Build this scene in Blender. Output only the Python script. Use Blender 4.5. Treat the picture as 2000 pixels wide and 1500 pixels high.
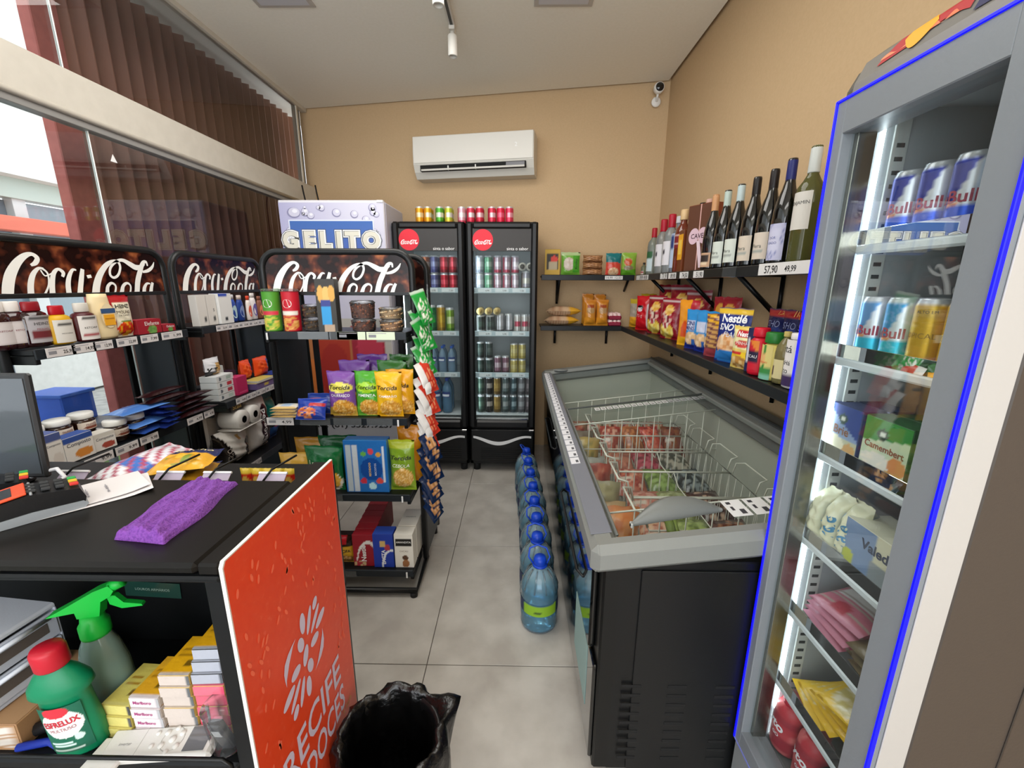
import bpy, math, random
from math import sin, cos, pi, radians as rad, sqrt
from mathutils import Matrix, Vector
D = bpy.data
SC = bpy.context.scene
for o in list(D.objects): D.objects.remove(o)
COL = SC.collection
random.seed(7)

# ------------------------------------------------------------------ camera, sky, lights, exposure
cam = D.objects.new('camera', D.cameras.new('camera'))
COL.objects.link(cam)
cam.data.sensor_width = 36.0
cam.data.lens = 815 / 2000 * 36
cam.data.clip_start = .02
cam.matrix_world = (Matrix.Translation((0, 0, 1.5)) @ Matrix.Rotation(rad(.68), 4, 'Z')
                    @ Matrix.Rotation(rad(90 - 13.4), 4, 'X') @ Matrix.Rotation(rad(.236), 4, 'Z'))
SC.camera = cam
SC.view_settings.view_transform = 'Standard'
SC.view_settings.look = 'None'
SC.view_settings.gamma = 1
SC.view_settings.use_curve_mapping = False
SC.view_settings.exposure = 0.0

W = D.worlds.new('sky'); SC.world = W; W.use_nodes = True
bg = W.node_tree.nodes['Background']
bg.inputs['Color'].default_value = (.90, .95, 1.0, 1)
bg.inputs['Strength'].default_value = 2.6

def area(name, loc, rot, sx, sy, power, col=(1, 1, 1)):
    l = D.lights.new(name, 'AREA'); l.shape = 'RECTANGLE'; l.size = sx; l.size_y = sy
    l.energy = power; l.color = col
    o = D.objects.new(name, l); COL.objects.link(o); o.location = loc; o.rotation_euler = rot
    return o
# daylight entering through the shop's open glass front behind the camera, plus two unseen fill lights added below the ceiling
area('shopfront_daylight', (-.3, -1.9, 1.75), (rad(103), 0, 0), 2.8, 2.1, 54, (.95, .975, 1))
area('ceiling_fill', (-.3, -.35, 2.93), (0, 0, 0), 1.4, .5, 12, (1, .97, .92))
area('ceiling_fill', (-.6, 1.9, 2.94), (0, 0, 0), 1.5, 1.4, 36, (1, .97, .92))

# ------------------------------------------------------------------ materials
def lin(c):
    if isinstance(c, str):
        c = [int(c[i:i+2], 16) / 255 for i in (0, 2, 4)]
        return tuple(x / 12.92 if x <= .04045 else ((x + .055) / 1.055) ** 2.4 for x in c)
    return tuple(c[:3])
def H(s): return lin(s)
MATS = {}
def nt(name):
    m = D.materials.new(name); m.use_nodes = True; n = m.node_tree
    return m, n.nodes, n.links, n.nodes['Principled BSDF']
def vmat(key, name, rough=.5, metal=0, spec=.5, coat=0, nscale=0, nstr=0, var=0):
    """colour comes from the print on the mesh (attribute), with procedural grain, wear and relief"""
    m, N, L, b = nt(name)
    a = N.new('ShaderNodeAttribute'); a.attribute_name = 'Col'
    tc = N.new('ShaderNodeTexCoord')
    no = N.new('ShaderNodeTexNoise'); no.inputs['Scale'].default_value = nscale or 60; no.inputs['Detail'].default_value = 4
    L.new(tc.outputs['Object'], no.inputs['Vector'])
    if var:
        mx = N.new('ShaderNodeMix'); mx.data_type = 'RGBA'; mx.blend_type = 'MULTIPLY'; mx.inputs[0].default_value = var
        L.new(a.outputs['Color'], mx.inputs[6]); L.new(no.outputs['Fac'], mx.inputs[7]); L.new(mx.outputs[2], b.inputs['Base Color'])
    else:
        L.new(a.outputs['Color'], b.inputs['Base Color'])
    b.inputs['Roughness'].default_value = rough; b.inputs['Metallic'].default_value = metal
    b.inputs['Specular IOR Level'].default_value = spec; b.inputs['Coat Weight'].default_value = coat
    if nstr:
        bp = N.new('ShaderNodeBump'); bp.inputs['Strength'].default_value = nstr; bp.inputs['Distance'].default_value = .004
        L.new(no.outputs['Fac'], bp.inputs['Height']); L.new(bp.outputs['Normal'], b.inputs['Normal'])
    MATS[key] = m; return m
vmat('PL', 'moulded_plastic', .38, spec=.35, nscale=200, nstr=.05)
vmat('FI', 'glossy_packaging_film', .22, nscale=45, nstr=.5)
vmat('PA', 'printed_card', .55, nscale=300, nstr=.05)
vmat('MT', 'powder_coated_metal', .34, spec=.3, nscale=500, nstr=.1)
vmat('CH', 'brushed_metal', .22, 1.0, nscale=120, nstr=.02)
vmat('CN', 'can_aluminium', .3, .45, nscale=100, nstr=.02)
vmat('GL', 'gloss_glass_coloured', .06, coat=.5, nscale=30, nstr=.01)
vmat('FD', 'food', .6, nscale=90, nstr=.8, var=.2)
vmat('RB', 'soft_rubber', .8, nscale=200, nstr=.1)

def clear(key, name, tint=(1, 1, 1), dens=.0, dcol=(1, 1, 1), ior=1.45, attr=False, rough=0.0, refl=1.0):
    """glass or clear plastic: transmits tinted, mirrors by Fresnel, dens = share of milky body"""
    m = D.materials.new(name); m.use_nodes = True; N, L = m.node_tree.nodes, m.node_tree.links
    N.clear(); out = N.new('ShaderNodeOutputMaterial')
    tr = N.new('ShaderNodeBsdfTransparent'); tr.inputs['Color'].default_value = (*tint, 1)
    gl = N.new('ShaderNodeBsdfGlossy'); gl.inputs['Roughness'].default_value = rough
    df = N.new('ShaderNodeBsdfDiffuse'); df.inputs['Color'].default_value = (*dcol, 1)
    if attr:
        a = N.new('ShaderNodeAttribute'); a.attribute_name = 'Col'
        L.new(a.outputs['Color'], tr.inputs['Color']); L.new(a.outputs['Color'], df.inputs['Color'])
    fr = N.new('ShaderNodeFresnel'); fr.inputs['IOR'].default_value = ior
    ml = N.new('ShaderNodeMath'); ml.operation = 'MULTIPLY'; ml.inputs[1].default_value = refl
    L.new(fr.outputs[0], ml.inputs[0])
    m1 = N.new('ShaderNodeMixShader'); m1.inputs[0].default_value = dens
    L.new(tr.outputs[0], m1.inputs[1]); L.new(df.outputs[0], m1.inputs[2])
    m2 = N.new('ShaderNodeMixShader'); L.new(ml.outputs[0], m2.inputs[0])
    L.new(m1.outputs[0], m2.inputs[1]); L.new(gl.outputs[0], m2.inputs[2])
    L.new(m2.outputs[0], out.inputs['Surface']); MATS[key] = m; return m
clear('GW', 'window_glass', (.93, .94, .94), .0, ior=1.5, refl=1.3)
clear('GC', 'cooler_glass', (.95, .97, .97), .01, (.8, .85, .85), refl=.09)
clear('CP', 'clear_plastic', (.97, .98, .98), .06, (.9, .93, .95))
clear('LQ', 'tinted_clear_body', attr=True, dens=.3, rough=.02)
def emat(key, name, col, st):
    m, N, L, b = nt(name); b.inputs['Base Color'].default_value = (*col, 1)
    b.inputs['Emission Color'].default_value = (*col, 1); b.inputs['Emission Strength'].default_value = st
    MATS[key] = m
emat('EB', 'blue_led_strip', (.0, .0, 1.0), 1.0)
emat('EW', 'white_led_strip', (.85, .95, 1.0), 12)

def noisy(key, name, c1, c2, scale, rough=.6, bump=.1, detail=6, dist=.003, stretch=None, c3=None, coords='Object'):
    m, N, L, b = nt(name)
    tc = N.new('ShaderNodeTexCoord'); mp = N.new('ShaderNodeMapping'); no = N.new('ShaderNodeTexNoise')
    no.inputs['Scale'].default_value = scale; no.inputs['Detail'].default_value = detail
    if stretch: mp.inputs['Scale'].default_value = stretch
    L.new(tc.outputs[coords], mp.inputs[0]); L.new(mp.outputs[0], no.inputs['Vector'])
    cr = N.new('ShaderNodeValToRGB'); e = cr.color_ramp.elements
    e[0].position = .35; e[0].color = (*lin(c1), 1); e[1].position = .65; e[1].color = (*lin(c2), 1)
    if c3: k = e.new(.8); k.color = (*lin(c3), 1)
    L.new(no.outputs['Fac'], cr.inputs[0]); L.new(cr.outputs[0], b.inputs['Base Color'])
    b.inputs['Roughness'].default_value = rough
    bp = N.new('ShaderNodeBump'); bp.inputs['Strength'].default_value = bump; bp.inputs['Distance'].default_value = dist
    L.new(no.outputs['Fac'], bp.inputs['Height']); L.new(bp.outputs['Normal'], b.inputs['Normal'])
    MATS[key] = m; return m
noisy('WALL', 'tan_wall_paint', 'C6A881', 'CAAC85', 90, .8, .12, dist=.001)
noisy('CEIL', 'white_ceiling_paint', 'F0ECE0', 'F3EFE4', 60, .9, .05)
noisy('TILE', 'grey_cement_tile', 'A29C94', 'B7B2AA', 6, .42, .03, 10)
noisy('GROUT', 'dark_grout', '5A5650', '66625C', 40, .9)
noisy('BEAM', 'white_aluminium', 'C9C4B9', 'CEC9BE', 20, .45, .02)
noisy('WOOD', 'brown_red_cladding', '84584A', 'A06C58', 3.0, .5, .1, 8, stretch=(6, 6, .6), c3='B48460')
noisy('SALM', 'salmon_render', 'A85E58', 'B4665F', 30, .85, .2)
noisy('WHIT', 'white_render', 'D8D8D2', 'E2E2DC', 12, .85, .1)
noisy('PAVE', 'pale_paving', '9A9A96', 'B4B4AE', 8, .8, .1)
noisy('GRAS', 'lawn', '4C6B2E', '6F8F45', 60, .95, .8, dist=.03)
noisy('CTOP', 'black_counter_laminate', '0C0A08', '14110E', 5, .36, .03, 8)
noisy('BLKM', 'black_melamine', '0A0B0D', '101214', 8, .45, .03)
noisy('TOWL', 'purple_microfibre', '6C3690', '884CAA', 260, .95, .9, 4, dist=.004)
noisy('BAGB', 'black_bin_liner', '050505', '0C0C0C', 30, .27, .6, 5, dist=.012)
noisy('ICEB', 'dark_cola_and_ice_print', '1C0B09', '5A2A1C', 13, .2, .0, 2.5, c3='C07040')
MATS['ICEB'].node_tree.nodes['Color Ramp'].color_ramp.elements[0].position = .47
MATS['ICEB'].node_tree.nodes['Color Ramp'].color_ramp.elements[1].position = .58
MATS['ICEB'].node_tree.nodes['Color Ramp'].color_ramp.elements[2].position = .72
noisy('ORNG', 'orange_panel_print', 'F04A24', 'F2502A', 70, .35, .0, 2, c3='F8664A')
for k_ in ('CTOP', 'BLKM', 'ICEB'): MATS[k_].node_tree.nodes['Principled BSDF'].inputs['Specular IOR Level'].default_value = .22
noisy('CARD', 'brown_cardboard', 'A27950', 'B08860', 30, .8, .1)

# ------------------------------------------------------------------ mesh builder
_tc = {}
def glyph(s, off=0.0):
    k = (s, off)
    if k in _tc: return _tc[k]
    cu = D.curves.new('t', 'FONT'); cu.body = s; cu.offset = off; cu.resolution_u = 3; cu.fill_mode = 'FRONT'
    o = D.objects.new('t', cu); me = o.to_mesh()
    vs = [(v.co.x, v.co.y) for v in me.vertices]; fs = [tuple(p.vertices) for p in me.polygons]
    o.to_mesh_clear(); D.objects.remove(o); D.curves.remove(cu)
    if not vs: vs = [(0, 0), (1, 0), (1, 1)]; fs = [(0, 1, 2)]
    x0 = min(v[0] for v in vs); x1 = max(v[0] for v in vs); z0 = min(v[1] for v in vs); z1 = max(v[1] for v in vs)
    vs = [(v[0] - (x0 + x1) / 2, v[1] - (z0 + z1) / 2) for v in vs]
    _tc[k] = (vs, fs, x1 - x0, z1 - z0); return _tc[k]

def strip2(pts, n=5):
    """variable-width brush stroke through (x,y,w) points -> verts, quads"""
    P = [pts[0]] + list(pts) + [pts[-1]]; C = []
    for i in range(1, len(P) - 2):
        for k in range(n):
            t = k / n; a, b, c, d = P[i-1], P[i], P[i+1], P[i+2]
            C.append(tuple(.5 * (2*b[j] + (c[j]-a[j])*t + (2*a[j]-5*b[j]+4*c[j]-d[j])*t*t + (3*b[j]-a[j]-3*c[j]+d[j])*t**3) for j in range(3)))
    C.append(pts[-1]); v = []; f = []
    for i, c in enumerate(C):
        a = C[max(i-1, 0)]; b = C[min(i+1, len(C)-1)]; dx, dy = b[0]-a[0], b[1]-a[1]; l = sqrt(dx*dx+dy*dy) or 1
        w = max(c[2], .0005) / 2; v += [(c[0] - dy/l*w, c[1] + dx/l*w), (c[0] + dy/l*w, c[1] - dx/l*w)]
        if i: k = 2*i; f.append((k-2, k-1, k+1, k))
    return v, f

class M:
    def __init__(s, T=None): s.v = []; s.c = []; s.f = []; s.m = []; s.T = T; s.keys = []; s.sm = []
    def add(s, vs, fs, col, mat, smooth=False):
        b = len(s.v); T = s.T
        s.v += [tuple(T @ Vector(p)) for p in vs] if T else [tuple(p) for p in vs]
        if isinstance(col, list): s.c += [lin(c) for c in col]
        else: s.c += [lin(col)] * len(vs)
        if mat not in s.keys: s.keys.append(mat)
        k = s.keys.index(mat)
        for f in fs: s.f.append(tuple(i + b for i in f)); s.m.append(k); s.sm.append(smooth)
        return s
    def box(s, x0, y0, z0, x1, y1, z1, col='888888', mat='PL', b=.002):
        X = (min(x0, x1), max(x0, x1)); Y = (min(y0, y1), max(y0, y1)); Z = (min(z0, z1), max(z0, z1))
        b = min(b, (X[1]-X[0])*.3, (Y[1]-Y[0])*.3, (Z[1]-Z[0])*.3)
        vs = []; ix = {}
        for i in (0, 1):
            for j in (0, 1):
                for k in (0, 1):
                    c = (X[i], Y[j], Z[k]); d = ((b, -b)[i], (b, -b)[j], (b, -b)[k])
                    for ax in range(3):
                        p = list(c)
                        for q in range(3):
                            if q != ax: p[q] += d[q]
                        ix[i, j, k, ax] = len(vs); vs.append(tuple(p))
        fs = []
        for ax in range(3):
            o = [q for q in range(3) if q != ax]
            for sd in (0, 1):
                q = []
                for (a, c) in ((0, 0), (1, 0), (1, 1), (0, 1)):
                    t = [0, 0, 0]; t[ax] = sd; t[o[0]] = a; t[o[1]] = c; q.append(ix[(*t, ax)])
                fs.append(tuple(q))
            for a in (0, 1):
                for c in (0, 1):
                    t0 = [0, 0, 0]; t0[o[0]] = a; t0[o[1]] = c; t1 = list(t0); t1[ax] = 1
                    fs.append((ix[(*t0, o[0])], ix[(*t1, o[0])], ix[(*t1, o[1])], ix[(*t0, o[1])]))
        for i in (0, 1):
            for j in (0, 1):
                for k in (0, 1): fs.append((ix[i, j, k, 0], ix[i, j, k, 1], ix[i, j, k, 2]))
        return s.add(vs, fs, col, mat)
    def quad(s, a, b, c, d, col, mat='PA'): return s.add([a, b, c, d], [(0, 1, 2, 3)], col, mat)
    def prism(s, pts, y0, y1, col, mat='PL', axis='y'):
        n = len(pts)
        def P(p, y): return (p[0], y, p[1]) if axis == 'y' else ((y, p[0], p[1]) if axis == 'x' else (p[0], p[1], y))
        vs = [P(p, y0) for p in pts] + [P(p, y1) for p in pts]
        fs = [tuple(range(n)), tuple(range(2*n-1, n-1, -1))] + [(i, (i+1) % n, n+(i+1) % n, n+i) for i in range(n)]
        return s.add(vs, fs, col, mat)
    def lathe(s, prof, seg=24, col='888888', mat='PL', paint=None, dz=None, c=(0, 0, 0), sy=1.0, twist=0):
        if dz:
            q = [prof[0]]
            for a, b in zip(prof, prof[1:]):
                n = max(1, int(abs(b[1]-a[1]) / dz))
                q += [(a[0]+(b[0]-a[0])*k/n, a[1]+(b[1]-a[1])*k/n) for k in range(1, n+1)]
            prof = q
        z0 = min(p[1] for p in prof); z1 = max(p[1] for p in prof); vs = []; cs = []; fs = []
        for r, z in prof:
            for k in range(seg):
                a = -pi/2 + 2*pi*(k/seg - .5) + twist
                vs.append((c[0]+r*cos(a), c[1]+r*sy*sin(a), c[2]+z))
                if paint: cs.append(paint(k/seg, (z-z0)/(z1-z0 or 1)))
        n = len(prof)
        for i in range(n-1):
            for k in range(seg):
                fs.append((i*seg+k, i*seg+(k+1) % seg, (i+1)*seg+(k+1) % seg, (i+1)*seg+k))
        if prof[0][0] > 1e-5: fs.append(tuple(range(seg-1, -1, -1)))
        if prof[-1][0] > 1e-5: fs.append(tuple((n-1)*seg+k for k in range(seg)))
        return s.add(vs, fs, cs if paint else col, mat, True)
    def cyl(s, p0, p1, r, r1=None, seg=12, col='888888', mat='PL'):
        p0, p1 = Vector(p0), Vector(p1); d = p1-p0; q = Vector((0, 0, 1)).rotation_difference(d).to_matrix()
        r1 = r if r1 is None else r1; vs = []
        for p, R in ((p0, r), (p1, r1)):
            for k in range(seg): vs.append(tuple(p + q @ Vector((R*cos(2*pi*k/seg), R*sin(2*pi*k/seg), 0))))
        fs = [(k, (k+1) % seg, seg+(k+1) % seg, seg+k) for k in range(seg)] + [tuple(range(seg-1, -1, -1)), tuple(range(seg, 2*seg))]
        return s.add(vs, fs, col, mat, seg > 8)
    def tube(s, pts, r, seg=6, col='888888', mat='PL', closed=False):
        pts = [Vector(p) for p in pts]; n = len(pts); vs = []; up = Vector((0, 0, 1)); prev = None
        for i, p in enumerate(pts):
            a = pts[(i-1) % n] if closed or i else p; b = pts[(i+1) % n] if closed or i < n-1 else p
            t = (b-a).normalized()
            if prev is None: u = t.cross(up if abs(t.z) < .9 else Vector((1, 0, 0))).normalized()
            else: u = (prev - t*prev.dot(t)).normalized()
            prev = u; w = t.cross(u)
            for k in range(seg): vs.append(tuple(p + (u*cos(2*pi*k/seg)+w*sin(2*pi*k/seg))*r))
        fs = []
        for i in range(n if closed else n-1):
            j = (i+1) % n
            for k in range(seg): fs.append((i*seg+k, i*seg+(k+1) % seg, j*seg+(k+1) % seg, j*seg+k))
        if not closed: fs += [tuple(range(seg-1, -1, -1)), tuple((n-1)*seg+k for k in range(seg))]
        return s.add(vs, fs, col, mat, True)
    def grid(s, f, paint, nx, nz, mat='PA', smooth=True, flip=False):
        vs = []; cs = []
        for j in range(nz+1):
            for i in range(nx+1):
                u, v = i/nx, j/nz; vs.append(f(u, v)); cs.append(paint(u, v) if paint else 'FFFFFF')
        fs = []
        for j in range(nz):
            for i in range(nx):
                a = j*(nx+1)+i; q = (a, a+1, a+nx+2, a+nx+1); fs.append(q[::-1] if flip else q)
        return s.add(vs, fs, cs, mat, smooth)
    def text(s, t, cx, cz, w=None, h=None, col='000000', mat='PA', warp=None, off=0., rot=0, shear=0):
        if not t.strip(): return s
        vs, fs, W_, H_ = glyph(t, off)
        sx = (w/W_) if w else (h/H_); sz = (h/H_) if h else sx
        cr, sr = cos(rot), sin(rot); q = []
        for x, z in vs:
            x, z = x*sx + z*sz*shear, z*sz
            x, z = x*cr - z*sr + cx, x*sr + z*cr + cz
            q.append(warp(x, z) if warp else (x, 0, z))
        return s.add(q, fs, col, mat)
    def strokes(s, S, cx, cz, sc, col, mat='PA', warp=None, zmin=None):
        for i_, st in enumerate(S):
            v, f = strip2(st); q = []
            for x, z in v:
                x, z = cx + x*sc, cz + z*sc
                if zmin is not None: z = max(z, zmin)
                q.append(warp(x, z, i_*.00012))
            s.add(q, f, col, mat)
        return s
    def disc(s, cx, cz, rx, rz, col, mat='PA', y=0, n=28, warp=None, rot=0):
        cr, sr = cos(rot), sin(rot)
        pts = [(cx + rx*cos(2*pi*k/n)*cr - rz*sin(2*pi*k/n)*sr, cz + rx*cos(2*pi*k/n)*sr + rz*sin(2*pi*k/n)*cr) for k in range(n)]
        return s.add([warp(*p) if warp else (p[0], y, p[1]) for p in pts], [tuple(range(n))], col, mat)
    def build(s, name, parent=None, loc=None, rot=None, world=False):
        me = D.meshes.new(name); vs = s.v
        if world and parent:
            L = Vector((0, 0, 0)); q = parent
            while q: L = L + q.location; q = q.parent
            vs = [(a-L[0], b-L[1], c-L[2]) for a, b, c in vs]
        me.from_pydata(vs, [], s.f)
        for k in s.keys: me.materials.append(MATS[k])
        me.polygons.foreach_set('material_index', s.m)
        me.polygons.foreach_set('use_smooth', s.sm)
        at = me.color_attributes.new('Col', 'FLOAT_COLOR', 'POINT')
        fl = []
        for c in s.c: fl += (c[0], c[1], c[2], 1)
        at.data.foreach_set('color', fl); me.update()
        o = D.objects.new(name, me); COL.objects.link(o)
        if parent: o.parent = parent
        if loc: o.location = loc
        if rot is not None: o.rotation_euler = rot if isinstance(rot, tuple) else (0, 0, rot)
        return o

def tag(o, label=None, cat=None, group=None, kind=None):
    if label: o['label'] = label
    if cat: o['category'] = cat
    if group: o['group'] = group
    if kind: o['kind'] = kind
    return o
def thing(name, label, cat, loc=(0, 0, 0), rz=0, group=None):
    o = D.objects.new(name, None); COL.objects.link(o); o.location = loc; o.rotation_euler = (0, 0, rz)
    o.empty_display_size = .1
    return tag(o, label, cat, group)
def dup(root, loc=None, rot=None, label=None, group=None):
    def cp(o, par):
        c = o.copy(); COL.objects.link(c); c.parent = par
        for ch in KIDS.get(o.name, []): cp(ch, c)
        return c
    r = cp(root, root.parent)
    if loc is not None: r.location = loc
    if rot is not None: r.rotation_euler = rot if isinstance(rot, tuple) else (0, 0, rot)
    if label: r['label'] = label
    if group: r['group'] = group
    return r
class _K(dict):
    def get(s, n, d=None): return list(D.objects[n].children)
KIDS = _K()
def struct(o, label=None): o['kind'] = 'structure'; return o
ORD = ['topmost', 'second from the top', 'third from the top', 'fourth from the top', 'fifth from the top', 'sixth from the top',
       'seventh from the top', 'eighth from the top', 'ninth from the top', 'tenth from the top', 'eleventh from the top', 'lowest']

# ------------------------------------------------------------------ print painters  (u right, v up)
def mixc(a, b, t): return tuple(x*(1-t)+y*t for x, y in zip(a, b))
def hsh(i, j, k=0): x = sin(i*127.1+j*311.7+k*74.7)*43758.5453; return x-math.floor(x)
def paint(base, *sh):
    base = lin(base); S = []
    for q in sh:
        q = list(q); q = [lin(x) if isinstance(x, str) and len(x) == 6 and i else x for i, x in enumerate(q)]; S.append(q)
    def f(u, v):
        c = base
        for q in S:
            t = q[0]
            if t == 'r':
                if q[1] <= u <= q[3] and q[2] <= v <= q[4]: c = q[5]
            elif t == 'e':
                if ((u-q[1])/q[3])**2 + ((v-q[2])/q[4])**2 <= 1: c = q[5]
            elif t == 'g': c = mixc(c, q[1], v)
            elif t == 'd':    # diagonal half plane a*u+b*v>c
                if q[1]*u+q[2]*v > q[3]: c = q[4]
            elif t == 's':    # stripes along u
                if (u*q[1]+v*q[2]) % 1 < q[3]: c = q[4]
            elif t == 'n':    # heap of pieces within an ellipse
                if ((u-q[1])/q[3])**2 + ((v-q[2])/q[4])**2 <= 1:
                    n = q[5]; i, j = math.floor(u*n), math.floor(v*n*1.3)
                    c = q[6+int(hsh(i, j, n)*(len(q)-6))]
        return c
    return f

# ------------------------------------------------------------------ product builders, local frame: base at z=0, front faces -y
def pouch(name, w, h, d, pf, texts=(), n=(20, 26), seed=0, crimp=.05, mat='FI', lean=0, flat=0):
    m = M()
    def S(u, v):
        vv = min(max((v-crimp)/(1-2*crimp), 0), 1)
        e = (1-abs(2*u-1)**2.6)**.75 * (1-abs(2*vv-1)**3.2)**.7 * (1 - .25*vv)
        wr = .06*sin(23*u+seed*3+5*v)*(1-vv)*vv*4*.5 + .05*sin(31*v+seed+9*u)*u*(1-u)*4
        return max(e + (wr if 0 < vv < 1 else 0), 0)
    def xz(u, v):
        k = 1-.07*sin(pi*v)
        return (u-.5)*w*k, v*h + .008*h*sin(5*u*pi+seed)*(v > .97)
    def F(u, v): x, z = xz(u, v); return (x, -d/2*S(u, v), z)
    def B(u, v): x, z = xz(u, v); return (x, d/2*S(u, v), z)
    m.grid(F, pf, n[0], n[1], mat); m.grid(B, lambda u, v: pf(.02, v), 8, 10, mat, flip=True)
    def wp(x, z):
        u = min(max(x/w+.5, 0), 1); v = min(max(z/h, 0), 1); return (x*(1-.07*sin(pi*v)), -d/2*S(u, v)-.0012, z)
    for t in texts:
        s_, u, v, tw, col = t[:5]; o = t[5] if len(t) > 5 else {}
        m.text(s_, (u-.5)*w, v*h, tw*w, o.get('h', None) and o['h']*h, col, 'PA', wp, **{k: x for k, x in o.items() if k != 'h'})
    return m
def carton(w, h, d, front, side='DDDDDD', top=None, texts=(), n=(14, 16), mat='PA', toptexts=(), sidep=None):
    m = M(); m.box(-w/2, -d/2, 0, w/2, d/2, h, side, mat, .0012)
    e = .0006
    m.grid(lambda u, v: ((u-.5)*w*.985, -d/2-e, v*h*.985+.0075*h), front, n[0], n[1], mat, False)
    if top: m.quad((-w*.49, -d*.49, h+e), (w*.49, -d*.49, h+e), (w*.49, d*.49, h+e), (-w*.49, d*.49, h+e), top, mat)
    if sidep:
        for sx in (-1, 1): m.grid(lambda u, v: (sx*(w/2+e), (u-.5)*d*.985*sx, v*h*.985+.0075*h), sidep, 8, n[1], mat, False)
    for t in texts:
        s_, u, v, tw, col = t[:5]; o = t[5] if len(t) > 5 else {}
        m.text(s_, (u-.5)*w, v*h, tw*w, o.get('h', None) and o['h']*h, col, 'PA', lambda x, z: (x, -d/2-.0013, z), **{k: x for k, x in o.items() if k != 'h'})
    for t in toptexts:
        m.text(t[0], 0, 0, t[1]*w, None, t[2], 'PA', lambda x, z: (x, z, h+.0013))
    return m
def can(r, h, pf, seg=28, mat='CN', txt=()):
    m = M(); pr = [(r*.8, 0), (r*.94, h*.03), (r, h*.07), (r, h*.9), (r*.93, h*.95), (r*.86, h*.985), (r*.86, h), (r*.8, h), (r*.78, h*.975), (0.0001, h*.975)]
    def p(u, v): return lin('C8CCD0') if v > .93 or v < .04 else pf(u, (v-.04)/.89)
    m.lathe(pr, seg, mat=mat, paint=p, dz=h/24)
    for t in txt:
        m.text(t[0], t[1]*r, t[2]*h, t[3]*r, None, t[4], 'PA', lambda x, z: ((r+.0006)*sin(x/r), -(r+.0006)*cos(x/r), z), off=.01)
    return m
def rtext(m, r, t, cx, cz, w, col, **k):
    m.text(t, cx, cz, w, None, col, 'PA', lambda x, z: ((r+.0007)*sin(x/r), -(r+.0007)*cos(x/r), z), **k)
PROFS = {
 'burg': [(.55, 0), (.97, .01), (1, .04), (1, .42), (.95, .52), (.78, .63), (.5, .73), (.38, .80), (.34, .9), (.36, .93), (.36, .99), (.33, 1)],
 'bord': [(.6, 0), (.97, .01), (1, .03), (1, .60), (.93, .66), (.6, .72), (.39, .77), (.36, .86), (.39, .93), (.39, .99), (.36, 1)],
 'spir': [(.6, 0), (.97, .01), (1, .03), (1, .62), (.9, .70), (.5, .77), (.42, .80), (.4, .95), (.4, 1)],
 'sauce': [(.7, 0), (.95, .02), (1, .08), (.96, .35), (1, .6), (.85, .74), (.5, .8)],
 'pet': [(.55, 0), (.92, .02), (1, .07), (.96, .2), (1, .3), (.96, .4), (1, .52), (1, .62), (.9, .75), (.55, .87), (.33, .92), (.3, .95)],
}
def bottle(kind, r, h, col, mat='GL', cap=None, capr=1.15, caph=.12, lab=None, labz=(.1, .4), labm='PA', pf=None, sy=1, texts=(), seg=24, liquid=None):
    """returns a mesh-topped bottle object builder: body, cap child, paper label child"""
    pr = [(a*r, b*h) for a, b in PROFS[kind]]
    b = M(); b.lathe(pr, seg, col, mat, paint=pf, dz=h/30 if pf else None, sy=sy)
    parts = []
    rt = pr[-1][0]; zt = pr[-1][1]
    if cap:
        c = M(); z0 = zt - caph*h*(0 if kind in ('sauce', 'pet') else 1)
        c.lathe([(rt*capr, z0), (rt*capr*1.03, z0+.01*h), (rt*capr, z0+caph*h*.9), (rt*capr*.9, z0+caph*h), (.0001, z0+caph*h)], 18, cap, 'PL', sy=sy); parts.append(('cap', c))
    if lab:
        l = M(); R = r*1.006; a0 = .95; n = 14
        z0, z1 = labz[0]*h, labz[1]*h
        l.grid(lambda u, v: (R*sin((u-.5)*2*a0), -R*sy*cos((u-.5)*2*a0), z0+(z1-z0)*v), lab if callable(lab) else paint(lab), n, 10, labm)
        for t in texts:
            l.text(t[0], t[1]*r, z0+(z1-z0)*t[2], t[3]*r, None, t[4], 'PA', lambda x, z: ((R+.0006)*sin(x/R), -(R+.0006)*sy*cos(x/R), z))
        parts.append(('paper_label', l))
    return b, parts
def put(m, parts, name, label, cat, loc, rz=0, group=None):
    o = m.build(name, None, loc, rz); tag(o, label, cat, group)
    for nm, p in parts: p.build(nm, o)
    return o
def one(m, name, label, cat, loc, rz=0, group=None): return tag(m.build(name, None, loc, rz), label, cat, group)
FX, FL, FR = 0, rad(90), rad(-90)
# ------------------------------------------------------------------ room shell
WX = 1.15
m = M(); m.box(WX, -2.6, -.02, WX+.15, 4.6, 3.25, mat='WALL', b=0.0001); struct(m.build('wall_right'))
m = M(); x0, y0, x1, y1 = -1.95, 4.145, 1.15, 3.622
m.prism([(x0, y0), (x1, y1), (x1+.2, y1+.2), (x0, y0+.2)], -.02, 3.25, 'FFFFFF', 'WALL', 'z'); struct(m.build('wall_back'))
fl = M(); fl.box(-1.95, -2.6, -.06, 1.3, 4.6, -.006, mat='GROUT', b=.0001); fl = struct(fl.build('floor'))
TS = .79
tm = {}
for i in range(-3, 2):
    for j in range(-3, 6):
        gx0 = -.357 + i*TS; gy0 = 1.378 + (j-1)*TS
        a, b_, c, d = max(gx0, -1.95)+.0016, min(gx0+TS, 1.16)-.0016, max(gy0, -2.6)+.0016, gy0+TS-.0016
        if b_-a < .02: continue
        t = M(); t.box(a, c, -.006, b_, d, .0, mat='TILE', b=.0012); struct(t.build('floor_tile', fl))
c = M(); c.box(-1.93, -2.6, 3.0, WX-.022, 3.60, 3.03, mat='CEIL', b=.0001)
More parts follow.
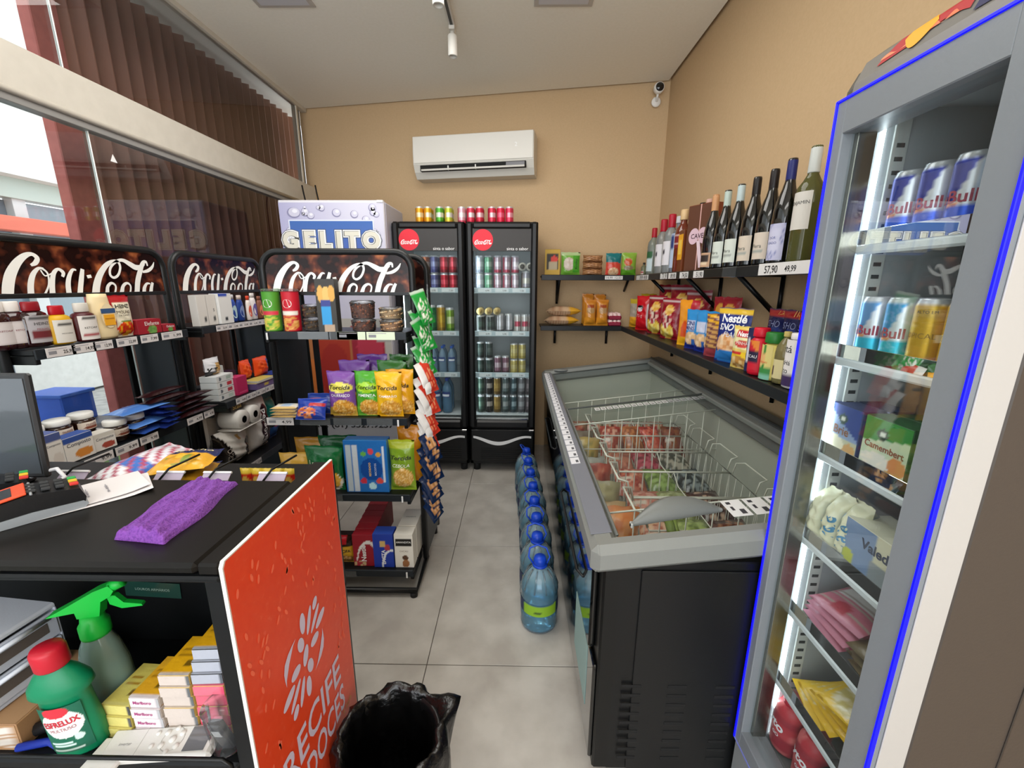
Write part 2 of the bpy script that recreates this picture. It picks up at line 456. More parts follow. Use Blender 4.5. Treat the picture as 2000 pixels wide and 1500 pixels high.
c.prism([(-1.93, 3.60), (WX-.022, 3.60), (-1.93, 4.12)], 3.0, 3.03, 'FFFFFF', 'CEIL', 'z'); struct(c.build('ceiling'))
c = M(); c.box(-2.0, -2.6, 3.1, 1.3, 4.6, 3.14, '0C0A08', 'RB'); struct(c.build('gap_shade'))  # near-black sheet above the ceiling, puts the edge gap's shade into colour
# glass wall on the left: beam, posts, panes
t = M(); t.box(-1.93, -2.6, 2.19, -1.865, 4.13, 2.36, mat='BEAM', b=.006)
t.cyl((-1.872, -2.6, 2.19), (-1.872, 4.12, 2.19), .013, mat='BEAM'); t.box(-1.925, -2.6, 2.150, -1.875, 4.12, 2.185, '8E8D8B', 'MT')
struct(t.build('trim_2'))
t = M(); t.box(-1.93, 3.96, 2.36, -1.89, 3.985, 3.0, 'D8D2C4', 'MT'); t.box(-1.945, 4.0, 2.36, -1.93, 4.1, 3.0, '80868A', 'MT'); struct(t.build('trim_3'))
t = M(); t.box(-1.925, -2.6, 2.97, -1.875, 4.12, 3.0, mat='BEAM', b=.002); struct(t.build('trim_4'))
t = M(); t.box(-1.93, -2.6, -.0, -1.88, 4.12, .04, '55585A', 'MT'); struct(t.build('trim_5'))
for k, (ya, yb, za, zb) in enumerate([(-2.6, 2.018, .04, 2.152), (2.026, 4.12, .04, 2.152), (-2.6, 1.967, 2.36, 2.972), (1.975, 3.96, 2.36, 2.972)]):
    w = M(); w.box(-1.905, ya, za, -1.897, yb, zb, mat='GW', b=.0004); w = struct(w.build('window_%d' % (k+1)))
    if k in (0, 2):
        e = M(); e.box(-1.907, yb+.0005, za, -1.895, yb+.005, zb, 'F4F8F4', 'PL'); struct(e.build('glass_edge_strip', w))
    if k == 1:
        e = M(); e.add([(-1.893, 2.10, 2.05), (-1.893, 2.135, 2.05), (-1.893, 2.118, 2.085)], [(0, 1, 2)], 'F2F2F2', 'PA'); struct(e.build('corner_sticker', w))

# ------------------------------------------------------------------ outdoors, seen through the glass
g = M(); g.box(-14, -6, -.12, -1.95, 12, -.03, mat='PAVE', b=.001); struct(g.build('outside_paving'))
g = M(); g.box(-5.6, -5, -.03, -3.3, 4.2, .02, mat='GRAS', b=.01); tag(g.build('lawn'), 'short green lawn outside the glass wall', 'grass', kind='stuff')
g = M(); g.box(-2.30, 2.225, -.03, -2.24, 2.36, 4.2, mat='SALM', b=.004)
tag(g.build('pillar'), 'salmon painted square pillar standing outside the glass wall', 'pillar')
cl = thing('cladding_screen', 'reddish brown vertical board cladding outside the glass wall', 'cladding', (-2.25, 2.42, -.03))
bm = M(); bm.box(0, 0, 0, .013, .006, .006)
bd = None
for k in range(24):
    m = M(); y = k*.1
    m.T = Matrix.Rotation(rad(35.5), 4, 'Z')
    m.box(-.17, -.006, 0, .006, .006, 3.14 + .004*(k % 3), mat='WOOD', b=.003)
    o = m.build('board', cl) if bd is None else None
    if bd is None: bd = o; o.location = (0, y, 0)
    else:
        o = bd.copy(); COL.objects.link(o); o.location = (0, y, 0); o.parent = cl
bk = M(); bk.box(-.2, -.03, 0, -.175, 2.4, 3.10, '3A2420', 'PL'); bk.build('backing_panel', cl)
s = M(); s.box(-2.9, 2.3, 3.16, -1.96, 5.0, 3.2, mat='CEIL', b=.001); struct(s.build('outside_soffit'))
b = thing('white_building', 'white rendered building across the yard with salmon beam', 'building', (-6.2, 2.0, -.03))
m = M(); m.box(-6.6, -3, 2.84, -6.2, 9, 6.5, mat='WHIT', b=.01); m.box(-6.6, -3, 0, -6.2, 9, .75, mat='WHIT', b=.01); m.build('wall', b, world=True)
m = M(); m.box(-6.5, -3, 2.76, -6.05, 9, 2.84, 'F2F2EE', 'PL'); m.build('eave', b, world=True)
m = M(); m.box(-6.45, -3, 2.52, -6.25, 9, 2.76, 'C3D0C6', 'PL'); m.build('window_head', b, world=True)
m = M(); m.box(-6.2, -3, 2.10, -6.0, 9, 2.27, 'E87860', 'PL', .01); m.build('beam', b, world=True)
for k in range(8):
    m = M(); y = -2.4+k*1.15; m.box(-6.5, y, .75, -6.4, y+1.0, 2.5, ('6F7F8C', '8FA0A8', '93897A')[k % 3], 'GL'); m.build('window', b, world=True)
    m = M(); m.box(-6.42, y+1.0, .75, -6.3, y+1.15, 2.52, 'DDE0DE', 'PL'); m.build('mullion', b, world=True)
# things standing just outside the glass behind the left rack
tb = thing('garden_table', 'grey table outside the glass behind the left rack', 'table', (-2.3, 1.7, -.03))
m = M(); m.box(-2.55, 1.2, .80, -2.05, 2.05, .83, '8D9296', 'PL', .004); m.build('tabletop', tb, world=True)
for x in (-2.5, -2.1):
    for y in (1.25, 2.0): mm = M(); mm.cyl((x, y, -.03), (x, y, .8), .02, col='8D9296'); mm.build('leg', tb, world=True)
m = M(); m.box(-.12, -.13, 0, .12, .13, .27, '4A78EC', 'PL', .008); m.box(-.13, -.14, .25, .13, .14, .28, '5A88F0', 'PL', .004)
one(m, 'storage_crate', 'bright blue plastic crate outside the glass behind the left rack', 'crate', (-2.25, 1.95, .83)).scale = (.8, .6, .55)
m = M(); m.box(-.11, -.12, 0, .11, .12, .2, 'E8E4DE', 'PA', .01); m.disc(.02, .07, .03, .03, 'C62060', warp=lambda x, z: (.111, x, z))
one(m, 'paper_carton', 'white carton with a pink spot outside, left of the blue crate', 'box', (-2.25, 1.5, .83))
m = M()
for z in (0, .13, .26):
    m.box(-.13, -.2, z, .13, .2, z+.02, 'D5E2EE', 'PL', .004)
for y in (-.19, .19):
    for x in (-.12, .12): m.box(x-.012, y-.012, 0, x+.012, y+.012, .3, 'C4D4E4', 'PL')
m.box(-.13, -.2, .29, .13, .2, .31, 'DCE8F2', 'PL', .004)
one(m, 'plastic_shelf', 'pale blue plastic shelf unit outside, on the white carton', 'shelf', (-2.25, 1.5, 1.031))

# ------------------------------------------------------------------ ceiling fittings
for k, (x, lab) in enumerate(((-1.29, 'square recessed ceiling panel, left of the track light'), (.24, 'square recessed ceiling panel, right of the track light'))):
    p = thing('ceiling_panel', lab, 'ceiling light', (x, 2.6, 3.0), 0, 'recessed square ceiling panels')
    m = M(); m.box(-.16, -.13, -.006, .16, .13, .0, 'B9B3AC', 'PL'); m.build('frame', p)
    m = M(); m.box(-.135, -.105, -.009, .135, .105, -.0061, 'C6C6CC', 'PL'); m.build('diffuser', p)
t = thing('track_light', 'white ceiling track light with two cylinder spots', 'track light', (-.395, 2.5, 3.0))
m = M(); m.box(-.018, -.55, -.03, .018, .42, 0, 'CFCBC4', 'PL'); m.box(-.008, -.1, -.032, .008, .38, -.03, '2A2A2A', 'PL'); m.build('track', t)
for y, dz in ((-.1, 0), (.37, 0)):
    m = M(); m.box(-.017, y-.03, -.05, .017, y+.03, -.03, 'DAD7D0', 'PL'); m.cyl((0, y, -.05), (0, y, -.075), .012, col='D0CDC6')
    m.lathe([(.001, -.07), (.026, -.07), (.028, -.075), (.028, -.175), (.025, -.18), (.022, -.176), (.02, -.16), (.001, -.16)], 20, 'DAD7D0', 'PL', c=(0, y, 0)); m.build('spot_head', t)
a = thing('air_conditioner', 'white split air conditioner on the tan back wall', 'air conditioner', (-.34, 3.87, 2.36), rad(-9.7))
pr = [(.0, .31), (-.165, .31), (-.19, .30), (-.20, .20), (-.198, .10), (-.17, .045), (-.13, .0), (0, -.0)]
m = M(); m.prism(pr, -.5, .5, 'D8D5CC', 'PL', 'x'); m.build('body', a)
m = M(); m.box(-.497, -.205, .105, .497, -.19, .305, 'E6E3DB', 'PL', .006)
m.text('2', .36, .21, .018, None, 'FFFFFF', 'PA', lambda x, z: (x, -.2055, z)); m.build('front_panel', a)
m = M(); m.box(-.44, -.203, .045, .44, -.12, .09, '0B0B0B', 'RB'); m.T = Matrix.Translation((0, -.004, 0)); m.build('air_slot', a)
m = M(); m.T = Matrix.Translation((0, -.205, .046)) @ Matrix.Rotation(rad(12), 4, 'X'); m.box(-.43, -.004, 0, .43, .004, .014, 'D9D6CE', 'PL'); m.build('flap', a)
for x in (-.2, .03):
    m = M(); m.box(x-.005, -.207, .045, x+.005, -.15, .08, 'E8E8E4', 'PL'); m.build('vane', a)
m = M(); m.box(.28, -.206, .06, .43, -.204, .085, '77777C', 'PL'); m.build('display', a)
c = thing('security_camera', 'small white and black security camera in the ceiling corner', 'camera', (1.048, 3.62, 2.86))
m = M(); m.lathe([(.001, 0), (.035, 0), (.035, .012), (.03, .018), (.001, .018)], 20, 'EDEBE6', 'PL'); m.v = [(x, -z, y) for x, y, z in m.v]; m.build('base', c)
m = M(); m.cyl((0, -.015, 0), (0, -.045, .05), .009, col='E6E4DF'); m.build('arm', c)
m = M(); m.lathe([(.001, -.03), (.03, -.028), (.038, -.01), (.038, .015), (.034, .03), (.001, .03)], 24, 'EDEBE6', 'PL'); m.v = [(x, -z-.05, y+.075) for x, y, z in m.v]; m.build('head', c)
m = M(); m.lathe([(.001, .028), (.031, .028), (.028, .035), (.001, .037)], 24, '101216', 'GL'); m.v = [(x, -z-.05, y+.075) for x, y, z in m.v]; m.build('lens', c)

# ------------------------------------------------------------------ hand lettered cola script (brush strokes: x, y, width)
def K(*p): return [((x-830)/1200, (905-y)/1200, w/1200) for x, y, w in p]
COKE = [K((448, 722, 16), (480, 705, 30), (498, 672, 30), (470, 648, 24), (425, 662, 36), (370, 710, 50), (320, 780, 62), (290, 850, 66), (272, 915, 66)),
        K((522, 742, 12), (488, 742, 20), (446, 785, 32), (418, 850, 38), (405, 915, 40)),
        K((512, 740, 14), (540, 775, 12), (530, 850, 12), (492, 915, 14)),
        K((500, 752, 10), (520, 790, 9), (560, 776, 9), (600, 752, 9)),
        K((634, 795, 20), (645, 765, 26), (615, 742, 20), (578, 775, 30), (552, 850, 36), (540, 915, 38)),
        K((742, 745, 10), (715, 744, 20), (682, 790, 30), (660, 850, 36), (652, 915, 38)),
        K((790, 735, 28), (768, 800, 36), (745, 870, 38), (732, 915, 40)),
        K((812, 792, 24), (846, 786, 24)),
        K((850, 925, 60), (875, 850, 56), (920, 770, 48), (985, 700, 38), (1050, 665, 26), (1095, 668, 22), (1105, 710, 20), (1075, 770, 20), (1030, 795, 20), (1003, 770, 20), (1020, 715, 20), (1080, 665, 22), (1140, 652, 28), (1200, 680, 42), (1250, 705, 46), (1300, 700, 36), (1345, 672, 16)),
        K((945, 920, 34), (962, 865, 26), (1000, 838, 20), (1030, 862, 16), (1012, 920, 16)),
        K((1072, 920, 38), (1097, 862, 28), (1138, 838, 20), (1166, 862, 15), (1150, 920, 16)),
        K((1372, 688, 14), (1365, 655, 22), (1330, 665, 34), (1290, 730, 44), (1245, 820, 48), (1215, 920, 48)),
        K((1310, 742, 18), (1370, 728, 28), (1420, 695, 24), (1448, 652, 6)),
        K((1365, 842, 12), (1330, 842, 20), (1298, 878, 32), (1285, 920, 36)),
        K((1393, 832, 24), (1372, 872, 32), (1355, 920, 36))]
COKEFULL = [K((448, 722, 16), (480, 705, 30), (498, 672, 30), (470, 648, 24), (370, 710, 50), (300, 820, 66), (300, 910, 60), (350, 945, 40), (420, 900, 14)),
        K((520, 745, 20), (440, 790, 42), (415, 880, 46), (450, 935, 30), (510, 870, 14), (530, 770, 14)),
        K((640, 770, 30), (600, 745, 26), (545, 830, 44), (560, 930, 40), (620, 890, 14)),
        K((760, 745, 20), (680, 790, 42), (665, 900, 44), (710, 920, 20), (780, 780, 30)), K((800, 735, 34), (755, 870, 44), (775, 935, 26)),
        K((812, 790, 30), (855, 784, 30)),
        K((1075, 770, 20), (1030, 795, 24), (1010, 740, 24), (1080, 665, 26), (960, 720, 46), (880, 850, 60), (900, 930, 44), (960, 930, 20)),
        K((1080, 665, 26), (1200, 690, 44), (1300, 700, 40), (1360, 660, 20)),
        K((1040, 845, 24), (970, 870, 40), (980, 940, 30), (1040, 890, 18), (1040, 845, 16)),
        K((1170, 700, 30), (1110, 860, 44), (1130, 940, 26)),
        K((1330, 665, 34), (1245, 820, 50), (1250, 935, 26)),
        K((1380, 838, 20), (1310, 870, 40), (1310, 940, 30), (1400, 830, 30), (1370, 930, 34))]
# ------------------------------------------------------------------ display racks
SH = [(1.285, -.085), (.895, -.150), (.52, -.175), (.12, -.195)]      # shelf height, front edge (rack local y)
def price_tag(parent, x, z, y, w=.075, t='9,99', h=.03, clearp=False, col='DAD6D6', tilt=0):
    m = M(); m.box(-w/2, -.0012, 0, w/2, 0, h, '3A4046' if clearp else col, 'CP' if clearp else 'PA', .0004)
    if not clearp:
        m.text(t, w*.24, h*.42, w*.36, h*.42, '202020', 'PA', lambda a, b: (a, -.0018, b), off=.01)
        m.box(-w*.42, -.0016, h*.3, -w*.16, -.001, h*.65, '8A8A90', 'PA', 0.0001)
        m.box(-w*.42, -.0016, h*.78, w*.2, -.001, h*.86, 'A8A4A8', 'PA', 0.0001)
    return m.build('price_tag', parent, (x, y-.002, z), (tilt, 0, 0))
def make_rack(loc, rz, label, double=False, feet=True):
    r = thing('display_rack', label, 'display rack', loc, rz)
    def loop(y, nm):
        m = M(); R = .075; pts = [(-.345, y, .06), (-.345, y, 1.642-R)]
        pts += [(-.345+R-R*cos(a*pi/12), y, 1.642-R+R*sin(a*pi/12)) for a in range(1, 7)]
        pts += [(.345-R+R*sin(a*pi/12), y, 1.642-R+R*cos(a*pi/12)) for a in range(0, 7)]
        pts += [(.345, y, .06)]
        m.tube(pts, .0155, 8, '1B1C1D', 'MT'); return m.build(nm, r)
    def head(y, s):
        m = M(); R = .07; pts = [(-.33, 1.462), (.33, 1.462)] + [(.33-R+R*cos(a*pi/12), 1.63-R+R*sin(a*pi/12)) for a in range(7)] + [(-.33+R-R*sin(a*pi/12), 1.63-R+R*cos(a*pi/12)) for a in range(7)]
        m.prism(pts, y-.004, y+.004, 'FFFFFF', 'ICEB'); h = m.build('header_board', r)
        l = M(); l.strokes(COKE, -.012*s, 1.466, .60, 'F0F0EC', 'PA', lambda x, z, i: (s*x, y-s*(.0055+i), z), zmin=1.4635); l.build('script_lettering', h)
        b = M(); b.box(-.335, y-.008, 1.448, .335, y+.008, 1.464, '1B1C1D', 'MT'); b.build('header_rail', r)
    loop(0, 'frame_tube'); head(0, 1)
    by = .32 if double else .2
    if double: loop(by, 'frame_tube'); head(by, -1)
    for x in (-.345, .345):
        m = M(); m.box(x-.012, .015, .08, x+.012, by-(.016 if double else 0), 1.30, '23282D', 'MT', .003); m.build('side_panel', r)
    m = M(); m.box(-.30, by-.02, .10, -.27, by-.005, 1.3, '141618', 'MT'); m.box(.27, by-.02, .10, .30, by-.005, 1.3, '141618', 'MT'); m.build('back_upright', r)
    for z, f in SH:
        s = M(); s.box(-.325, f+.006, z-.02, .325, by-.02 if not double else .15, z, '131416', 'MT', .003)
        s.box(-.325, f, z-.034, .325, f+.006, z+.002, '22272C', 'MT', .002); sh = s.build('shelf', r)
        for x in (-.318, .318):
            m = M(); m.box(x-.008, f+.004, z-.05, x+.008, .015, z-.02, '101112', 'MT'); m.build('shelf_arm', sh)
        SHELVES.setdefault(r.name, []).append(sh)
    m = M(); m.tube([(-.345, .02, .05), (-.345, -.22, .03), (.345, -.22, .03), (.345, .02, .05)], .014, 8, '0C0D0E', 'MT'); m.build('foot_bar', r)
    for x in (-.33, .33):
        m = M(); m.cyl((x, -.22, 0), (x, -.22, .022), .018, col='0A0A0A', mat='RB'); m.build('foot', r)
        m = M(); m.cyl((x, by, 0), (x, by, .06), .015, col='0A0A0A', mat='RB'); m.build('foot', r)
    return r
SHELVES = {}
RC = make_rack((-.831, 1.98, 0), 0, 'black cola display rack facing the aisle end, below the lilac freezer sign', True)
RA = make_rack((-1.66, 1.655, 0), FL, 'black cola display rack against the glass wall, nearest the monitor')
RB_ = make_rack((-1.66, 2.40, 0), FL, 'black cola display rack against the glass wall, holding toilet paper')
for k, (x, t, w) in enumerate([(-.25, '25,95', .1), (-.172, '14,95', .09), (-.10, '12,99', .08), (.0, '22,99', .095), (.105, '7,99', .09), (.225, '1,99', .12)]):
    price_tag(SHELVES[RA.name][0], x, 1.254, -.087, w-.004, t, .032)
for x, t, w in [(-.27, '9,99', .11), (-.16, '9,99', .1), (-.06, '9,98', .09), (.19, '4,99', .10), (.28, '4,98', .07)]: price_tag(SHELVES[RA.name][1], x, .864, -.152, w-.004, t, .032)
for x, t in [(-.19, '25,99'), (-.10, '12,98'), (-.01, '19,99'), (.08, '16,90'), (.17, '13,50'), (.26, '15,75')]: price_tag(SHELVES[RB_.name][0], x, 1.255, -.087, .088, t, .03)
for x, t in [(-.22, '14,80'), (-.13, '9,99'), (-.04, '12,89'), (.05, '11,20'), (.27, '7,99')]: price_tag(SHELVES[RB_.name][1], x, .865, -.152, .086, t, .032)
for x, t in [(-.28, '12,90'), (-.2, '12,98'), (.27, '7,99')]: price_tag(SHELVES[RB_.name][2], x, .49, -.177, .078, t, .032)
price_tag(SHELVES[RC.name][1], -.262, .862, -.154, .125, '4,99', .036)
for x, w in [(-.1, .14), (.04, .13)]: price_tag(SHELVES[RC.name][0], x, 1.252, -.087, w, '', .036, True)
for x in (.075, .21): price_tag(SHELVES[RC.name][0], x, 1.252, -.087, .13, '', .036, False, 'DDE8CC')
for x, w in [(-.1, .14), (.05, .13), (.2, .12)]: price_tag(SHELVES[RC.name][1], x, .862, -.154, w, '', .034, True)
price_tag(SHELVES[RC.name][2], -.06, .487, -.179, .13, '', .034, True); price_tag(SHELVES[RC.name][3], -.02, .087, -.199, .13, '', .034, True)
for i, (x, z, y) in enumerate([(-.31, 1.25, -.09), (.285, .86, -.155), (.29, .487, -.18), (.295, .087, -.2)]):
    m = M(); m.box(-.004, -.003, 0, .004, 0, .032, 'E8E8E8', 'PL'); m.build('price_clip', SHELVES[RC.name][[0, 1, 2, 3][i]], (x, y-.001, z))

# ------------------------------------------------------------------ rack facing the aisle end: products
def RCx(x, y, z): return (x, y, z)
def tubecan(pf, label, x, y):
    m = M(); r, h = .037, .19
    m.lathe([(r*.98, 0), (r, .004), (r, h-.01)], 28, paint=lambda u, v: pf(u, v), dz=.006, mat='PA')
    m.disc(0, .66*h, .021, .019, 'F4F1EA', warp=lambda a, z: (r*1.008*sin(a/r), -r*1.008*cos(a/r), z))
    c = M(); c.lathe([(r*1.04, h-.012), (r*1.04, h), (r*.9, h+.002), (.0001, h+.002)], 24, 'E4E4E0', 'CP')
    o = one(m, 'crisp_tube', label, 'crisps', (x, y, 1.286)); c.build('lid', o); return o
tubecan(paint('4E9A2C', ('r', .3, .42, .7, .52, 'D8344A'), ('n', .5, .2, .2, .2, 26, 'E8C860', 'B8C840', '4E9A2C')), 'green crisp tube, leftmost on the top shelf of the aisle end rack', -1.135, 1.945)
tubecan(paint('C6122A', ('r', .3, .42, .7, .52, 'F0E8DC'), ('n', .5, .2, .2, .2, 26, 'E8B060', 'D89040', 'C6122A')), 'red crisp tube beside the green one on the aisle end rack', -1.045, 1.945)
def tub(label, x, y, z, r, h, cols, lidc='CFC8C0', name='clear_tub', cat='snack tub', n=60):
    o = thing(name, label, cat, (x, y, z))
    m = M(); m.lathe([(r*.82, 0), (r*.95, .004), (r, h*.85), (r*1.02, h*.86)], 28, 'DAD8D2', 'CP'); m.build('tub', o)
    l = M(); l.lathe([(r*1.05, h*.85), (r*1.06, h*.9), (r*.95, h*.95), (r*.9, h), (.0001, h)], 28, lidc, 'CP'); l.build('lid', o)
    s = M(); s.lathe([(.001, .004), (r*.86, .005), (r*.93, h*.72), (r*.8, h*.79), (.001, h*.8)], 22, cols[0], 'FD')
    for k in range(n):
        a = 2*pi*k/n*7.1; zz = .008+h*.72*((k*.618) % 1); q = r*(.83+.1*zz/h); s.T = Matrix.Translation((q*cos(a), q*sin(a), zz)) @ Matrix.Rotation(k*1.3, 4, 'X') @ Matrix.Rotation(k*2.1, 4, 'Z')
        s.lathe([(.001, -.007), (.006, -.003), (.0065, .002), (.001, .007)], 6, cols[k % len(cols)], 'FD')
    s.T = None; tag(s.build('contents', o), kind='stuff'); return o
tub('upper brown snack tub behind the black crisp packet, left pile', -.955, 1.96, 1.286+.062, .043, .06, ['5A4022', '3E2A16', '7A5A30'])
tub('lower brown snack tub behind the black crisp packet, left pile', -.955, 1.96, 1.286, .043, .06, ['5A4022', '3E2A16', '6A4A28'])
tub('tall tub of chocolate curls, upper of the middle pile on the top shelf', -.715, 1.95, 1.286+.058, .054, .082, ['8A5038', 'A05C40', '6A3826'], n=110)
tub('short tub of chocolate curls, lower of the middle pile on the top shelf', -.715, 1.95, 1.286, .054, .056, ['8A5038', 'A05C40', '6A3826'], n=80)
tub('upper clear tub of pale round biscuits, right end of the top shelf', -.585, 1.95, 1.286+.056, .053, .055, ['F0CC98', 'E0B480', 'F8DCB0'])
tub('lower clear tub of pale round biscuits, right end of the top shelf', -.585, 1.95, 1.286, .053, .055, ['E4B080', 'F0C498', 'D8A068'])
m = carton(.085, .235, .06, paint('35332F', ('e', .25, .72, .17, .16, 'E2AE58'), ('e', .55, .70, .2, .17, 'EDBE6C'), ('e', .82, .74, .17, .16, 'DDA850'), ('r', .22, .14, .72, .5, '2E9AD8'), ('r', .22, .5, .72, .62, '35408C'), ('r', .3, .0, .85, .13, 'B8A088')), '35332F', '1A1A1A', (), n=(24, 40))
one(m, 'crisp_packet', 'tall black and blue packet with crisps pictured, standing proud on the top shelf', 'crisps', (-.862, 1.925, 1.286), rad(6))
NUT = ('E8B050', 'D89838', 'F0C878', 'C88830')
def torcida(base, low, lab, x, y, z, sub, seed, band=None, rz=0, h=.215, w=.13):
    sh = [('r', 0, 0, 1, .22, low)] + ([('e', .5, .66, .46, .11, band)] if band else []) + [('n', .58, .2, .4, .2, 30, *NUT)]
    m = pouch('p', w, h, .07, paint(base, *sh), (('Torcida', .48, .665, .80, '1A1410', {'shear': .25, 'off': .02, 'h': .09}), (sub, .5, .49, .7, 'F4F0F4', {'off': .01, 'h': .06})), seed=seed, n=(26, 34))
    return one(m, 'snack_bag', lab, 'snack', (x, y, z), rz)
torcida('7A4A9C', 'C8A040', 'purple snack bag, front row of the second shelf, left of the green bag', -.81, 1.865, .897, 'CHURRASCO', 1, 'E8DC5C')
torcida('4AA028', '6AB03C', 'green snack bag between the purple and yellow ones, second shelf', -.69, 1.872, .897, 'PIMENTA', 2, 'A8D830', w=.122)
torcida('EDB41C', 'E8A818', 'yellow snack bag in front of the second shelf right end', -.59, 1.86, .897, 'CAMARÃO', 3, w=.125)
torcida('E0A018', 'D89818', 'yellow snack bag behind the right edge of the front yellow one', -.548, 1.90, .897, '', 4, h=.218)
torcida('6A3C90', 'B89038', 'purple snack bag, taller, behind the front purple one', -.78, 1.955, .897, 'CHURRASCO', 5, h=.25, w=.15)
torcida('5E3484', 'B89038', 'purple snack bag at the very back of the second shelf', -.71, 2.01, .897, '', 6, h=.27, w=.15)
torcida('2E6A24', '3C7A2C', 'dark green snack bag behind the yellow ones', -.60, 1.955, .897, '', 7, h=.25, w=.14)
torcida('2A5A24', '3C7A2C', 'dark green snack bag at the very back right of the second shelf', -.56, 2.01, .897, '', 8, h=.27, w=.13)
for k in range(4):
    m = pouch('p', .115, .085, .022, paint('E6E0D2', ('r', .4, .25, .75, .7, 'A8C0DC'), ('r', 0, 0, 1, .15, 'D8B878')), seed=k, n=(10, 8), crimp=.08)
    o = one(m, 'biscuit_packet', f'white biscuit packet at the second shelf left end, {ORD[3-k] if k else "lowest"} of four', 'biscuits', (-1.065+.004*(k % 2), 1.80, .908+.0135*k)); o.rotation_euler = (rad(-90), 0, rad(4*(k % 2)))
m = pouch('p', .14, .1, .06, paint('1E3C9C', ('n', .4, .3, .35, .25, 12, 'C85830', 'D87A40', '1E3C9C', 'E8A070'), ('r', .5, .6, .95, .75, 'C03838')), seed=3); o = one(m, 'biscuit_packet', 'blue biscuit packet with orange picture beside the white packets', 'biscuits', (-.94, 1.80, .897)); o.rotation_euler = (rad(-28), 0, 0)
m = pouch('p', .14, .1, .05, paint('223C90', ('r', .1, .3, .5, .7, 'B84830')), seed=5); o = one(m, 'biscuit_packet', 'blue biscuit packet behind the orange pictured one', 'biscuits', (-.945, 1.90, .897)); o.rotation_euler = (rad(-30), 0, 0)
# third shelf
m = pouch('p', .15, .19, .07, paint('D8A038', ('g', (.75, .45, .08))), (('Leve', .42, .62, .4, 'F8F0DC'), ('gosto', .55, .46, .5, 'F8F0DC')), seed=2)
one(m, 'snack_bag', 'mustard yellow snack bag, left end of the third shelf', 'snack', (-1.065, 1.86, .522), rad(3))
m = pouch('p', .19, .225, .08, paint('1A6A38', ('e', .62, .22, .36, .26, 'F0ECE0'), ('n', .62, .26, .32, .24, 14, 'E8B040', 'D89828', 'F0C050')), (('Leve', .32, .66, .32, 'F8F4E4'), ('gosto', .55, .54, .42, 'F8F4E4')), seed=3, n=(30, 34))
one(m, 'snack_bag', 'large green snack bag with potato wedges pictured, third shelf', 'snack', (-.925, 1.86, .522), rad(-4))
m = pouch('p', .19, .24, .07, paint('17582E'), seed=7); one(m, 'snack_bag', 'dark green snack bag leaning behind the potato wedge bag', 'snack', (-.90, 1.965, .522), rad(5))
m = pouch('p', .17, .23, .07, paint('B8842C'), seed=8); one(m, 'snack_bag', 'mustard snack bag behind the left end of the third shelf', 'snack', (-1.03, 1.965, .522), rad(5))
m = carton(.205, .265, .06, paint('2A6EB8', ('r', .04, .02, .17, .92, 'B8C4CC'), ('r', .18, .02, .31, .92, 'C8D0D8'), ('e', .62, .45, .26, .22, '1C4C98'), ('e', .45, .75, .06, .05, '6AB050'), ('e', .62, .8, .07, .06, 'D84858'), ('e', .8, .74, .06, .05, 'D8A040'), ('e', .42, .22, .08, .06, 'C83848'), ('e', .62, .12, .09, .07, 'B8E0E8'), ('e', .8, .22, .08, .06, 'D85048'), ('r', .88, .2, .93, .9, 'D8E0E8')), '2A78C0', '3C88CC',
           (('RECHEADO', .58, .45, .34, 'E8C060', {'rot': pi/2, 'off': .02}), ('BISCOITOS', .71, .45, .3, 'D8E8F8', {'rot': pi/2})), n=(40, 44), mat='FI')
one(m, 'biscuit_pack', 'blue multipack of biscuits standing on the third shelf', 'biscuits', (-.713, 1.86, .522))
m = pouch('p', .125, .26, .07, paint('7A9C28', ('r', 0, 0, 1, .3, '8CA82C'), ('r', 0, .86, 1, 1, 'A8B428'), ('n', .55, .28, .4, .2, 26, 'E0B060', 'D0A048', 'EAC888', 'C89040')), (('Torcida', .5, .68, .84, '1A1410', {'shear': .25, 'off': .02, 'h': .08}), ('CEBOLA', .5, .53, .7, 'F0F0E0', {'shear': .3, 'h': .06})), seed=9, n=(26, 36))
one(m, 'snack_bag', 'olive green snack bag at the right end of the third shelf', 'snack', (-.548, 1.86, .522))
m = pouch('p', .12, .30, .06, paint('D88A18'), seed=11); one(m, 'snack_bag', 'orange snack bag peeping behind the olive green one', 'snack', (-.535, 1.96, .522))
# bottom shelf
m = pouch('p', .11, .155, .05, paint('D8A828', ('r', 0, .62, 1, 1, '2A1A12'), ('r', .25, .7, .68, .98, 'B81E28'), ('n', .5, .16, .5, .16, 16, 'B88040', '906030', 'D8B070')), (('FAROFA', .5, .48, .7, '2A1A10', {'off': .02}),), seed=2)
one(m, 'flour_bag', 'yellow and black bag of toasted flour on the bottom shelf', 'food bag', (-.865, 1.85, .122))
for k in range(7):
    m = carton(.105, .175, .055, paint('9C1426', ('e', .75, .12, .6, .7, 'F0ECE8'), ('e', .72, .05, .52, .66, '9C1426'), ('n', .3, .08, .3, .1, 12, 'D8C090', 'B83040')), '8E1222', 'A01828', (('Nestlé', .5, .42, .85, 'F4F0F0', {'rot': pi/2, 'off': .03}),) if k == 0 else (), n=(18, 26) if k == 0 else (4, 6))
    one(m, 'chocolate_box', 'dark red chocolate box, ' + (('front' if k == 0 else ORD[k].split(' ')[0] if k < 6 else 'last') + ' of the row on the bottom shelf'), 'chocolate', (-.757-.004*k, 1.845+.058*k, .122), 0, 'dark red chocolate boxes on the bottom shelf')
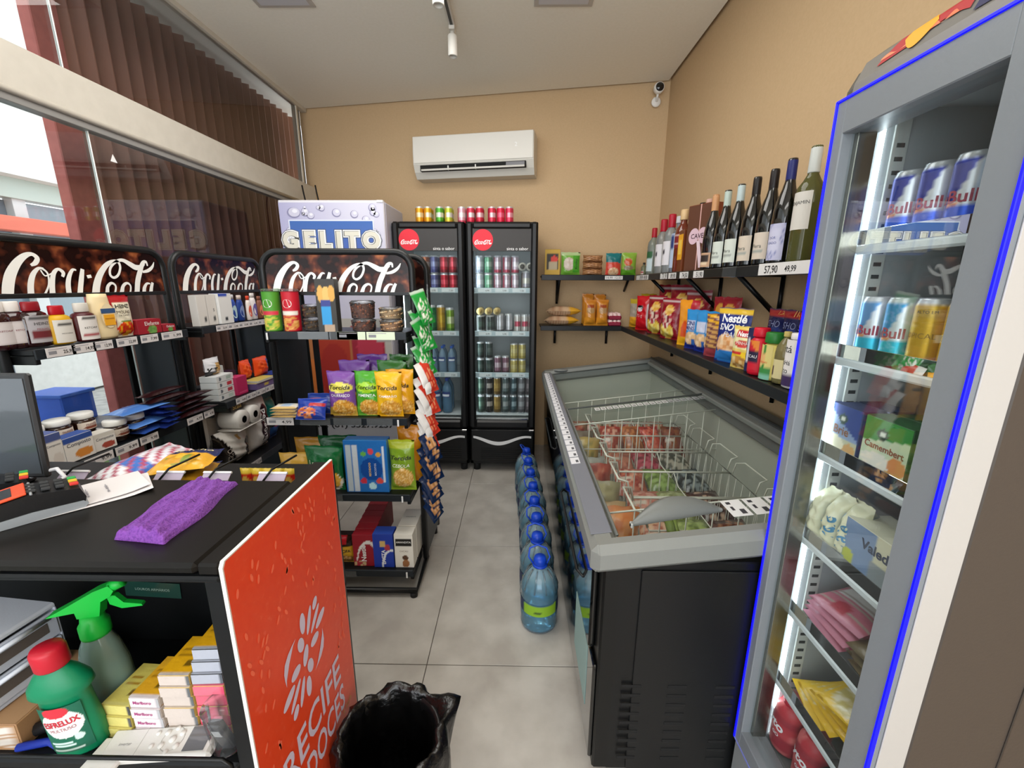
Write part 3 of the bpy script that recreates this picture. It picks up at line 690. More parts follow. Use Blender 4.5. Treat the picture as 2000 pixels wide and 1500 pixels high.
m = carton(.1, .185, .07, paint('1C3CA8', ('e', .9, .05, .5, .5, 'E8ECF4'), ('e', .98, .0, .5, .5, '1C3CA8'), ('r', .35, .62, .6, .8, 'D8B870'), ('e', .72, .6, .14, .1, 'B83848')), '1C3CA0', '2A50B8', (('LACTA', .5, .32, .8, 'F4F4F8', {'rot': pi/2, 'off': .03}),), n=(22, 28))
one(m, 'chocolate_box', 'blue chocolate box beside the dark red ones', 'chocolate', (-.655, 1.845, .122))
m = carton(.092, .185, .07, paint('EDE8DE', ('r', .05, .66, .95, .88, '181410'), ('e', .55, .3, .17, .07, '5A3A24'), ('e', .58, .12, .2, .12, 'A06A40')), 'E6E0D4', 'E8E4DA', (('AMANDITA', .5, .77, .8, 'F0F0EC', {'off': .02}), ('CACAU', .5, .5, .45, '8A7A6A')), n=(24, 36))
one(m, 'chocolate_box', 'white chocolate box at the right end of the bottom shelf', 'chocolate', (-.553, 1.845, .122))
m = carton(.092, .185, .16, paint('E2DCD0'), 'DDD6CA', 'E4E0D6', toptexts=(('AMANDITA', .6, '181410'),)); one(m, 'chocolate_box', 'white chocolate box behind the front white one', 'chocolate', (-.553, 1.97, .122))
# hanging strips of small packets beside the aisle end rack
def strip_bags(n, z0, z1, pf, txt, who, x0, y0, w=.085, h=.12):
    for k in range(n):
        t = k/(n-1); z = z0+(z1-z0)*t
        m = pouch('p', w, h, .028, pf, txt, n=(14, 14), seed=k+n, crimp=.07)
        o = one(m, 'snack_sachet', f'{who}, {ORD[k] if k < n-1 else "lowest"} on the hanging strip', 'snack', (x0+.012*sin(k*2.1), y0-.03+.006*(k % 3), z))
        o.rotation_euler = (rad(-16), rad(-14+7*sin(k*1.7)), rad(52+9*sin(k*2.7)))
strip_bags(8, 1.36, 1.07, paint('1E9038', ('n', .5, .35, .4, .3, 9, 'E8E8D8', '2AA848', '1E9038'), ('r', 0, .9, 1, 1, 'B8C8B8')), (), 'green crisp sachet', -.425, 2.0)
strip_bags(10, 1.03, .70, paint('D03A28', ('r', 0, 0, .42, 1, 'E8E4E0'), ('n', .7, .4, .25, .25, 9, 'E8A070', 'D03A28')), (), 'red and white snack sachet', -.415, 1.97)
strip_bags(11, .68, .33, paint('14284C', ('n', .55, .5, .33, .4, 7, 'D8A070', 'E8B888', '14284C', 'C08850')), (), 'navy pretzel sachet', -.405, 1.95)
m = M(); m.box(-.42, 1.97, .30, -.416, 1.985, 1.50, 'C8CCC8', 'CP'); one(m, 'clip_strip', 'clear plastic clip strip with sachets hanging beside the aisle end rack', 'clip strip', (0, 0, 0))

# ------------------------------------------------------------------ left racks: products (x of the shelf row = world Y)
def LA(y, x, z): return (x, y, z)
S1, S2, S3 = 1.287, .897, .522
b, p = bottle('sauce', .034, .145, '2C0C10', cap='E4E0DC', caph=.22, lab=paint('B8B0B0', ('r', .2, .1, .8, .9, 'CFC8C8')), labz=(.12, .6), sy=.62, texts=(('KETCHUP', 0, .6, .9, '803040'),))
for k, y in enumerate((1.315, 1.36)):
    q = put(b, p, 'sauce_bottle', ('clear and dark sauce bottle, leftmost on the top rack shelf by the glass', 'dark sauce bottle between the leftmost one and the one with keystone label')[k], 'sauce bottle', LA(y, -1.655, S1), FL) if k == 0 else dup(q, LA(y, -1.655, S1), None, 'dark sauce bottle, second from the left on the top rack shelf')
b, p = bottle('sauce', .037, .145, '24090C', cap='8A1420', caph=.2, lab=paint('A8A4A8', ('r', .08, .82, .92, .9, '3A3A3A'), ('r', .1, .2, .9, .4, '6A2028')), labz=(.1, .7), sy=.62, texts=(('HEINZ', 0, .7, 1.0, '303030'), ('MOLHO', 0, .5, .8, '904050')))
put(b, p, 'sauce_bottle', 'dark sauce bottle with grey keystone label left of the mustard', 'sauce bottle', LA(1.405, -1.64, S1), FL)
b, p = bottle('sauce', .034, .125, 'D0A010', 'PL', cap='B01020', caph=.24, lab=paint('D8D4CC', ('r', .2, .8, .8, .86, '202020')), labz=(.05, .66), sy=.62, texts=(('MOSTARDA', 0, .4, .9, '606060'),))
put(b, p, 'sauce_bottle', 'yellow mustard bottle with red cap', 'sauce bottle', LA(1.468, -1.625, S1), FL)
b, p = bottle('sauce', .036, .13, '4A1018', 'PL', cap='D0CCC4', caph=.24, lab=paint('E0DCD8', ('r', .2, .84, .8, .9, '202020'), ('r', .1, .18, .9, .26, 'A02030')), labz=(.05, .7), sy=.62, texts=(('KETCHUP', 0, .5, 1.1, '202020'),))
put(b, p, 'sauce_bottle', 'ketchup bottle with white cap and white label', 'sauce bottle', LA(1.55, -1.62, S1), FL)
b = M(); b.lathe([(.036, 0), (.04, .01), (.041, .05), (.035, .11), (.03, .15), (.028, .165), (.0001, .166)], 24, 'E8D4A8', 'PL', sy=.6)
l = M(); l.disc(0, .085, .024, .045, 'EAD8B0', warp=lambda x, z: (x, -.0262, z)); l.box(-.024, -.028, .095, .024, -.0265, .112, '30507C', 'PA', .0003); l.box(-.018, -.028, .05, .018, -.0265, .09, 'E8A420', 'PA', .0003); l.text('MAIONESE', 0, .075, .03, None, '8A4010', 'PA', lambda x, z: (x, -.0284, z))
put(b, [('paper_label', l)], 'mayonnaise_bottle', 'cream mayonnaise bottle with blue and orange label', 'sauce bottle', LA(1.625, -1.625, S1), FL)
m = pouch('p', .1, .165, .045, paint('E4DCC4', ('r', 0, .83, 1, 1, 'A81820'), ('r', 0, 0, .12, 1, '9C1820'), ('r', .9, 0, 1, 1, '9C1820'), ('n', .55, .2, .4, .18, 12, 'C82820', 'E8A020', 'D84018'), ('r', .3, .36, .8, .39, '4A8030')), (('HEINZ', .5, .74, .6, '202018', {'off': .02}), ('MOLHO', .5, .6, .6, '403020'), ('DE TOMATE', .5, .52, .5, '403020')), seed=1, n=(26, 32))
one(m, 'tomato_sauce_pouch', 'white and red pouch of tomato sauce at the right of the bottles', 'sauce pouch', LA(1.695, -1.615, S1), FL)
for k, (y, w, lb) in enumerate([(1.80, .12, 'front red seasoning box with white lettering, top shelf by the glass'), (1.90, .07, 'small red seasoning box right of the larger one')]):
    m = carton(w, .06 - .03*k, .05, paint('9C1828', ('n', .6, .25, .2, .3, 14, '5A8C40', '70A050')), '8A1420', 'A42030', (('Elefante', .6, .72, .6, 'F0ECE8'),), n=(20, 12)); one(m, 'seasoning_box', lb, 'box', LA(y, -1.62, S1), FL)
for o_ in D.objects:
    if o_.name.startswith(('sauce_bottle', 'mayonnaise')) and o_.parent is None: o_.scale = (1.2, 1.2, 1.04)
# second shelf
for k, (y, x, h, c1, lb) in enumerate([(1.275, -1.555, .12, '4A5890', 'white and blue milk powder box, leftmost on the second shelf'), (1.352, -1.555, .088, '30509C', 'white milk powder box with blue top, front of the second shelf'), (1.445, -1.555, .064, 'D8D4CC', 'small white food supplement box right of the blue topped one')]):
    m = carton((.052, .1, .075)[k], h, .05, paint('E6E2DC', ('r', 0, .8, 1, 1, c1), ('e', .62, .25, .32, .2, ('D8D0C8', 'D88A38', 'A84838')[k])), 'D8D8DA', c1, (('Composto', .5, .66, .8, '283048'),), n=(18, 20)); one(m, 'powder_box', lb, 'box', LA(y, x, S2), FL + rad((0, 0, -6)[k]))
def nutella(y, x, lb, z=S2):
    r = .037; b = M(); b.lathe([(.026, 0), (.033, .006), (r, .03), (r, .055), (.030, .068)], 24, '2E1710', 'GL')
    c = M(); c.lathe([(.035, .066), (.036, .07), (.036, .084), (.033, .087), (.0001, .087)], 24, 'E6E6E2', 'PL')
    l = M(); l.grid(lambda u, v: ((r+.0006)*sin((u-.5)*2.2), -(r+.0006)*cos((u-.5)*2.2), .026+.028*v), paint('E8DED2', ('r', .15, .5, .85, .85, 'E0D4C8'), ('e', .5, .25, .3, .2, '7A3A28')), 14, 8); rtext(l, r+.001, 'nutella', 0, .045, .036, '70202A')
    return put(b, [('lid', c), ('paper_label', l)], 'spread_jar', lb, 'jar', LA(y, x, z), FL)
m = carton(.30, .045, .07, paint('D8D4D0'), 'D4D0CC'); one(m, 'powder_box', 'long flat white box under the three leftmost spread jars', 'box', LA(1.395, -1.64, S2), FL)
q = nutella(1.30, -1.63, 'hazelnut spread jar behind the boxes, leftmost of five white lids', S2+.0455)
for y, x, l in [(1.385, -1.63, 'hazelnut spread jar behind the boxes, second of five white lids'), (1.468, -1.63, 'hazelnut spread jar, middle of five white lids'), (1.525, -1.565, 'hazelnut spread jar, fourth of five white lids'), (1.605, -1.565, 'hazelnut spread jar, rightmost of five white lids')]: dup(q, LA(y, x, S2+(.0455 if x < -1.6 else 0)), None, l)
for k in range(3):
    m = pouch('p', .2, .1, .03, paint('4C7CC8', ('r', .3, .35, .75, .65, 'B8CCE8'), ('s', 6, 2, .3, '6A98DC')) if k < 2 else paint('2C4C98'), seed=k, n=(16, 8), crimp=.06, mat='FI')
    o = one(m, 'cookie_packet', ('blue cookie packet with pale stripe, top of the pile behind the spread jars', 'blue cookie packet under the striped one', 'dark blue cookie packet at the bottom of the pile')[k], 'biscuits', (-1.70, 1.56+.02*k, S2+.012+.026*(2-k))); o.rotation_euler = (rad(90), 0, rad(90+(k-1)*6)); o.location = (-1.60, 1.62+.015*k, S2+.014+.03*(2-k)+.03*(k == 0))
for k in range(5):
    m = pouch('p', .07, .19, .028, paint('1C2E74', ('r', .2, .4, .8, .6, '3858A8')), seed=k, n=(8, 10), crimp=.04)
    o = one(m, 'cookie_packet', 'dark blue cookie packet, ' + ['lowest', 'second from the bottom', 'middle', 'fourth from the bottom', 'topmost'][k] + ' of the slanting pile right of the jars', 'biscuits', (-1.53, 1.69, S2+.014+.019*k)); o.rotation_euler = (rad(90), rad(4*k-6), rad(90+5*(k % 3)-4)); o.location[0] = -1.66
for k in range(6):
    m = pouch('p', .055, .22, .026, paint('2A0F12', ('r', .2, .1, .8, .3, '4A1C1C'), ('r', .3, .4, .7, .8, '5A2420')), (), seed=k, n=(8, 12), crimp=.04)
    o = one(m, 'wafer_packet', 'dark chocolate wafer packet, ' + ['lowest', 'second', 'third', 'fourth', 'fifth', 'topmost'][k] + ' in the dark pile at the rack right end', 'biscuits', (0, 0, 0)); o.rotation_euler = (rad(90), 0, rad(180+3*(k % 3)-3)); o.location = (-1.53-.01*(k % 2), 1.77 if k < 4 else 1.63, S2+.013+.0255*k+(.004 if k > 3 else 0))
# toilet paper rack, top shelf: toiletries
def flask(col, cap, w, h, lb, y, x, lab=None, txt=None, caph=.16, name='lotion_bottle', sy=.55):
    r = w/2; b = M(); b.lathe([(r*.8, 0), (r, .006), (r*1.0, h*.45), (r*.85, h*.72), (r*.6, h*.84)], 20, col, 'PL', sy=sy)
    c = M(); c.lathe([(r*.62, h*.84), (r*.64, h), (r*.5, h+.002), (.0001, h+.002)], 16, cap, 'PL', sy=sy)
    ps = [('cap', c)]
    if lab:
        l = M(); l.disc(0, h*.38, r*.7, h*.24, lab, warp=lambda a, z: (a, -r*sy*sqrt(max(0, 1-(a/r)**2))-.0012, z))
        if txt: l.text(txt, 0, h*.4, r*1.1, None, '303048', 'PA', lambda a, z: (a, -r*sy-.0018, z))
        ps.append(('paper_label', l))
    return put(b, ps, name, lb, 'toiletry', LA(y, x, S1), FL)
for k, (y, x, w, h, lb) in enumerate([(2.13, -1.62, .065, .155, 'white soap refill packet, leftmost above the toilet paper rack'), (2.195, -1.62, .07, .155, 'white soap refill packet, second on the toiletries shelf')]):
    m = carton(w, h, .04, paint('DAD6D0', ('r', .55, .1, .85, .25, '4A4A4A')), 'D0CCC6', 'E4E2DE', (('S', .7, .5, .12, '303030'),) if k else (), n=(8, 12)); one(m, 'soap_packet', lb, 'toiletry', LA(y, x, S1), FL)
m = carton(.1, .16, .05, paint('E4E4E2', ('r', 0, .9, .7, 1, '2848B0'), ('r', .3, .12, .5, .2, '30363A')), 'DDDDDB', '3050B8', (), n=(14, 16)); one(m, 'soap_packet', 'large white packet with blue top on the toiletries shelf', 'toiletry', LA(2.285, -1.61, S1), FL)
flask('2C4CA4', 'D8D8DC', .062, .15, 'blue shampoo bottle with white cap, left of two', 2.375, -1.615, 'B8D8E0')
flask('22408C', 'D8C8C0', .055, .145, 'blue shampoo bottle with pinkish cap, right of two', 2.445, -1.615, '8090B8')
flask('E8DCD4', 'D8482C', .042, .14, 'white bottle with orange cap and orange stripe', 2.50, -1.60, 'D85838')
flask('E6DEDE', 'E0D8D4', .055, .155, 'white bottle with purple label near the shelf end', 2.56, -1.61, '6858A0', '')
flask('8A5440', '8A5440', .05, .135, 'brown bottle at the right end of the toiletries shelf', 2.625, -1.61, 'E8885C')
# second shelf
for k in range(4):
    m = carton(.13, .031, .09, paint('D8DADA', ('r', .55, .2, .85, .8, ('B8C8C0', 'B0404C', 'C03844', 'A8B8B0')[k]), ('e', .2, .5, .07, .3, '58606A')), 'CED2D2', 'DEE0E0', n=(24, 8)); one(m, 'medicine_box', f'white sanitary product box, {ORD[3-k] if k else "lowest"} of the stack of four', 'box', LA(2.15, -1.60, S2+.033*k), FL)
m = pouch('p', .11, .09, .06, paint('DCDCE0', ('r', .5, 0, 1, .7, 'C8A060'), ('r', 0, 0, .5, .25, '2A2A2E')), (('KIT', .3, .3, .5, '1A1A1A', {'off': .03}),), seed=4); one(m, 'travel_kit', 'clear and white travel kit lying on the sanitary boxes', 'toiletry', LA(2.14, -1.61, S2+.133), FL)
m = carton(.085, .1, .05, paint('B82058', ('r', .1, .1, .9, .14, 'D85080')), 'A81C50', 'C83868'); one(m, 'plaster_box', 'deep pink box of plasters on the second shelf', 'box', LA(2.25, -1.56, S2), FL)
m = carton(.05, .11, .04, paint('D8E0DC', ('r', 0, 0, 1, .4, '2E8468')), 'C8D4D0', 'E0E4E4'); one(m, 'toothpaste_box', 'white and green box standing behind the deep pink one', 'box', LA(2.24, -1.66, S2+.05), FL)
m = carton(.06, .07, .05, paint('3C2038', ('r', 0, .3, 1, .6, 'C83060')), '3C2038'); m2 = one(m, 'toothpaste_box', 'small dark box with a pink band behind the plasters', 'box', LA(2.31, -1.65, S2+.05), FL)
m = carton(.19, .048, .16, paint('2E2A34', ('n', .5, .5, .5, .5, 12, '4A4450', '2A2834', '585060')), '2A2A30', '3A3A40'); one(m, 'razor_tray', 'low dark tray behind the plasters holding small packs', 'box', LA(2.275, -1.70, S2), FL)
for k, (y, x, w, lb) in enumerate([(2.40, -1.61, .09, 'orange pack of sanitary pads, left one of two'), (2.52, -1.59, .14, 'orange pack of sanitary pads with blue corner, right one of two')]):
    m = pouch('p', w, .115, .07, paint('E04A1C', ('r', .72, .45, 1, .85, '1E3C98'), ('n', .3, .5, .2, .3, 8, 'E8602C', 'D04018')), (), seed=k+2, n=(22, 22)); one(m, 'pad_pack', lb, 'sanitary pack', LA(y, x, S2+.05), FL)
m = carton(.12, .05, .1, paint('20307C', ('r', .5, .2, .95, .8, '3858B8')), '20307C', '2A3C8C', ()); one(m, 'pad_pack', 'flat blue pack under the orange pads at the right end', 'sanitary pack', LA(2.60, -1.56, S2), FL)
m = carton(.2, .035, .1, paint('6A5A88', ('r', .4, .3, .6, .7, 'C8B050')), '5A4A78', 'B8A868'); one(m, 'soap_tray', 'flat pack with yellow and grey picture under the orange pads', 'box', LA(2.43, -1.56, S2), FL)
m = carton(.17, .012, .09, paint('C8C4B8'), 'B8B8B0', 'C8B860'); o = one(m, 'bandage_pack', 'flat grey and yellow pack in front of the orange pads', 'sanitary pack', LA(2.43, -1.55, S2+.037), FL)
# third shelf: toilet paper
m = pouch('p', .25, .20, .17, paint('DCD8D2', ('d', -1.6, -.5, -.6, '15110E'), ('r', .60, .18, .97, .66, '231A14'), ('r', .42, .68, .5, .84, 'B08848')), (('SIRIO', .17, .35, .3, 'B8ACA0', {'rot': pi/2}), ('Sirio', .78, .42, .26, 'C8B8A0')), seed=1, n=(34, 28), crimp=.02, mat='FI'); one(m, 'toilet_paper_pack', 'large white pack of toilet rolls with black sweep, front of the third shelf', 'toilet paper', LA(2.165, -1.60, S3), FL)
t = thing('toilet_paper_pack', 'twin pack of toilet rolls lying on top of the large pack', 'toilet paper', (-1.55, 2.21, S3+.205), FL)
for y in (-.05, .05):
    m = M(); m.T = Matrix.Translation((y, 0, .05)) @ Matrix.Rotation(rad(90), 4, 'X'); m.lathe([(.02, .06), (.05, .058), (.052, .05), (.052, -.05), (.05, -.058), (.02, -.06)], 24, 'DAD6D0', 'PA'); m.lathe([(.02, .0602), (.0001, .0602)], 16, '8A867E', 'PA'); m.build('toilet_roll', t)
m = M(); m.box(-.104, -.062, -.003, .104, .062, .0, 'E0DCD6', 'FI', .002); m.build('wrapper', t)
m = carton(.1, .045, .09, paint('1A1410'), '1A1410', 'E0DCD4', (('Scala', .5, .5, .7, 'C8A050'),)); one(m, 'napkin_pack', 'small black napkin pack just under the second shelf rail', 'napkins', LA(2.15, -1.56, S3+.31), FL)
m = M(); m.box(-.09, -.05, 0, .09, .05, .31, 'D8D2CC', 'FI', .02); one(m, 'toilet_paper_pack', 'tall plain pack of toilet rolls behind the twin pack', 'toilet paper', LA(2.18, -1.715, S3), FL)
m = pouch('p', .2, .33, .15, paint('DCD6D2', ('e', .6, .42, .28, .42, '2A0C18'), ('d', 1, .0, .93, 'DCD6D2')), (('Personal', .5, .43, 1.05, 'ECE8E8', {'rot': -pi/2, 'off': .02}), ('VIP', .72, .5, .25, 'A8A0A0', {'rot': -pi/2})), seed=3, n=(30, 40), crimp=.02); one(m, 'toilet_paper_pack', 'white pack of toilet rolls with dark oval, right of the large pack', 'toilet paper', LA(2.375, -1.58, S3), FL)
m = pouch('p', .1, .27, .1, paint('1E7C74', ('r', 0, 0, 1, .4, '28508C'), ('r', .3, .3, .8, .5, 'B03048')), seed=5); one(m, 'toilet_paper_pack', 'teal wrapped pack at the right end of the third shelf', 'toilet paper', LA(2.56, -1.60, S3), FL)

# ------------------------------------------------------------------ low rack on the customer side of the counter
lr = thing('counter_rack', 'low black wire rack on the customer side of the counter', 'rack', (-.95, .98, 0))
m = M(); m.box(-1.42, .86, .985, -.52, 1.10, 1.0, '111213', 'MT', .003); m.build('shelf', lr, world=True)
m = M(); m.box(-1.42, .86, .60, -.52, 1.10, .615, '111213', 'MT', .003); m.build('shelf', lr, world=True)
for x in (-1.41, -.53):
    for y in (.87, 1.09):
        m = M(); m.box(x-.01, y-.01, 0, x+.01, y+.01, 1.0, '111213', 'MT'); m.build('post', lr, world=True)
for k, x in enumerate((-1.03, -.805, -.695, -.565)):
    m = M(); m.T = Matrix.Translation((x, .868, 1.052)) @ Matrix.Rotation(rad(-50), 4, 'X'); m.box(-.032, -.002, 0, .032, 0, .03, 'B4A8BC', 'PL', .0005); m.box(-.033, -.004, .026, .033, .001, .031, 'E8E8EA', 'PL', .0005); m.build('price_plate', lr, world=True)
    m = M(); m.tube([(x+.025, .95, 1.09), (x, .885, 1.082), (x-.02, .86, 1.05)], .0025, 6, '0A0A0A', 'MT'); m.build('hook_wire', lr, world=True)
def flatbag(lb, x, y, z, w, h, d, pf, tx, rz, seed, tilt=90, name='food_bag'):
    m = pouch('p', w, h, d, pf, tx, seed=seed, n=(22, 24)); o = one(m, name, lb, 'food bag', (x, y, z)); o.rotation_euler = (rad(-tilt), 0, rz); return o
flatbag('blue, white and red striped bag lying on the low rack', -.99, .885, 1.035, .13, .19, .05, paint('D8D8E0', ('r', 0, 0, 1, .3, 'E6E6EA'), ('r', 0, .3, 1, .5, '3A6CC0'), ('s', 3, 6, .35, 'B04058')), (), rad(-25), 1, tilt=80)
for k in range(2):
    flatbag(('yellow cornmeal bag, upper of two on the low rack', 'yellow cornmeal bag, lower of two on the low rack')[1-k], -.90+.012*k, .94, 1.028+.036*k, .13, .13, .045, paint('DDA42C', ('r', 0, 0, .42, 1, '1C2858') if k else ('r', 0, 0, .1, 1, '1C2858'), ('n', .7, .5, .2, .3, 6, 'E8B840', 'C89020', '7A8C30')), (('Vitamilho', .24, .5, .8, 'E8D8A0', {'rot': pi/2}),) if k else (), rad(-72), k+2, tilt=88)
for k in range(5):
    m = pouch('p', .028, .055, .018, paint('C8281C', ('r', 0, .75, 1, 1, 'E0C040'), ('e', .55, .35, .35, .3, 'D8B050')), seed=k, n=(8, 10)); one(m, 'seasoning_sachet', ['first', 'second', 'third', 'fourth', 'fifth'][k] + ' red and yellow sachet from the left in the row behind the counter', 'seasoning', (-.672+.027*k, .95, 1.0))
# ------------------------------------------------------------------ lilac upright freezer
g = thing('upright_freezer', 'tall upright freezer printed with lilac droplets and a blue name panel', 'freezer', (-1.145, 2.75, 0))
m = M(); m.box(-1.472, 2.76, .03, -.818, 3.13, 2.0, 'C6C6D4', 'PL', .012); m.build('body', g, world=True)
rnd = random.Random(4)
dr = [(rnd.random(), .70+.30*rnd.random(), .012+.03*rnd.random(), .5+rnd.random()*.4) for _ in range(46)]
dr += [(.14, .965, .06, .3), (.08, .90, .03, 1.2), (.3, .955, .035, .5), (.55, .965, .04, .6), (.72, .96, .035, .7), (.9, .965, .03, .6), (.96, .89, .03, .8)]
m = M(); m.box(-1.472, 2.735, .06, -.818, 2.757, 2.0, 'DEDCE4', 'PL', .006)
def gf(u, v):
    c = mixc(lin('9E9CC8'), lin('CDCBDC'), min(1, .3+u)); a, b = u, v
    if v < .24: c = lin('B4B4BC')
    return c
m.grid(lambda u, v: (-1.468+.646*u, 2.7342, .30+1.685*v), gf, 10, 20, 'PA', False); fp = m.build('door', g, world=True)
m = M()
for u, v, r, k in dr:
    x, z, w, h = -1.468+.646*min(max(u, .07), .93), min(.30+1.685*v, 1.955), r*.7, r*.7*(.6+k*.5)
    m.disc(x, z, w, h, '8886A8', y=2.7332); m.disc(x+w*.08, z+h*.1, w*.84, h*.84, 'C9C7DA', y=2.7326); m.disc(x+w*.2, z+h*.3, w*.4, h*.35, 'E4E3EE', y=2.7320)
tag(m.build('droplet_print', fp, world=True), kind='stuff')
m = M(); m.quad((-1.415, 2.7314, 1.60), (-.885, 2.7314, 1.60), (-.885, 2.7314, 1.885), (-1.415, 2.7314, 1.885), 'DCE2F0', 'PA')
m.grid(lambda u, v: (-1.408+.516*u, 2.7308, 1.60+.278*v), lambda u, v: mixc(lin('4F62B4'), lin('3A66AE'), v), 2, 4, 'PA', False); m.build('name_panel', fp, world=True)
m = M(); wp = lambda e: (lambda x, z: (x, e, z)); tx = -1.16
for i, ch in enumerate('GELITO'):
    cx = -1.415 + (0, .122, .222, .305, .388, .508)[i]; hh = .118
    for off, yy, cc, dx in ((.15, .0, '3A4048', 0), (.125, .0005, 'F2F2F4', 0), (.075, .001, '6A6A64', -.002), (.055, .0015, 'DCD8CA', .001)):
        m.text(ch, cx+dx, 1.765, None, .104*(.72+2*off)/.82, cc, 'PA', wp(2.7302-yy), off=off)
m.build('name_lettering', fp, world=True)
m = M(); m.grid(lambda u, v: (-1.468+.646*u, 2.7330, .62+.66*v), paint('B8B4AC', ('r', .03, 0, .60, .86, 'C4601C'), ('e', .1, .5, .18, .32, 'C87030'), ('r', .03, .60, .60, .86, 'B07040'), ('r', .20, 0, .56, .78, 'A83018'), ('e', .40, .45, .16, .3, '9C2014'), ('r', .60, .3, .93, .92, '981830'), ('e', .78, .72, .14, .16, 'B83048'), ('r', .86, .78, 1, 1, 'A8A8A4'), ('e', .93, .88, .04, .08, '4A4A40')), 50, 50, 'PA', False); m.build('drink_print', fp, world=True)
m = M(); m.quad((-1.468, 2.7325, .46), (-.822, 2.7325, .46), (-.822, 2.7325, .60), (-1.468, 2.7325, .60), 'A4A4AA'); m.text('SAC: (81) 3527.9237', -1.14, .545, .60, .05, '26262A', 'PA', wp(2.7318), off=.03)
m.build('phone_lettering', fp, world=True)
m = M(); m.box(-1.47, 2.71, .385, -.83, 2.734, .415, 'C8C8CC', 'PL', .006); m.build('handle_bar', g, world=True)
m = M(); m.box(-.86, 2.73, 1.985, -.82, 2.76, 2.0, 'E8E8E8', 'PL'); m.build('hinge_cover', g, world=True)
for x in (-1.43, -.86):
    m = M(); m.cyl((x, 2.80, 0), (x, 2.80, .032), .022, col='101010', mat='RB'); m.build('foot', g, world=True)
def _move(o):
    for ch in o.children:
        for v in ch.data.vertices: v.co = (v.co.x*1.109, v.co.y*1.25, 1.5+(v.co.z-1.5)*1.109 if v.co.z > .3 else v.co.z*.56)
        ch.data.update(); _move(ch)
_move(g); g.location = (-1.277, 3.05, 0)
for k, x in enumerate((-1.783, -1.672)):
    m = M(); m.tube([(x, 3.75, 1.3), (x, 3.75, 2.14), (x-.015, 3.75, 2.24), (x-.022, 3.75, 2.30)], .006, 6, '101010', 'RB'); m.box(x-.02, 3.74, 1.28, x+.02, 3.76, 1.31, '101010', 'RB')
    one(m, 'cable', ('black upright cable left of the lilac freezer top', 'black upright cable behind the lilac freezer top')[k], 'cable', (0, 0, 0))

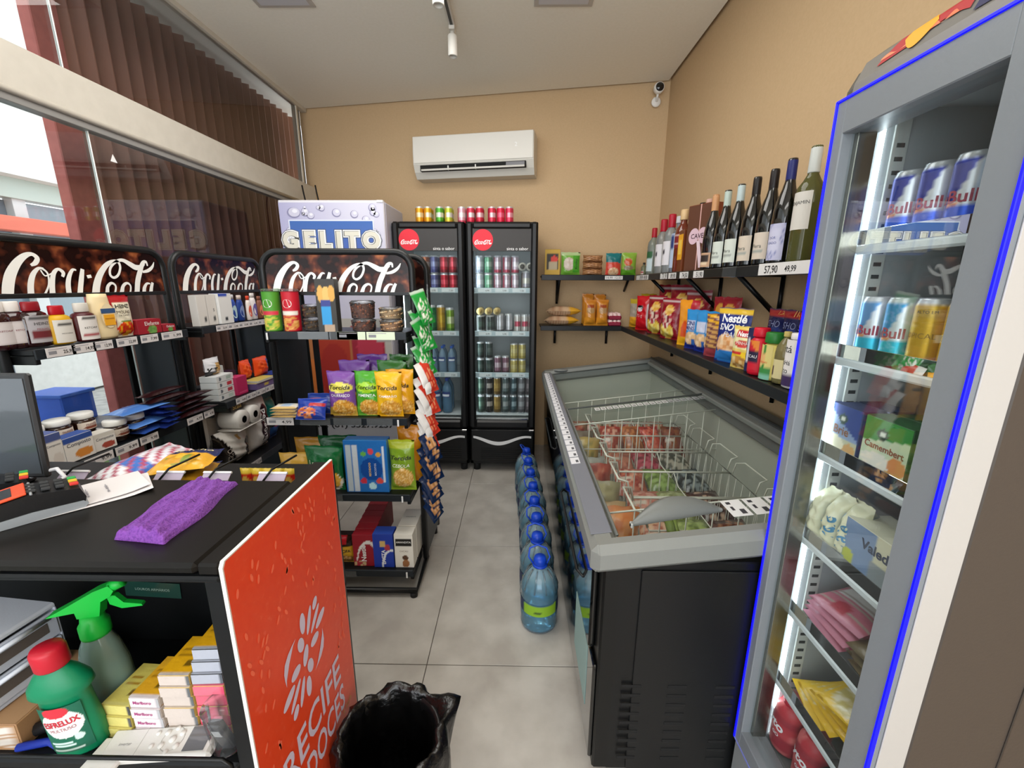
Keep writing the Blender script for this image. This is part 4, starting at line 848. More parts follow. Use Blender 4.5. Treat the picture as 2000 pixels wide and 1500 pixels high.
# ------------------------------------------------------------------ cola coolers
def cooler(x0, lb):
    W_ = .525; F_ = 3.15; H_ = 1.94
    c = thing('drinks_cooler', lb, 'cooler', (x0+W_/2, F_, 0))
    def B(nm, *a, par=c, **k): m = M(); m.box(*a, **k); return m.build(nm, par, world=True)
    K_ = dict(mat='PL', b=.004)
    m = M()
    for a in [(x0, F_+.05, .06, x0+.03, 3.70, H_), (x0+W_-.03, F_+.05, .06, x0+W_, 3.70, H_), (x0, 3.67, .06, x0+W_, 3.70, H_), (x0, F_+.05, H_-.05, x0+W_, 3.70, H_), (x0, F_+.05, .06, x0+W_, 3.70, .44)]: m.box(*a, '0D0D0E', 'PL', .006)
    m.build('body', c, world=True)
    m = M()
    for a in [(x0+.03, F_+.06, .44, x0+.038, 3.66, H_-.05), (x0+W_-.038, F_+.06, .44, x0+W_-.03, 3.66, H_-.05), (x0+.03, 3.655, .44, x0+W_-.03, 3.67, H_-.05), (x0+.03, F_+.06, .44, x0+W_-.03, 3.66, .45)]: m.box(*a, 'A9AFAF', 'PL', .001)
    m.build('liner', c, world=True)
    m = M(); fw = .055
    for (a, b_, c_, d_) in [(x0+.004, .385, x0+fw, H_-.004), (x0+W_-fw, .385, x0+W_-.004, H_-.004), (x0+fw*.9, H_-.055, x0+W_-fw*.9, H_-.004), (x0+fw*.9, .385, x0+W_-fw*.9, .45)]:
        m.box(a, F_-.004, b_, c_, F_+.045, d_, '131314', 'PL', .016)
    d = m.build('door', c, world=True)
    def DB(nm, m): o = m.build(nm, c, world=True); o.parent = d; o.location = -d.location; o.location = (0, 0, 0); return o
    m = M(); m.box(x0+.05, F_+.02, .45, x0+W_-.05, F_+.026, 1.89, 'FFFFFF', 'GC', .0004); DB('glass_pane', m)
    m = M(); m.box(x0+.05, F_+.008, 1.735, x0+W_-.05, F_+.018, 1.89, '33302F', 'PA', .001); DB('header_panel', m)
    m = M(); y = F_+.0072; cx = x0+.125; m.disc(cx, 1.812, .074, .074, 'E01E34', y=y); m.strokes(COKEFULL, cx+.001, 1.785, .128, 'FFFFFF', 'PA', lambda x, z, i: (x, y-.0006-i, z))
    DB('round_logo', m)
    m = M(); m.text('sinta o sabor', x0+.375, 1.752, .155, None, 'F4F4F4', 'PA', lambda x, z: (x, y-.0004, z)); DB('slogan_lettering', m)
    m = M(); m.box(x0+.07, F_+.012, .452, x0+W_-.06, F_+.019, .466, '8A8E90', 'CH', .001); DB('sill_strip', m)
    m = M(); m.box(x0+W_-.05, F_-.006, .36, x0+W_-.01, F_+.02, .375, 'C4C4C4', 'CH', .003); m.build('hinge', c, world=True)
    m = M(); m.box(x0+.01, F_+.012, .10, x0+W_-.01, F_+.05, .37, '111112', 'PL', .008)
    for k in range(6): m.box(x0+.09, F_+.006, .115+.018*k, x0+W_-.06, F_+.0115, .123+.018*k, '050505', 'RB', .001)
    kp = m.build('kick_panel', c, world=True)
    m = M(); P = []
    for i in range(25):
        u = i/24; zc = .285+.028*cos(u*2*pi*1.02+.35); t = .012 + .011*sin(pi*min(1, u*1.1))*(1-u*.5); P.append((x0+.03+u*(W_-.06), zc+t*.5, zc-t))
    m.add([(p[0], F_+.0105, p[1]) for p in P]+[(p[0], F_+.0105, p[2]) for p in P], [(i, i+1, 26+i, 25+i) for i in range(24)], 'DCDCDC', 'PA'); m.build('wave_stripe', kp, (0, 0, 0)).location = (-0, 0, 0)
    for o in kp.children: o.data.transform(Matrix.Translation((-(x0+W_/2), -F_, 0)))
    for x in (x0+.05, x0+W_-.05):
        for yy in (F_+.09, 3.63): m = M(); m.cyl((x, yy, 0), (x, yy, .065), .028, col='0A0A0A', mat='RB'); m.build('foot', c, world=True)
    shs = []
    for z in (1.44, 1.115, .79, .47):
        m = M(); m.box(x0+.04, F_+.075, z+.0, x0+W_-.04, 3.64, z+.008, 'C8D0D2', 'PL', .001)
        if z > .5: m.box(x0+.045, F_+.06, z-.004, x0+W_-.045, F_+.075, z+.036, 'A8BAC0', 'PL', .003)
        s = m.build('shelf', c, world=True); shs.append(s)
        if z > .5:
            for k in range(3):
                m = M(); xx = x0+.13+k*.13; m.box(xx-.05, F_+.0585, z+.003, xx+.05, F_+.0598, z+.031, 'D0D8DA', 'PA', .0003); m.text(('4,99', '5,90', '7,50')[k], xx+.02, z+.014, .03, None, '202428', 'PA', lambda a, b: (a, F_+.0578, b)); m.build('price_tag', c, world=True).parent = s
    m = M(); m.box(x0+.042, F_+.065, .5, x0+.05, F_+.075, 1.72, mat='EW', b=.001); m.build('light_strip', c, world=True)
    m = M(); m.box(x0+.08, F_+.10, 1.875, x0+W_-.08, F_+.12, 1.885, mat='EW', b=.001); m.build('light_strip', c, world=True)
    return c
X1, X2 = -.910, -.377
cooler(X1, 'black cola cooler next to the lilac freezer, left one of two')
cooler(X2, 'black cola cooler at the aisle end, right one of two')
KINDS = {}
def drink(kind, col, col2, r, h, band='F0F0F0'):
    k = (kind, col, col2, r, h, band)
    if k in KINDS: return KINDS[k], False
    if kind == 'can':
        m = can(r, h, paint(col, ('r', 0, .42, 1, .72, band), ('r', 0, 0, 1, .2, col2), ('r', .3, .2, .42, 1, col2)), 16); o = m.build('drink_can')
    elif kind == 'pet':
        b, p = bottle('pet', r, h, col, 'LQ', cap=col2, capr=1.2, caph=.08, lab=paint(band, ('r', .1, .2, .9, .5, 'E8ECF4')), labz=(.48, .64), seg=16); o = b.build('drink_bottle')
        for nm, q in p: q.build(nm, o)
    else:
        b, p = bottle('spir', r, h, col, 'GL', cap=col2, capr=1.15, caph=.06, lab=paint(band), labz=(.15, .5), seg=16); o = b.build('drink_bottle')
        for nm, q in p: q.build(nm, o)
    KINDS[k] = o; return o, True
def dplace(spec, x, y, z, lb, group=None, cat=None):
    o, new = drink(*spec)
    if not new: o = dup(o)
    o.location = (x, y, z); o.rotation_euler = (0, 0, (x*37) % 1*.6-.3)
    tag(o, lb, cat or ('can' if spec[0] == 'can' else 'bottle'), group)
NAM = ['first', 'second', 'third', 'fourth', 'fifth', 'sixth']
def crow(x0, n, sp, y, z, spec, what, where, stack=1, cat=None, rows=1):
    for r_ in range(rows):
        for k in range(n):
            for s in range(stack):
                g_ = f'{what}s, {where}'
                pos = f'{NAM[k]} from the left' if n > 1 else ''
                st = (', upper' if s else ', lower') if stack > 1 else ''
                rw = '' if r_ == 0 else ', behind'
                dplace(spec, x0+k*sp, y+r_*sp*1.02, z+s*(spec[4]+.001), f'{what}, {where}{", "+pos if pos else ""}{st}{rw}', g_ if n*stack*rows > 1 else None, cat)
CN, F0 = 'can', 3.28
L_ = 'left cooler '
crow(-.700, 1, .066, F0, 1.449, (CN, 'A86040', '7A3820', .031, .13, 'C8B0A0'), 'copper coloured can', L_+'top shelf', 2, rows=2)
crow(-.634, 1, .066, F0, 1.449, (CN, '5A5E90', '3C4078', .031, .13, '8890B8'), 'slate blue can', L_+'top shelf', 2, rows=2)
crow(-.560, 2, .066, F0, 1.449, (CN, 'B81830', '8A1020', .031, .13, 'D84858'), 'red cola can', L_+'top shelf right', 2, rows=2)
m = carton(.10, .2, .1, paint('5258A8'), '4A50A0', '6068B0'); one(m, 'drink_carton', 'blue carton in the left cooler, left of the copper cans', 'carton', (-.80, 3.30, 1.449))
crow(-.665, 1, .07, F0, 1.124, (CN, '1E7C48', '145C34', .034, .22, '3C9C68'), 'tall green can', L_+'second shelf'); crow(-.595, 1, .07, F0, 1.124, (CN, 'B89018', '8C6A10', .034, .22, 'C8A428'), 'tall yellow can', L_+'second shelf')
crow(-.525, 1, .07, F0, 1.124, (CN, '7CA030', '4C7820', .034, .20, 'C8D0A0'), 'tall pale green can', L_+'second shelf')
crow(-.735, 1, .07, F0, 1.124, ('pet', 'D8A0A8', 'D02838', .036, .22, 'C02838'), 'bottle with a red cap', L_+'second shelf')
crow(-.665, 3, .072, F0, .799, ('pet', 'B4D6EE', '2C5CB8', .033, .22, '28407C'), 'blue capped water bottle', L_+'third shelf', rows=2)
crow(-.655, 2, .09, F0, .479, ('pet', '8CC4EA', '2040A0', .042, .28, '1C3478'), 'large blue water bottle', L_+'bottom shelf', rows=2)
crow(-.80, 2, .07, F0, .479, ('pet', '3A3438', '202024', .034, .26, '601820'), 'dark cola bottle', L_+'bottom shelf left')
R_ = 'right cooler '
crow(-.290, 1, .066, F0, 1.449, (CN, 'B8C0CC', '8890A0', .031, .13, 'DCE0E8'), 'silver grey can', R_+'top shelf left', 2, rows=2)
crow(-.224, 1, .066, F0, 1.449, (CN, '6CA080', '3C7858', .031, .13, 'A8C8B4'), 'pale green can', R_+'top shelf', 2, rows=2)
crow(-.152, 3, .066, F0, 1.449, (CN, 'B8A8B4', 'A03048', .030, .13, 'D8D0D8'), 'pinkish silver can', R_+'top shelf middle', 2, rows=2)
crow(.062, 1, .05, F0, 1.449, (CN, '98949C', '5C4C40', .034, .15, 'C8C4B8'), 'grey can', R_+'top shelf right')
for k in range(2):
    m = M(); m.cyl((0, -.05, 0), (0, .1, 0), .03, seg=20, col='D4D0C4', mat='CN'); m.cyl((0, -.052, 0), (0, -.0501, 0), .018, seg=16, col='38342C'); one(m, 'drink_can', ('can lying on its side in the right cooler, left one of two', 'can lying on its side in the right cooler, right one of two')[k], 'can', (.035+.058*k, 3.27, 1.449+.15+.031))
crow(-.285, 2, .073, F0, 1.124, (CN, '2C3430', 'B8BCBC', .034, .145, '3A4A40'), 'dark green and silver can', R_+'second shelf left', rows=2)
crow(-.135, 2, .068, F0, 1.124, (CN, 'B8B8BC', '48484C', .031, .155, 'C8C8CC'), 'silver can with black chevron', R_+'second shelf middle', rows=2)
crow(.0, 3, .056, F0, 1.124, (CN, 'C4C0BC', 'B8B0AC', .027, .15, 'B03850'), 'white can with red band', R_+'second shelf right', rows=2)
for k in range(3):
    m = M(); m.cyl((0, -.05, 0), (0, .1, 0), .028, seg=20, col='C8B070', mat='CN'); m.cyl((0, -.052, 0), (0, -.0501, 0), .017, seg=16, col='A88C48', mat='CN'); one(m, 'drink_can', f'gold can lying on the right cooler second shelf cans, {NAM[k]} from left', 'can', (-.285+.064*k, 3.28, 1.124+.147+.029))
crow(-.29, 2, .066, F0, .799, (CN, '30403C', '18201E', .031, .13, '4A5650'), 'dark grey can', R_+'third shelf left', 2)
crow(-.155, 2, .062, F0, .799, (CN, '8A6474', '60404C', .030, .15, 'C8B4BC'), 'mauve can with white letters', R_+'third shelf middle')
crow(-.025, 2, .064, F0, .799, (CN, 'C0B068', 'A8984C', .031, .125, 'D0C488'), 'pale gold can', R_+'third shelf right', 2)
for n_, (x, a, b_) in enumerate([(-.29, '40584C', '28382F'), (-.225, '2C2824', '15120F'), (-.16, 'A08040', '6C5424'), (-.095, '6C7C7C', '3C4848'), (-.03, '48646C', '2C3C44'), (.035, '8C8C90', '58585C'), (.095, '7C7478', '50484C')]):
    crow(x, 1, .06, F0, .479, (CN, a, b_, .030, .15, ('607868', 'B8B0A8', 'B89850', 'B0B8B8', 'A8C0C8', 'B8BCC0', 'A89CA0')[n_]), ['green grey', 'black', 'bronze', 'steel blue', 'teal', 'silver', 'taupe'][n_]+' beer can', R_+'bottom shelf', 2)
# multipacks on the coolers
ZT = 1.941
def pk(x, cols, sp, lb, n=2):
    for k, c_ in enumerate(cols):
        for r_ in range(2):
            dplace((CN, c_[0], c_[1], .031, .125, c_[2]), x+sp*k, 3.36+.064*r_, ZT, f'{lb}, {NAM[k]} from left, {"back" if r_ else "front"} row', lb)
pk(-.745, [('E0A020', 'D89018', 'E8D8A8'), ('E0A420', 'D89018', 'E8DCC0')], .064, 'yellow can in the pack on the left cooler')
pk(-.592, [('58A838', '388820', 'D8E0D0'), ('B8C848', 'D8B030', 'DCE4D8')], .068, 'green and silver can of the pack on the left cooler')
pk(-.425, [('D8A8B4', 'C04860', 'E0D8DC'), ('D04058', 'C02040', 'D8D0D4'), ('C83048', 'B01830', 'E0B8C0')], .068, 'pink and silver can of the middle pack across the coolers')
pk(-.197, [('D03850', 'C02040', 'D8C0C8'), ('D82848', 'D01840', 'E0607C'), ('D8405C', 'D02850', 'E8A0B0')], .066, 'pink can of the pack on the right cooler')

# ------------------------------------------------------------------ wall shelves
LIP = {}
def wshelf(lb, loc, boxes, lips, braces):
    s = thing('wall_shelf', lb, 'shelf', loc)
    for b_ in boxes: m = M(); m.box(*b_, '151617', 'MT', .003); m.build('shelf_board', s, world=True)
    for b_ in lips: m = M(); m.box(*b_, '191B1D', 'MT', .003); LIP[lb] = m.build('front_lip', s, world=True)
    for b_ in braces:
        m = M()
        for seg in b_: m.tube(seg, .011, 4, '0E0F10', 'MT')
        m.build('bracket', s, world=True)
    return s
us = wshelf('black metal shelf along the right wall holding wine and spirit bottles', (1.04, 2.2, 1.55), [(.93, .6, 1.556, 1.148, 3.38, 1.572)], [(.925, .6, 1.535, .935, 3.38, 1.578)],
    [[[(.945, y, 1.545), (1.14, y-.01, 1.36)], [(1.14, y, 1.55), (1.14, y, 1.34)], [(.94, y, 1.547), (1.14, y, 1.547)]] for y in (1.32, 1.86, 2.42, 3.05)])
ub = wshelf('short black metal shelf on the back wall holding snack bags', (.55, 3.5, 1.55), [(.19, 3.44, 1.556, .93, 3.62, 1.572)], [(.19, 3.432, 1.535, .93, 3.44, 1.578)],
    [[[(x, 3.5, 1.545), (x, 3.66, 1.36)], [(x, 3.68, 1.55), (x, 3.68, 1.34)]] for x in (.34,)] + [[[(.9, 3.5, 1.545), (.9, 3.62, 1.45)]]])
ls = wshelf('long black shelf along the right wall holding crisps and cereal', (1.0, 2.2, 1.15), [(.852, .6, 1.158, 1.148, 3.42, 1.172)], [(.846, .6, 1.136, .856, 3.42, 1.176)],
    [[[(1.12, y, 1.15), (1.12, y, 1.0)], [(.93, y, 1.145), (1.13, y, 1.145)]] for y in (1.30, 1.78, 2.38, 3.0)])
lb_ = wshelf('short black shelf on the back wall holding bread and eggs', (.5, 3.5, 1.15), [(.19, 3.42, 1.158, .852, 3.66, 1.172)], [(.19, 3.413, 1.136, .85, 3.421, 1.176)],
    [[[(x, 3.66, 1.15), (x, 3.66, 1.0)], [(x, 3.5, 1.145), (x, 3.66, 1.145)]] for x in (.33, .78)])
for k, (y, w, t) in enumerate([(3.21, .3, '39,99  49,90'), (2.74, .125, '71,9'), (2.59, .125, '89,90'), (2.41, .12, '74,50'), (2.22, .12, '51,90'), (1.605, .13, '57,90'), (1.49, .1, '49,99'), (1.41, .06, '')]):
    m = M(); m.T = Matrix.Rotation(FR, 4, 'Z'); h = .034 if k < 5 else .042; m.box(-w/2, -.001, 0, w/2, .0006, h, 'E4E2E0', 'PA', .0003)
    if t: m.text(t, w*.12, h*.42, w*.62, None, '181818', 'PA', lambda a, b: (a, -.0016, b), off=.01)
    m.build('price_tag', LIP[us['label']], (.9245-1.04, y-2.2, 1.538-1.55-.0+(-.0)))
m = M(); m.T = Matrix.Rotation(FR, 4, 'Z'); m.box(-.06, -.001, 0, .06, .0006, .044, '4A5258', 'CP', .0003); m.build('tag_holder', LIP[us['label']], (.9245-1.04, 1.9-2.2, -.015))
m = M(); m.box(-.07, -.001, 0, .07, .0006, .028, 'E4E2E0', 'PA', .0003); m.text('14,99  12,50', 0, .013, .12, None, '202020', 'PA', lambda a, b: (a, -.0016, b)); m.build('price_tag', LIP[ub['label']], (.765-.55, 3.4315-3.5, -.008))
# items, back wall, upper shelf
Z1, Z2 = 1.573, 1.173
m = carton(.12, .2, .06, paint('C8A030', ('r', .08, .2, .92, .86, '2A2014'), ('e', .62, .62, .25, .14, 'D83828'), ('r', .25, .2, .85, .52, 'B8A888')), 'B08C28', 'D8B848'); one(m, 'flour_pack', 'yellow packet with dark label, leftmost on the short upper shelf', 'food packet', (.28, 3.50, Z1), rad(-4))
m = pouch('p', .155, .18, .05, paint('6FA83C', ('e', .4, .5, .28, .28, 'C8B8A8'), ('r', .62, .15, .98, .9, '4A9A2C'), ('r', 0, .88, 1, 1, 'A8C088')), (('Kroky', .82, .5, .5, '182818', {'rot': pi/2}),), seed=1); one(m, 'snack_bag', 'green snack bag on the short upper shelf beside the yellow packet', 'snack', (.425, 3.50, Z1))
m = pouch('p', .165, .055, .10, paint('8A5E3C', ('n', .5, .5, .5, .5, 9, 'A87850', '7A5030', 'B88860')), seed=2, mat='FI')
for k in range(3): one(m, 'biscuit_pack', f'brown pack of wafers, {["lowest", "middle", "upper"][k]} of the pile on the short upper shelf', 'biscuits', (.605, 3.51, Z1+.052*k), rad(3*k))
m = pouch('p', .125, .175, .05, paint('D04A3A', ('r', 0, .6, 1, 1, '1C6C70'), ('d', .35, 1, .86, '1C7478'), ('n', .5, .18, .35, .18, 10, 'E8C8A0', 'D8A880')), (), seed=3, n=(22, 26)); one(m, 'snack_bag', 'teal and red snack pouch on the short upper shelf', 'snack', (.77, 3.50, Z1))
m = pouch('p', .12, .18, .05, paint('8AB040', ('e', .45, .6, .3, .16, 'C85828'), ('r', 0, .0, 1, .3, '5A9828'), ('e', .5, .35, .35, .1, '887858')), seed=4); one(m, 'snack_bag', 'light green snack bag at the corner of the short upper shelf', 'snack', (.895, 3.51, Z1), rad(-8))
# lower shelf: bread, eggs
def loaf(lb, z, x, rz, c=('B08868', 'C8A888', '9C7452'), ec='D8A030'):
    m = pouch('p', .115, .29, .085, paint(c[0], ('s', .2, 14, .45, c[1]), ('r', 0, .7, 1, 1, ec), ('r', .3, .55, .7, .8, ec)), seed=int(x*90), n=(12, 40), crimp=.03); o = one(m, 'bread_bag', lb, 'bread', (x, 3.52, z)); o.rotation_euler = (rad(90), 0, rz); o.location = (x, 3.50, z); o.rotation_euler = (rad(90), rad(0), rad(90)+rz); return o
loaf('bagged sliced loaf lying at the left end of the lower back shelf, lower one', Z2+.042, .22, rad(0)); loaf('bagged sliced loaf lying at the left end of the lower back shelf, upper one', Z2+.118, .235, rad(-2))
for k, (x, y, h) in enumerate([(.60, 3.49, .21), (.595, 3.59, .255), (.70, 3.49, .21), (.695, 3.59, .25)]):
    m = pouch('p', .1, h, .08, paint('C47A28', ('r', .1, .1, .9, .85, 'D08C38'), ('e', .5, .6, .36, .14, 'B89060'), ('r', .25, .7, .75, .82, 'A04820'), ('r', 0, 0, 1, .3, 'D8902C')), (), seed=k, n=(16, 24)); one(m, 'bread_bag', ['orange bag of toast, front left', 'orange bag of toast, back left', 'orange bag of toast, front right', 'orange bag of toast, back right'][k]+' of four on the lower back shelf', 'bread', (x, y, Z2))
for k in range(2):
    e = thing('egg_carton', ('lower', 'upper')[k]+' red egg carton on the lower back shelf', 'eggs', (.80, 3.53, Z2+.05*k))
    m = M(); m.box(-.05, -.09, 0, .05, .09, .034, '8C1838', 'PA', .008); m.build('tray', e)
    for i in range(3):
        for j in range(4):
            m = M(); m.lathe([(.001, 0), (.014, .008), (.019, .022), (.013, .038), (.001, .045)], 12, 'E8C8C4', 'PA', c=(-.033+.033*i, -.066+.044*j, .012)); m.build('egg', e)
# right wall, lower shelf
def rb(lb, y, x, w, h, d, pf, tx=(), seed=1, rz=0, lean=0, name='snack_bag', cat='snack', n=(22, 28)):
    m = pouch('p', w, h, d, pf, tx, seed=seed, n=n); o = one(m, name, lb, cat, (x, y, Z2)); o.rotation_euler = (rad(-lean), 0, FR+rz); return o
PC = ('E8C850', 'D8B040', 'F0DC80')
rb('clear and yellow bag of corn snacks at the corner of the long lower shelf', 3.36, .95, .14, .22, .08, paint('A89C8C', ('r', 0, 0, 1, .36, 'E0A028'), ('r', 0, .85, 1, 1, 'B8A030')), seed=1, rz=rad(40))
rb('yellow topped bag behind the corner of the long lower shelf', 3.42, 1.05, .16, .26, .07, paint('A89028', ('r', 0, 0, 1, .7, '988878')), seed=21, rz=rad(30))
rb('bright red snack bag with black face mark, standing near the corner', 3.14, .935, .13, .25, .075, paint('C01420', ('r', .86, 0, 1, .75, 'D8CCCC'), ('e', .42, .66, .2, .09, '1A1418'), ('e', .42, .6, .14, .05, 'E8E0E0')), (('PIC', .4, .62, .35, 'F0ECEC', {'off': .02}), ('75 g', .4, .42, .4, 'E8B0B0')), 2, rad(38))
for k, (y, x, w, h, r) in enumerate([(2.90, .955, .18, .26, 22), (2.62, .95, .17, .25, 20), (2.75, 1.06, .21, .33, 24), (2.50, 1.06, .20, .30, 20), (3.02, 1.07, .20, .33, 25)]):
    rb(['dark red crisp bag, front, next to the bright red bag', 'dark red crisp bag, front, next to the orange bag', 'dark red crisp bag behind, middle one', 'dark red crisp bag behind, nearest the orange bag', 'dark red crisp bag behind, nearest the corner'][k], y, x, w, h, .085,
       paint('8C1022', ('n', .45, .22, .4, .2, 12, *PC), ('n', .5, .5, .28, .22, 9, 'D8B0A0', 'B03848', 'E0D0C0', '701020'), ('n', .6, .72, .22, .12, 11, 'D8A040', 'E8C070'), ('r', 0, .9, 1, .96, 'C8B8B8')), (), k+3, rad(r))
rb('orange and red bag of tortilla snacks beside the blue sachets', 2.32, .94, .13, .25, .05, paint('E09020', ('r', .62, 0, 1, 1, 'B01C2C'), ('e', .45, .3, .2, .26, 'D05020'), ('r', 0, 0, .6, .2, 'F0B020')), (), 5, rad(30))
for k in range(2): rb(['red bag with golden chip picture behind the blue packets, left', 'red bag with golden chip picture behind the blue packets, right'][k], 2.22-.09*k, 1.07, .12, .27, .05, paint('A81828', ('e', .5, .72, .3, .16, 'E0A040'), ('r', 0, 0, 1, .2, 'D89020')), (), 9+k, rad(20))
for k, (y, x) in enumerate([(2.19, .925), (2.09, .935), (2.02, .95)]):
    rb(f'light blue cereal packet, {["first", "second", "third"][k]} from the orange bag', y, x, .12, .205, .045, paint('2E88C8', ('r', 0, 0, 1, .24, '1C2C80'), ('r', .75, 0, 1, .5, '202C80'), ('r', .08, .48, .6, .72, 'C8CCE0'), ('n', .42, .28, .38, .17, 6, 'E8C8A0', 'D8B080', '3060A8')), (('CINI', .34, .66, .5, '283878', {'off': .02}), ('MINIS', .34, .54, .55, '283878', {'off': .02})) if k == 0 else (), k, rad(26), name='cereal_packet', cat='cereal')
rb('packet of chocolate striped cereal beside the light blue packets', 1.93, .93, .15, .2, .05, paint('C89858', ('r', .5, .8, 1, 1, '202C78'), ('e', .8, .85, .2, .1, 'C01C2C'), ('d', .3, 1, .85, 'E0A828'), ('s', 1, 9, .45, '70403C'), ('r', 0, 0, .7, .2, 'A04048')), (), 3, rad(28), name='cereal_packet', cat='cereal')
rb('dark blue flakes packet with a bowl of cereal pictured', 1.79, .92, .17, .235, .05, paint('1C2C78', ('r', 0, .9, 1, .99, 'E0B830'), ('n', .4, .34, .34, .2, 9, 'E8B888', 'D89860', 'F0D0A8'), ('e', .45, .12, .5, .12, '2C78C0')), (('Nestlé', .55, .82, .72, 'F4F4F8', {'off': .03}), ('SNOW', .5, .66, .7, 'F4F4F8', {'shear': .3, 'off': .03}), ('FLAKES', .62, .53, .6, 'E8ECF8', {'shear': .3})), 4, rad(22), name='cereal_packet', cat='cereal', n=(26, 32))
for k, (y, c1, t) in enumerate([(1.72, 'A82828', '1,3kg'), (1.62, 'A02428', '1kg'), (1.53, 'B02820', '550g'), (1.43, '9C2420', '120g'), (1.34, '7C6A20', '')]):
    rb(f'navy cereal packet with coloured top strip, back row, {["first", "second", "third", "fourth", "last"][k]} from the flakes packet', y, 1.07, .14, .235, .06, paint('161C48', ('r', 0, .88, 1, .99, c1), ('n', .5, .4, .45, .3, 6, '1C2860', '283878', '161C48')), (('SHO', .4, .75, .5, '7C84A8'), (t, .6, .93, .3, 'E0B060')), 20+k, rad(8), name='cereal_packet', cat='cereal')
rb('yellow biscuit pouch with a red name shield, in front of the flakes packet', 1.655, .905, .125, .17, .05, paint('E8CC68', ('r', 0, .5, .7, .9, 'F0E8B0'), ('r', 0, .25, 1, .42, 'F0C830'), ('r', .2, .74, .9, .92, 'C02030'), ('e', .5, .6, .32, .08, 'D04840'), ('n', .42, .16, .38, .15, 7, 'D8A860', 'C89048', 'E8C888'), ('r', 0, .34, .5, .4, 'C83030')), (('Nestlé', .54, .83, .55, 'F8F0F0', {'off': .03}), ('MINHA', .5, .62, .45, 'F4E8E0')), 6, rad(20), name='biscuit_pouch', cat='biscuits', n=(26, 30))
b, p = bottle('sauce', .034, .18, 'D01830', 'PL', cap='D81C34', capr=1.6, caph=.18, lab=paint('D01830', ('d', .6, 1, 1.2, 'E88830'), ('r', 0, .3, 1, .6, '201838')), labz=(.12, .72), texts=(('NESCAU', 0, .46, 1.7, 'F4F4F4'),))
put(b, p, 'chocolate_drink_bottle', 'bright red chocolate drink bottle on the long lower shelf', 'bottle', (.905, 1.555, Z2), FR)
m = carton(.05, .17, .04, paint('1C2050', ('r', .1, .2, .4, .8, 'D8D8E0')), '1C2050'); one(m, 'drink_box', 'narrow navy box squeezed left of the bright red bottle', 'box', (.915, 1.602, Z2), FR)
b, p = bottle('sauce', .036, .165, 'E0D070', 'PL', cap='2C7C34', capr=1.7, caph=.22, lab=paint('E0D080', ('r', .0, .12, 1, .3, '3C8C44'), ('r', 0, 0, 1, .1, '80C0A8'), ('r', .55, .3, .7, 1, '3A8838'), ('e', .4, .6, .3, .2, 'E8B878')), labz=(.02, .76), texts=(('DOCINHO', 0, .5, 1.2, 'D84820'),))
put(b, p, 'honey_bottle', 'yellow bottle with a green cap and green stripe', 'bottle', (.905, 1.47, Z2), FR)
b, p = bottle('pet', .03, .17, 'C8BC80', 'LQ', cap='C8B468', capr=1.3, caph=.1, lab=paint('D8CC98', ('e', .35, .4, .12, .3, '4A2838')), labz=(.12, .5)); put(b, p, 'sauce_bottle', 'pale greenish bottle right of the green capped one', 'bottle', (.905, 1.405, Z2), FR)
b, p = bottle('sauce', .035, .2, 'ECE8E8', 'PL', cap='F0ECEC', capr=1.5, caph=.1, lab=paint('F0ECE8', ('r', 0, 0, 1, .2, '3C2858')), labz=(.05, .8), texts=(('Itá', 0, .8, .9, '202020'), ('cHá', 0, .5, .9, '202020'), ('to', 0, .32, .6, '202020'))); put(b, p, 'tea_bottle', 'white bottle with dark lettering beside the tall glass door fridge', 'bottle', (.905, 1.34, Z2), FR)
m = M(); m.lathe([(.03, 0), (.036, .01), (.036, .1), (.03, .125)], 18, 'C8B068', 'PL'); m.lathe([(.032, .125), (.032, .14), (.0001, .14)], 18, 'A82030', 'PL'); one(m, 'sauce_jar', 'jar with a dark red lid behind the green capped bottle', 'jar', (.99, 1.40, Z2), FR)
# right wall, upper shelf: bottles
def wine(y, x, kind, r, h, col, cap, lab, lb, tx=(), labz=(.08, .36), capr=1.12, caph=.22, mat='GL', sub=True, name='wine_bottle', pf=None):
    b, p = bottle(kind, r, h, col, mat, cap=cap, capr=capr, caph=caph, lab=lab, labz=labz, texts=tx, pf=pf, seg=28)
    return put(b, p, name, lb, 'bottle', (x, y, Z1), FR+rad(14))
wine(3.44, 1.0, 'spir', .022, .10, 'B8C0A0', '2A2420', paint('D8C8C0', ('r', 0, .5, 1, .8, 'B05058')), 'miniature bottle at the far end of the long upper shelf', name='spirit_bottle', mat='LQ', caph=.15)
wine(3.31, 1.02, 'spir', .036, .30, 'C8B850', 'C8A838', paint('D8D0B8'), 'pale yellow liqueur bottle behind the far end of the long upper shelf', name='spirit_bottle', mat='LQ', caph=.2)
wine(3.22, .995, 'spir', .042, .33, 'C8D0C8', 'B02030', paint('C8D8DC', ('e', .5, .9, .6, .3, '2C6038')), 'clear spirit bottle with green mark and red and silver cap', name='spirit_bottle', mat='LQ', caph=.2, labz=(.08, .5))
wine(3.02, .995, 'spir', .045, .36, 'D0D4D4', 'B01830', paint('E0DCE0', ('r', .4, .45, .6, .6, '30303A')), 'clear vodka bottle with red cap, left of two', name='spirit_bottle', mat='LQ', caph=.22, capr=1.3, labz=(.15, .55))
wine(2.87, .995, 'spir', .045, .37, 'D0D4D4', 'B01830', paint('E0DCE0', ('r', .4, .45, .6, .6, '30303A')), 'clear vodka bottle with red cap, right of two', name='spirit_bottle', mat='LQ', caph=.22, capr=1.3, labz=(.15, .55))
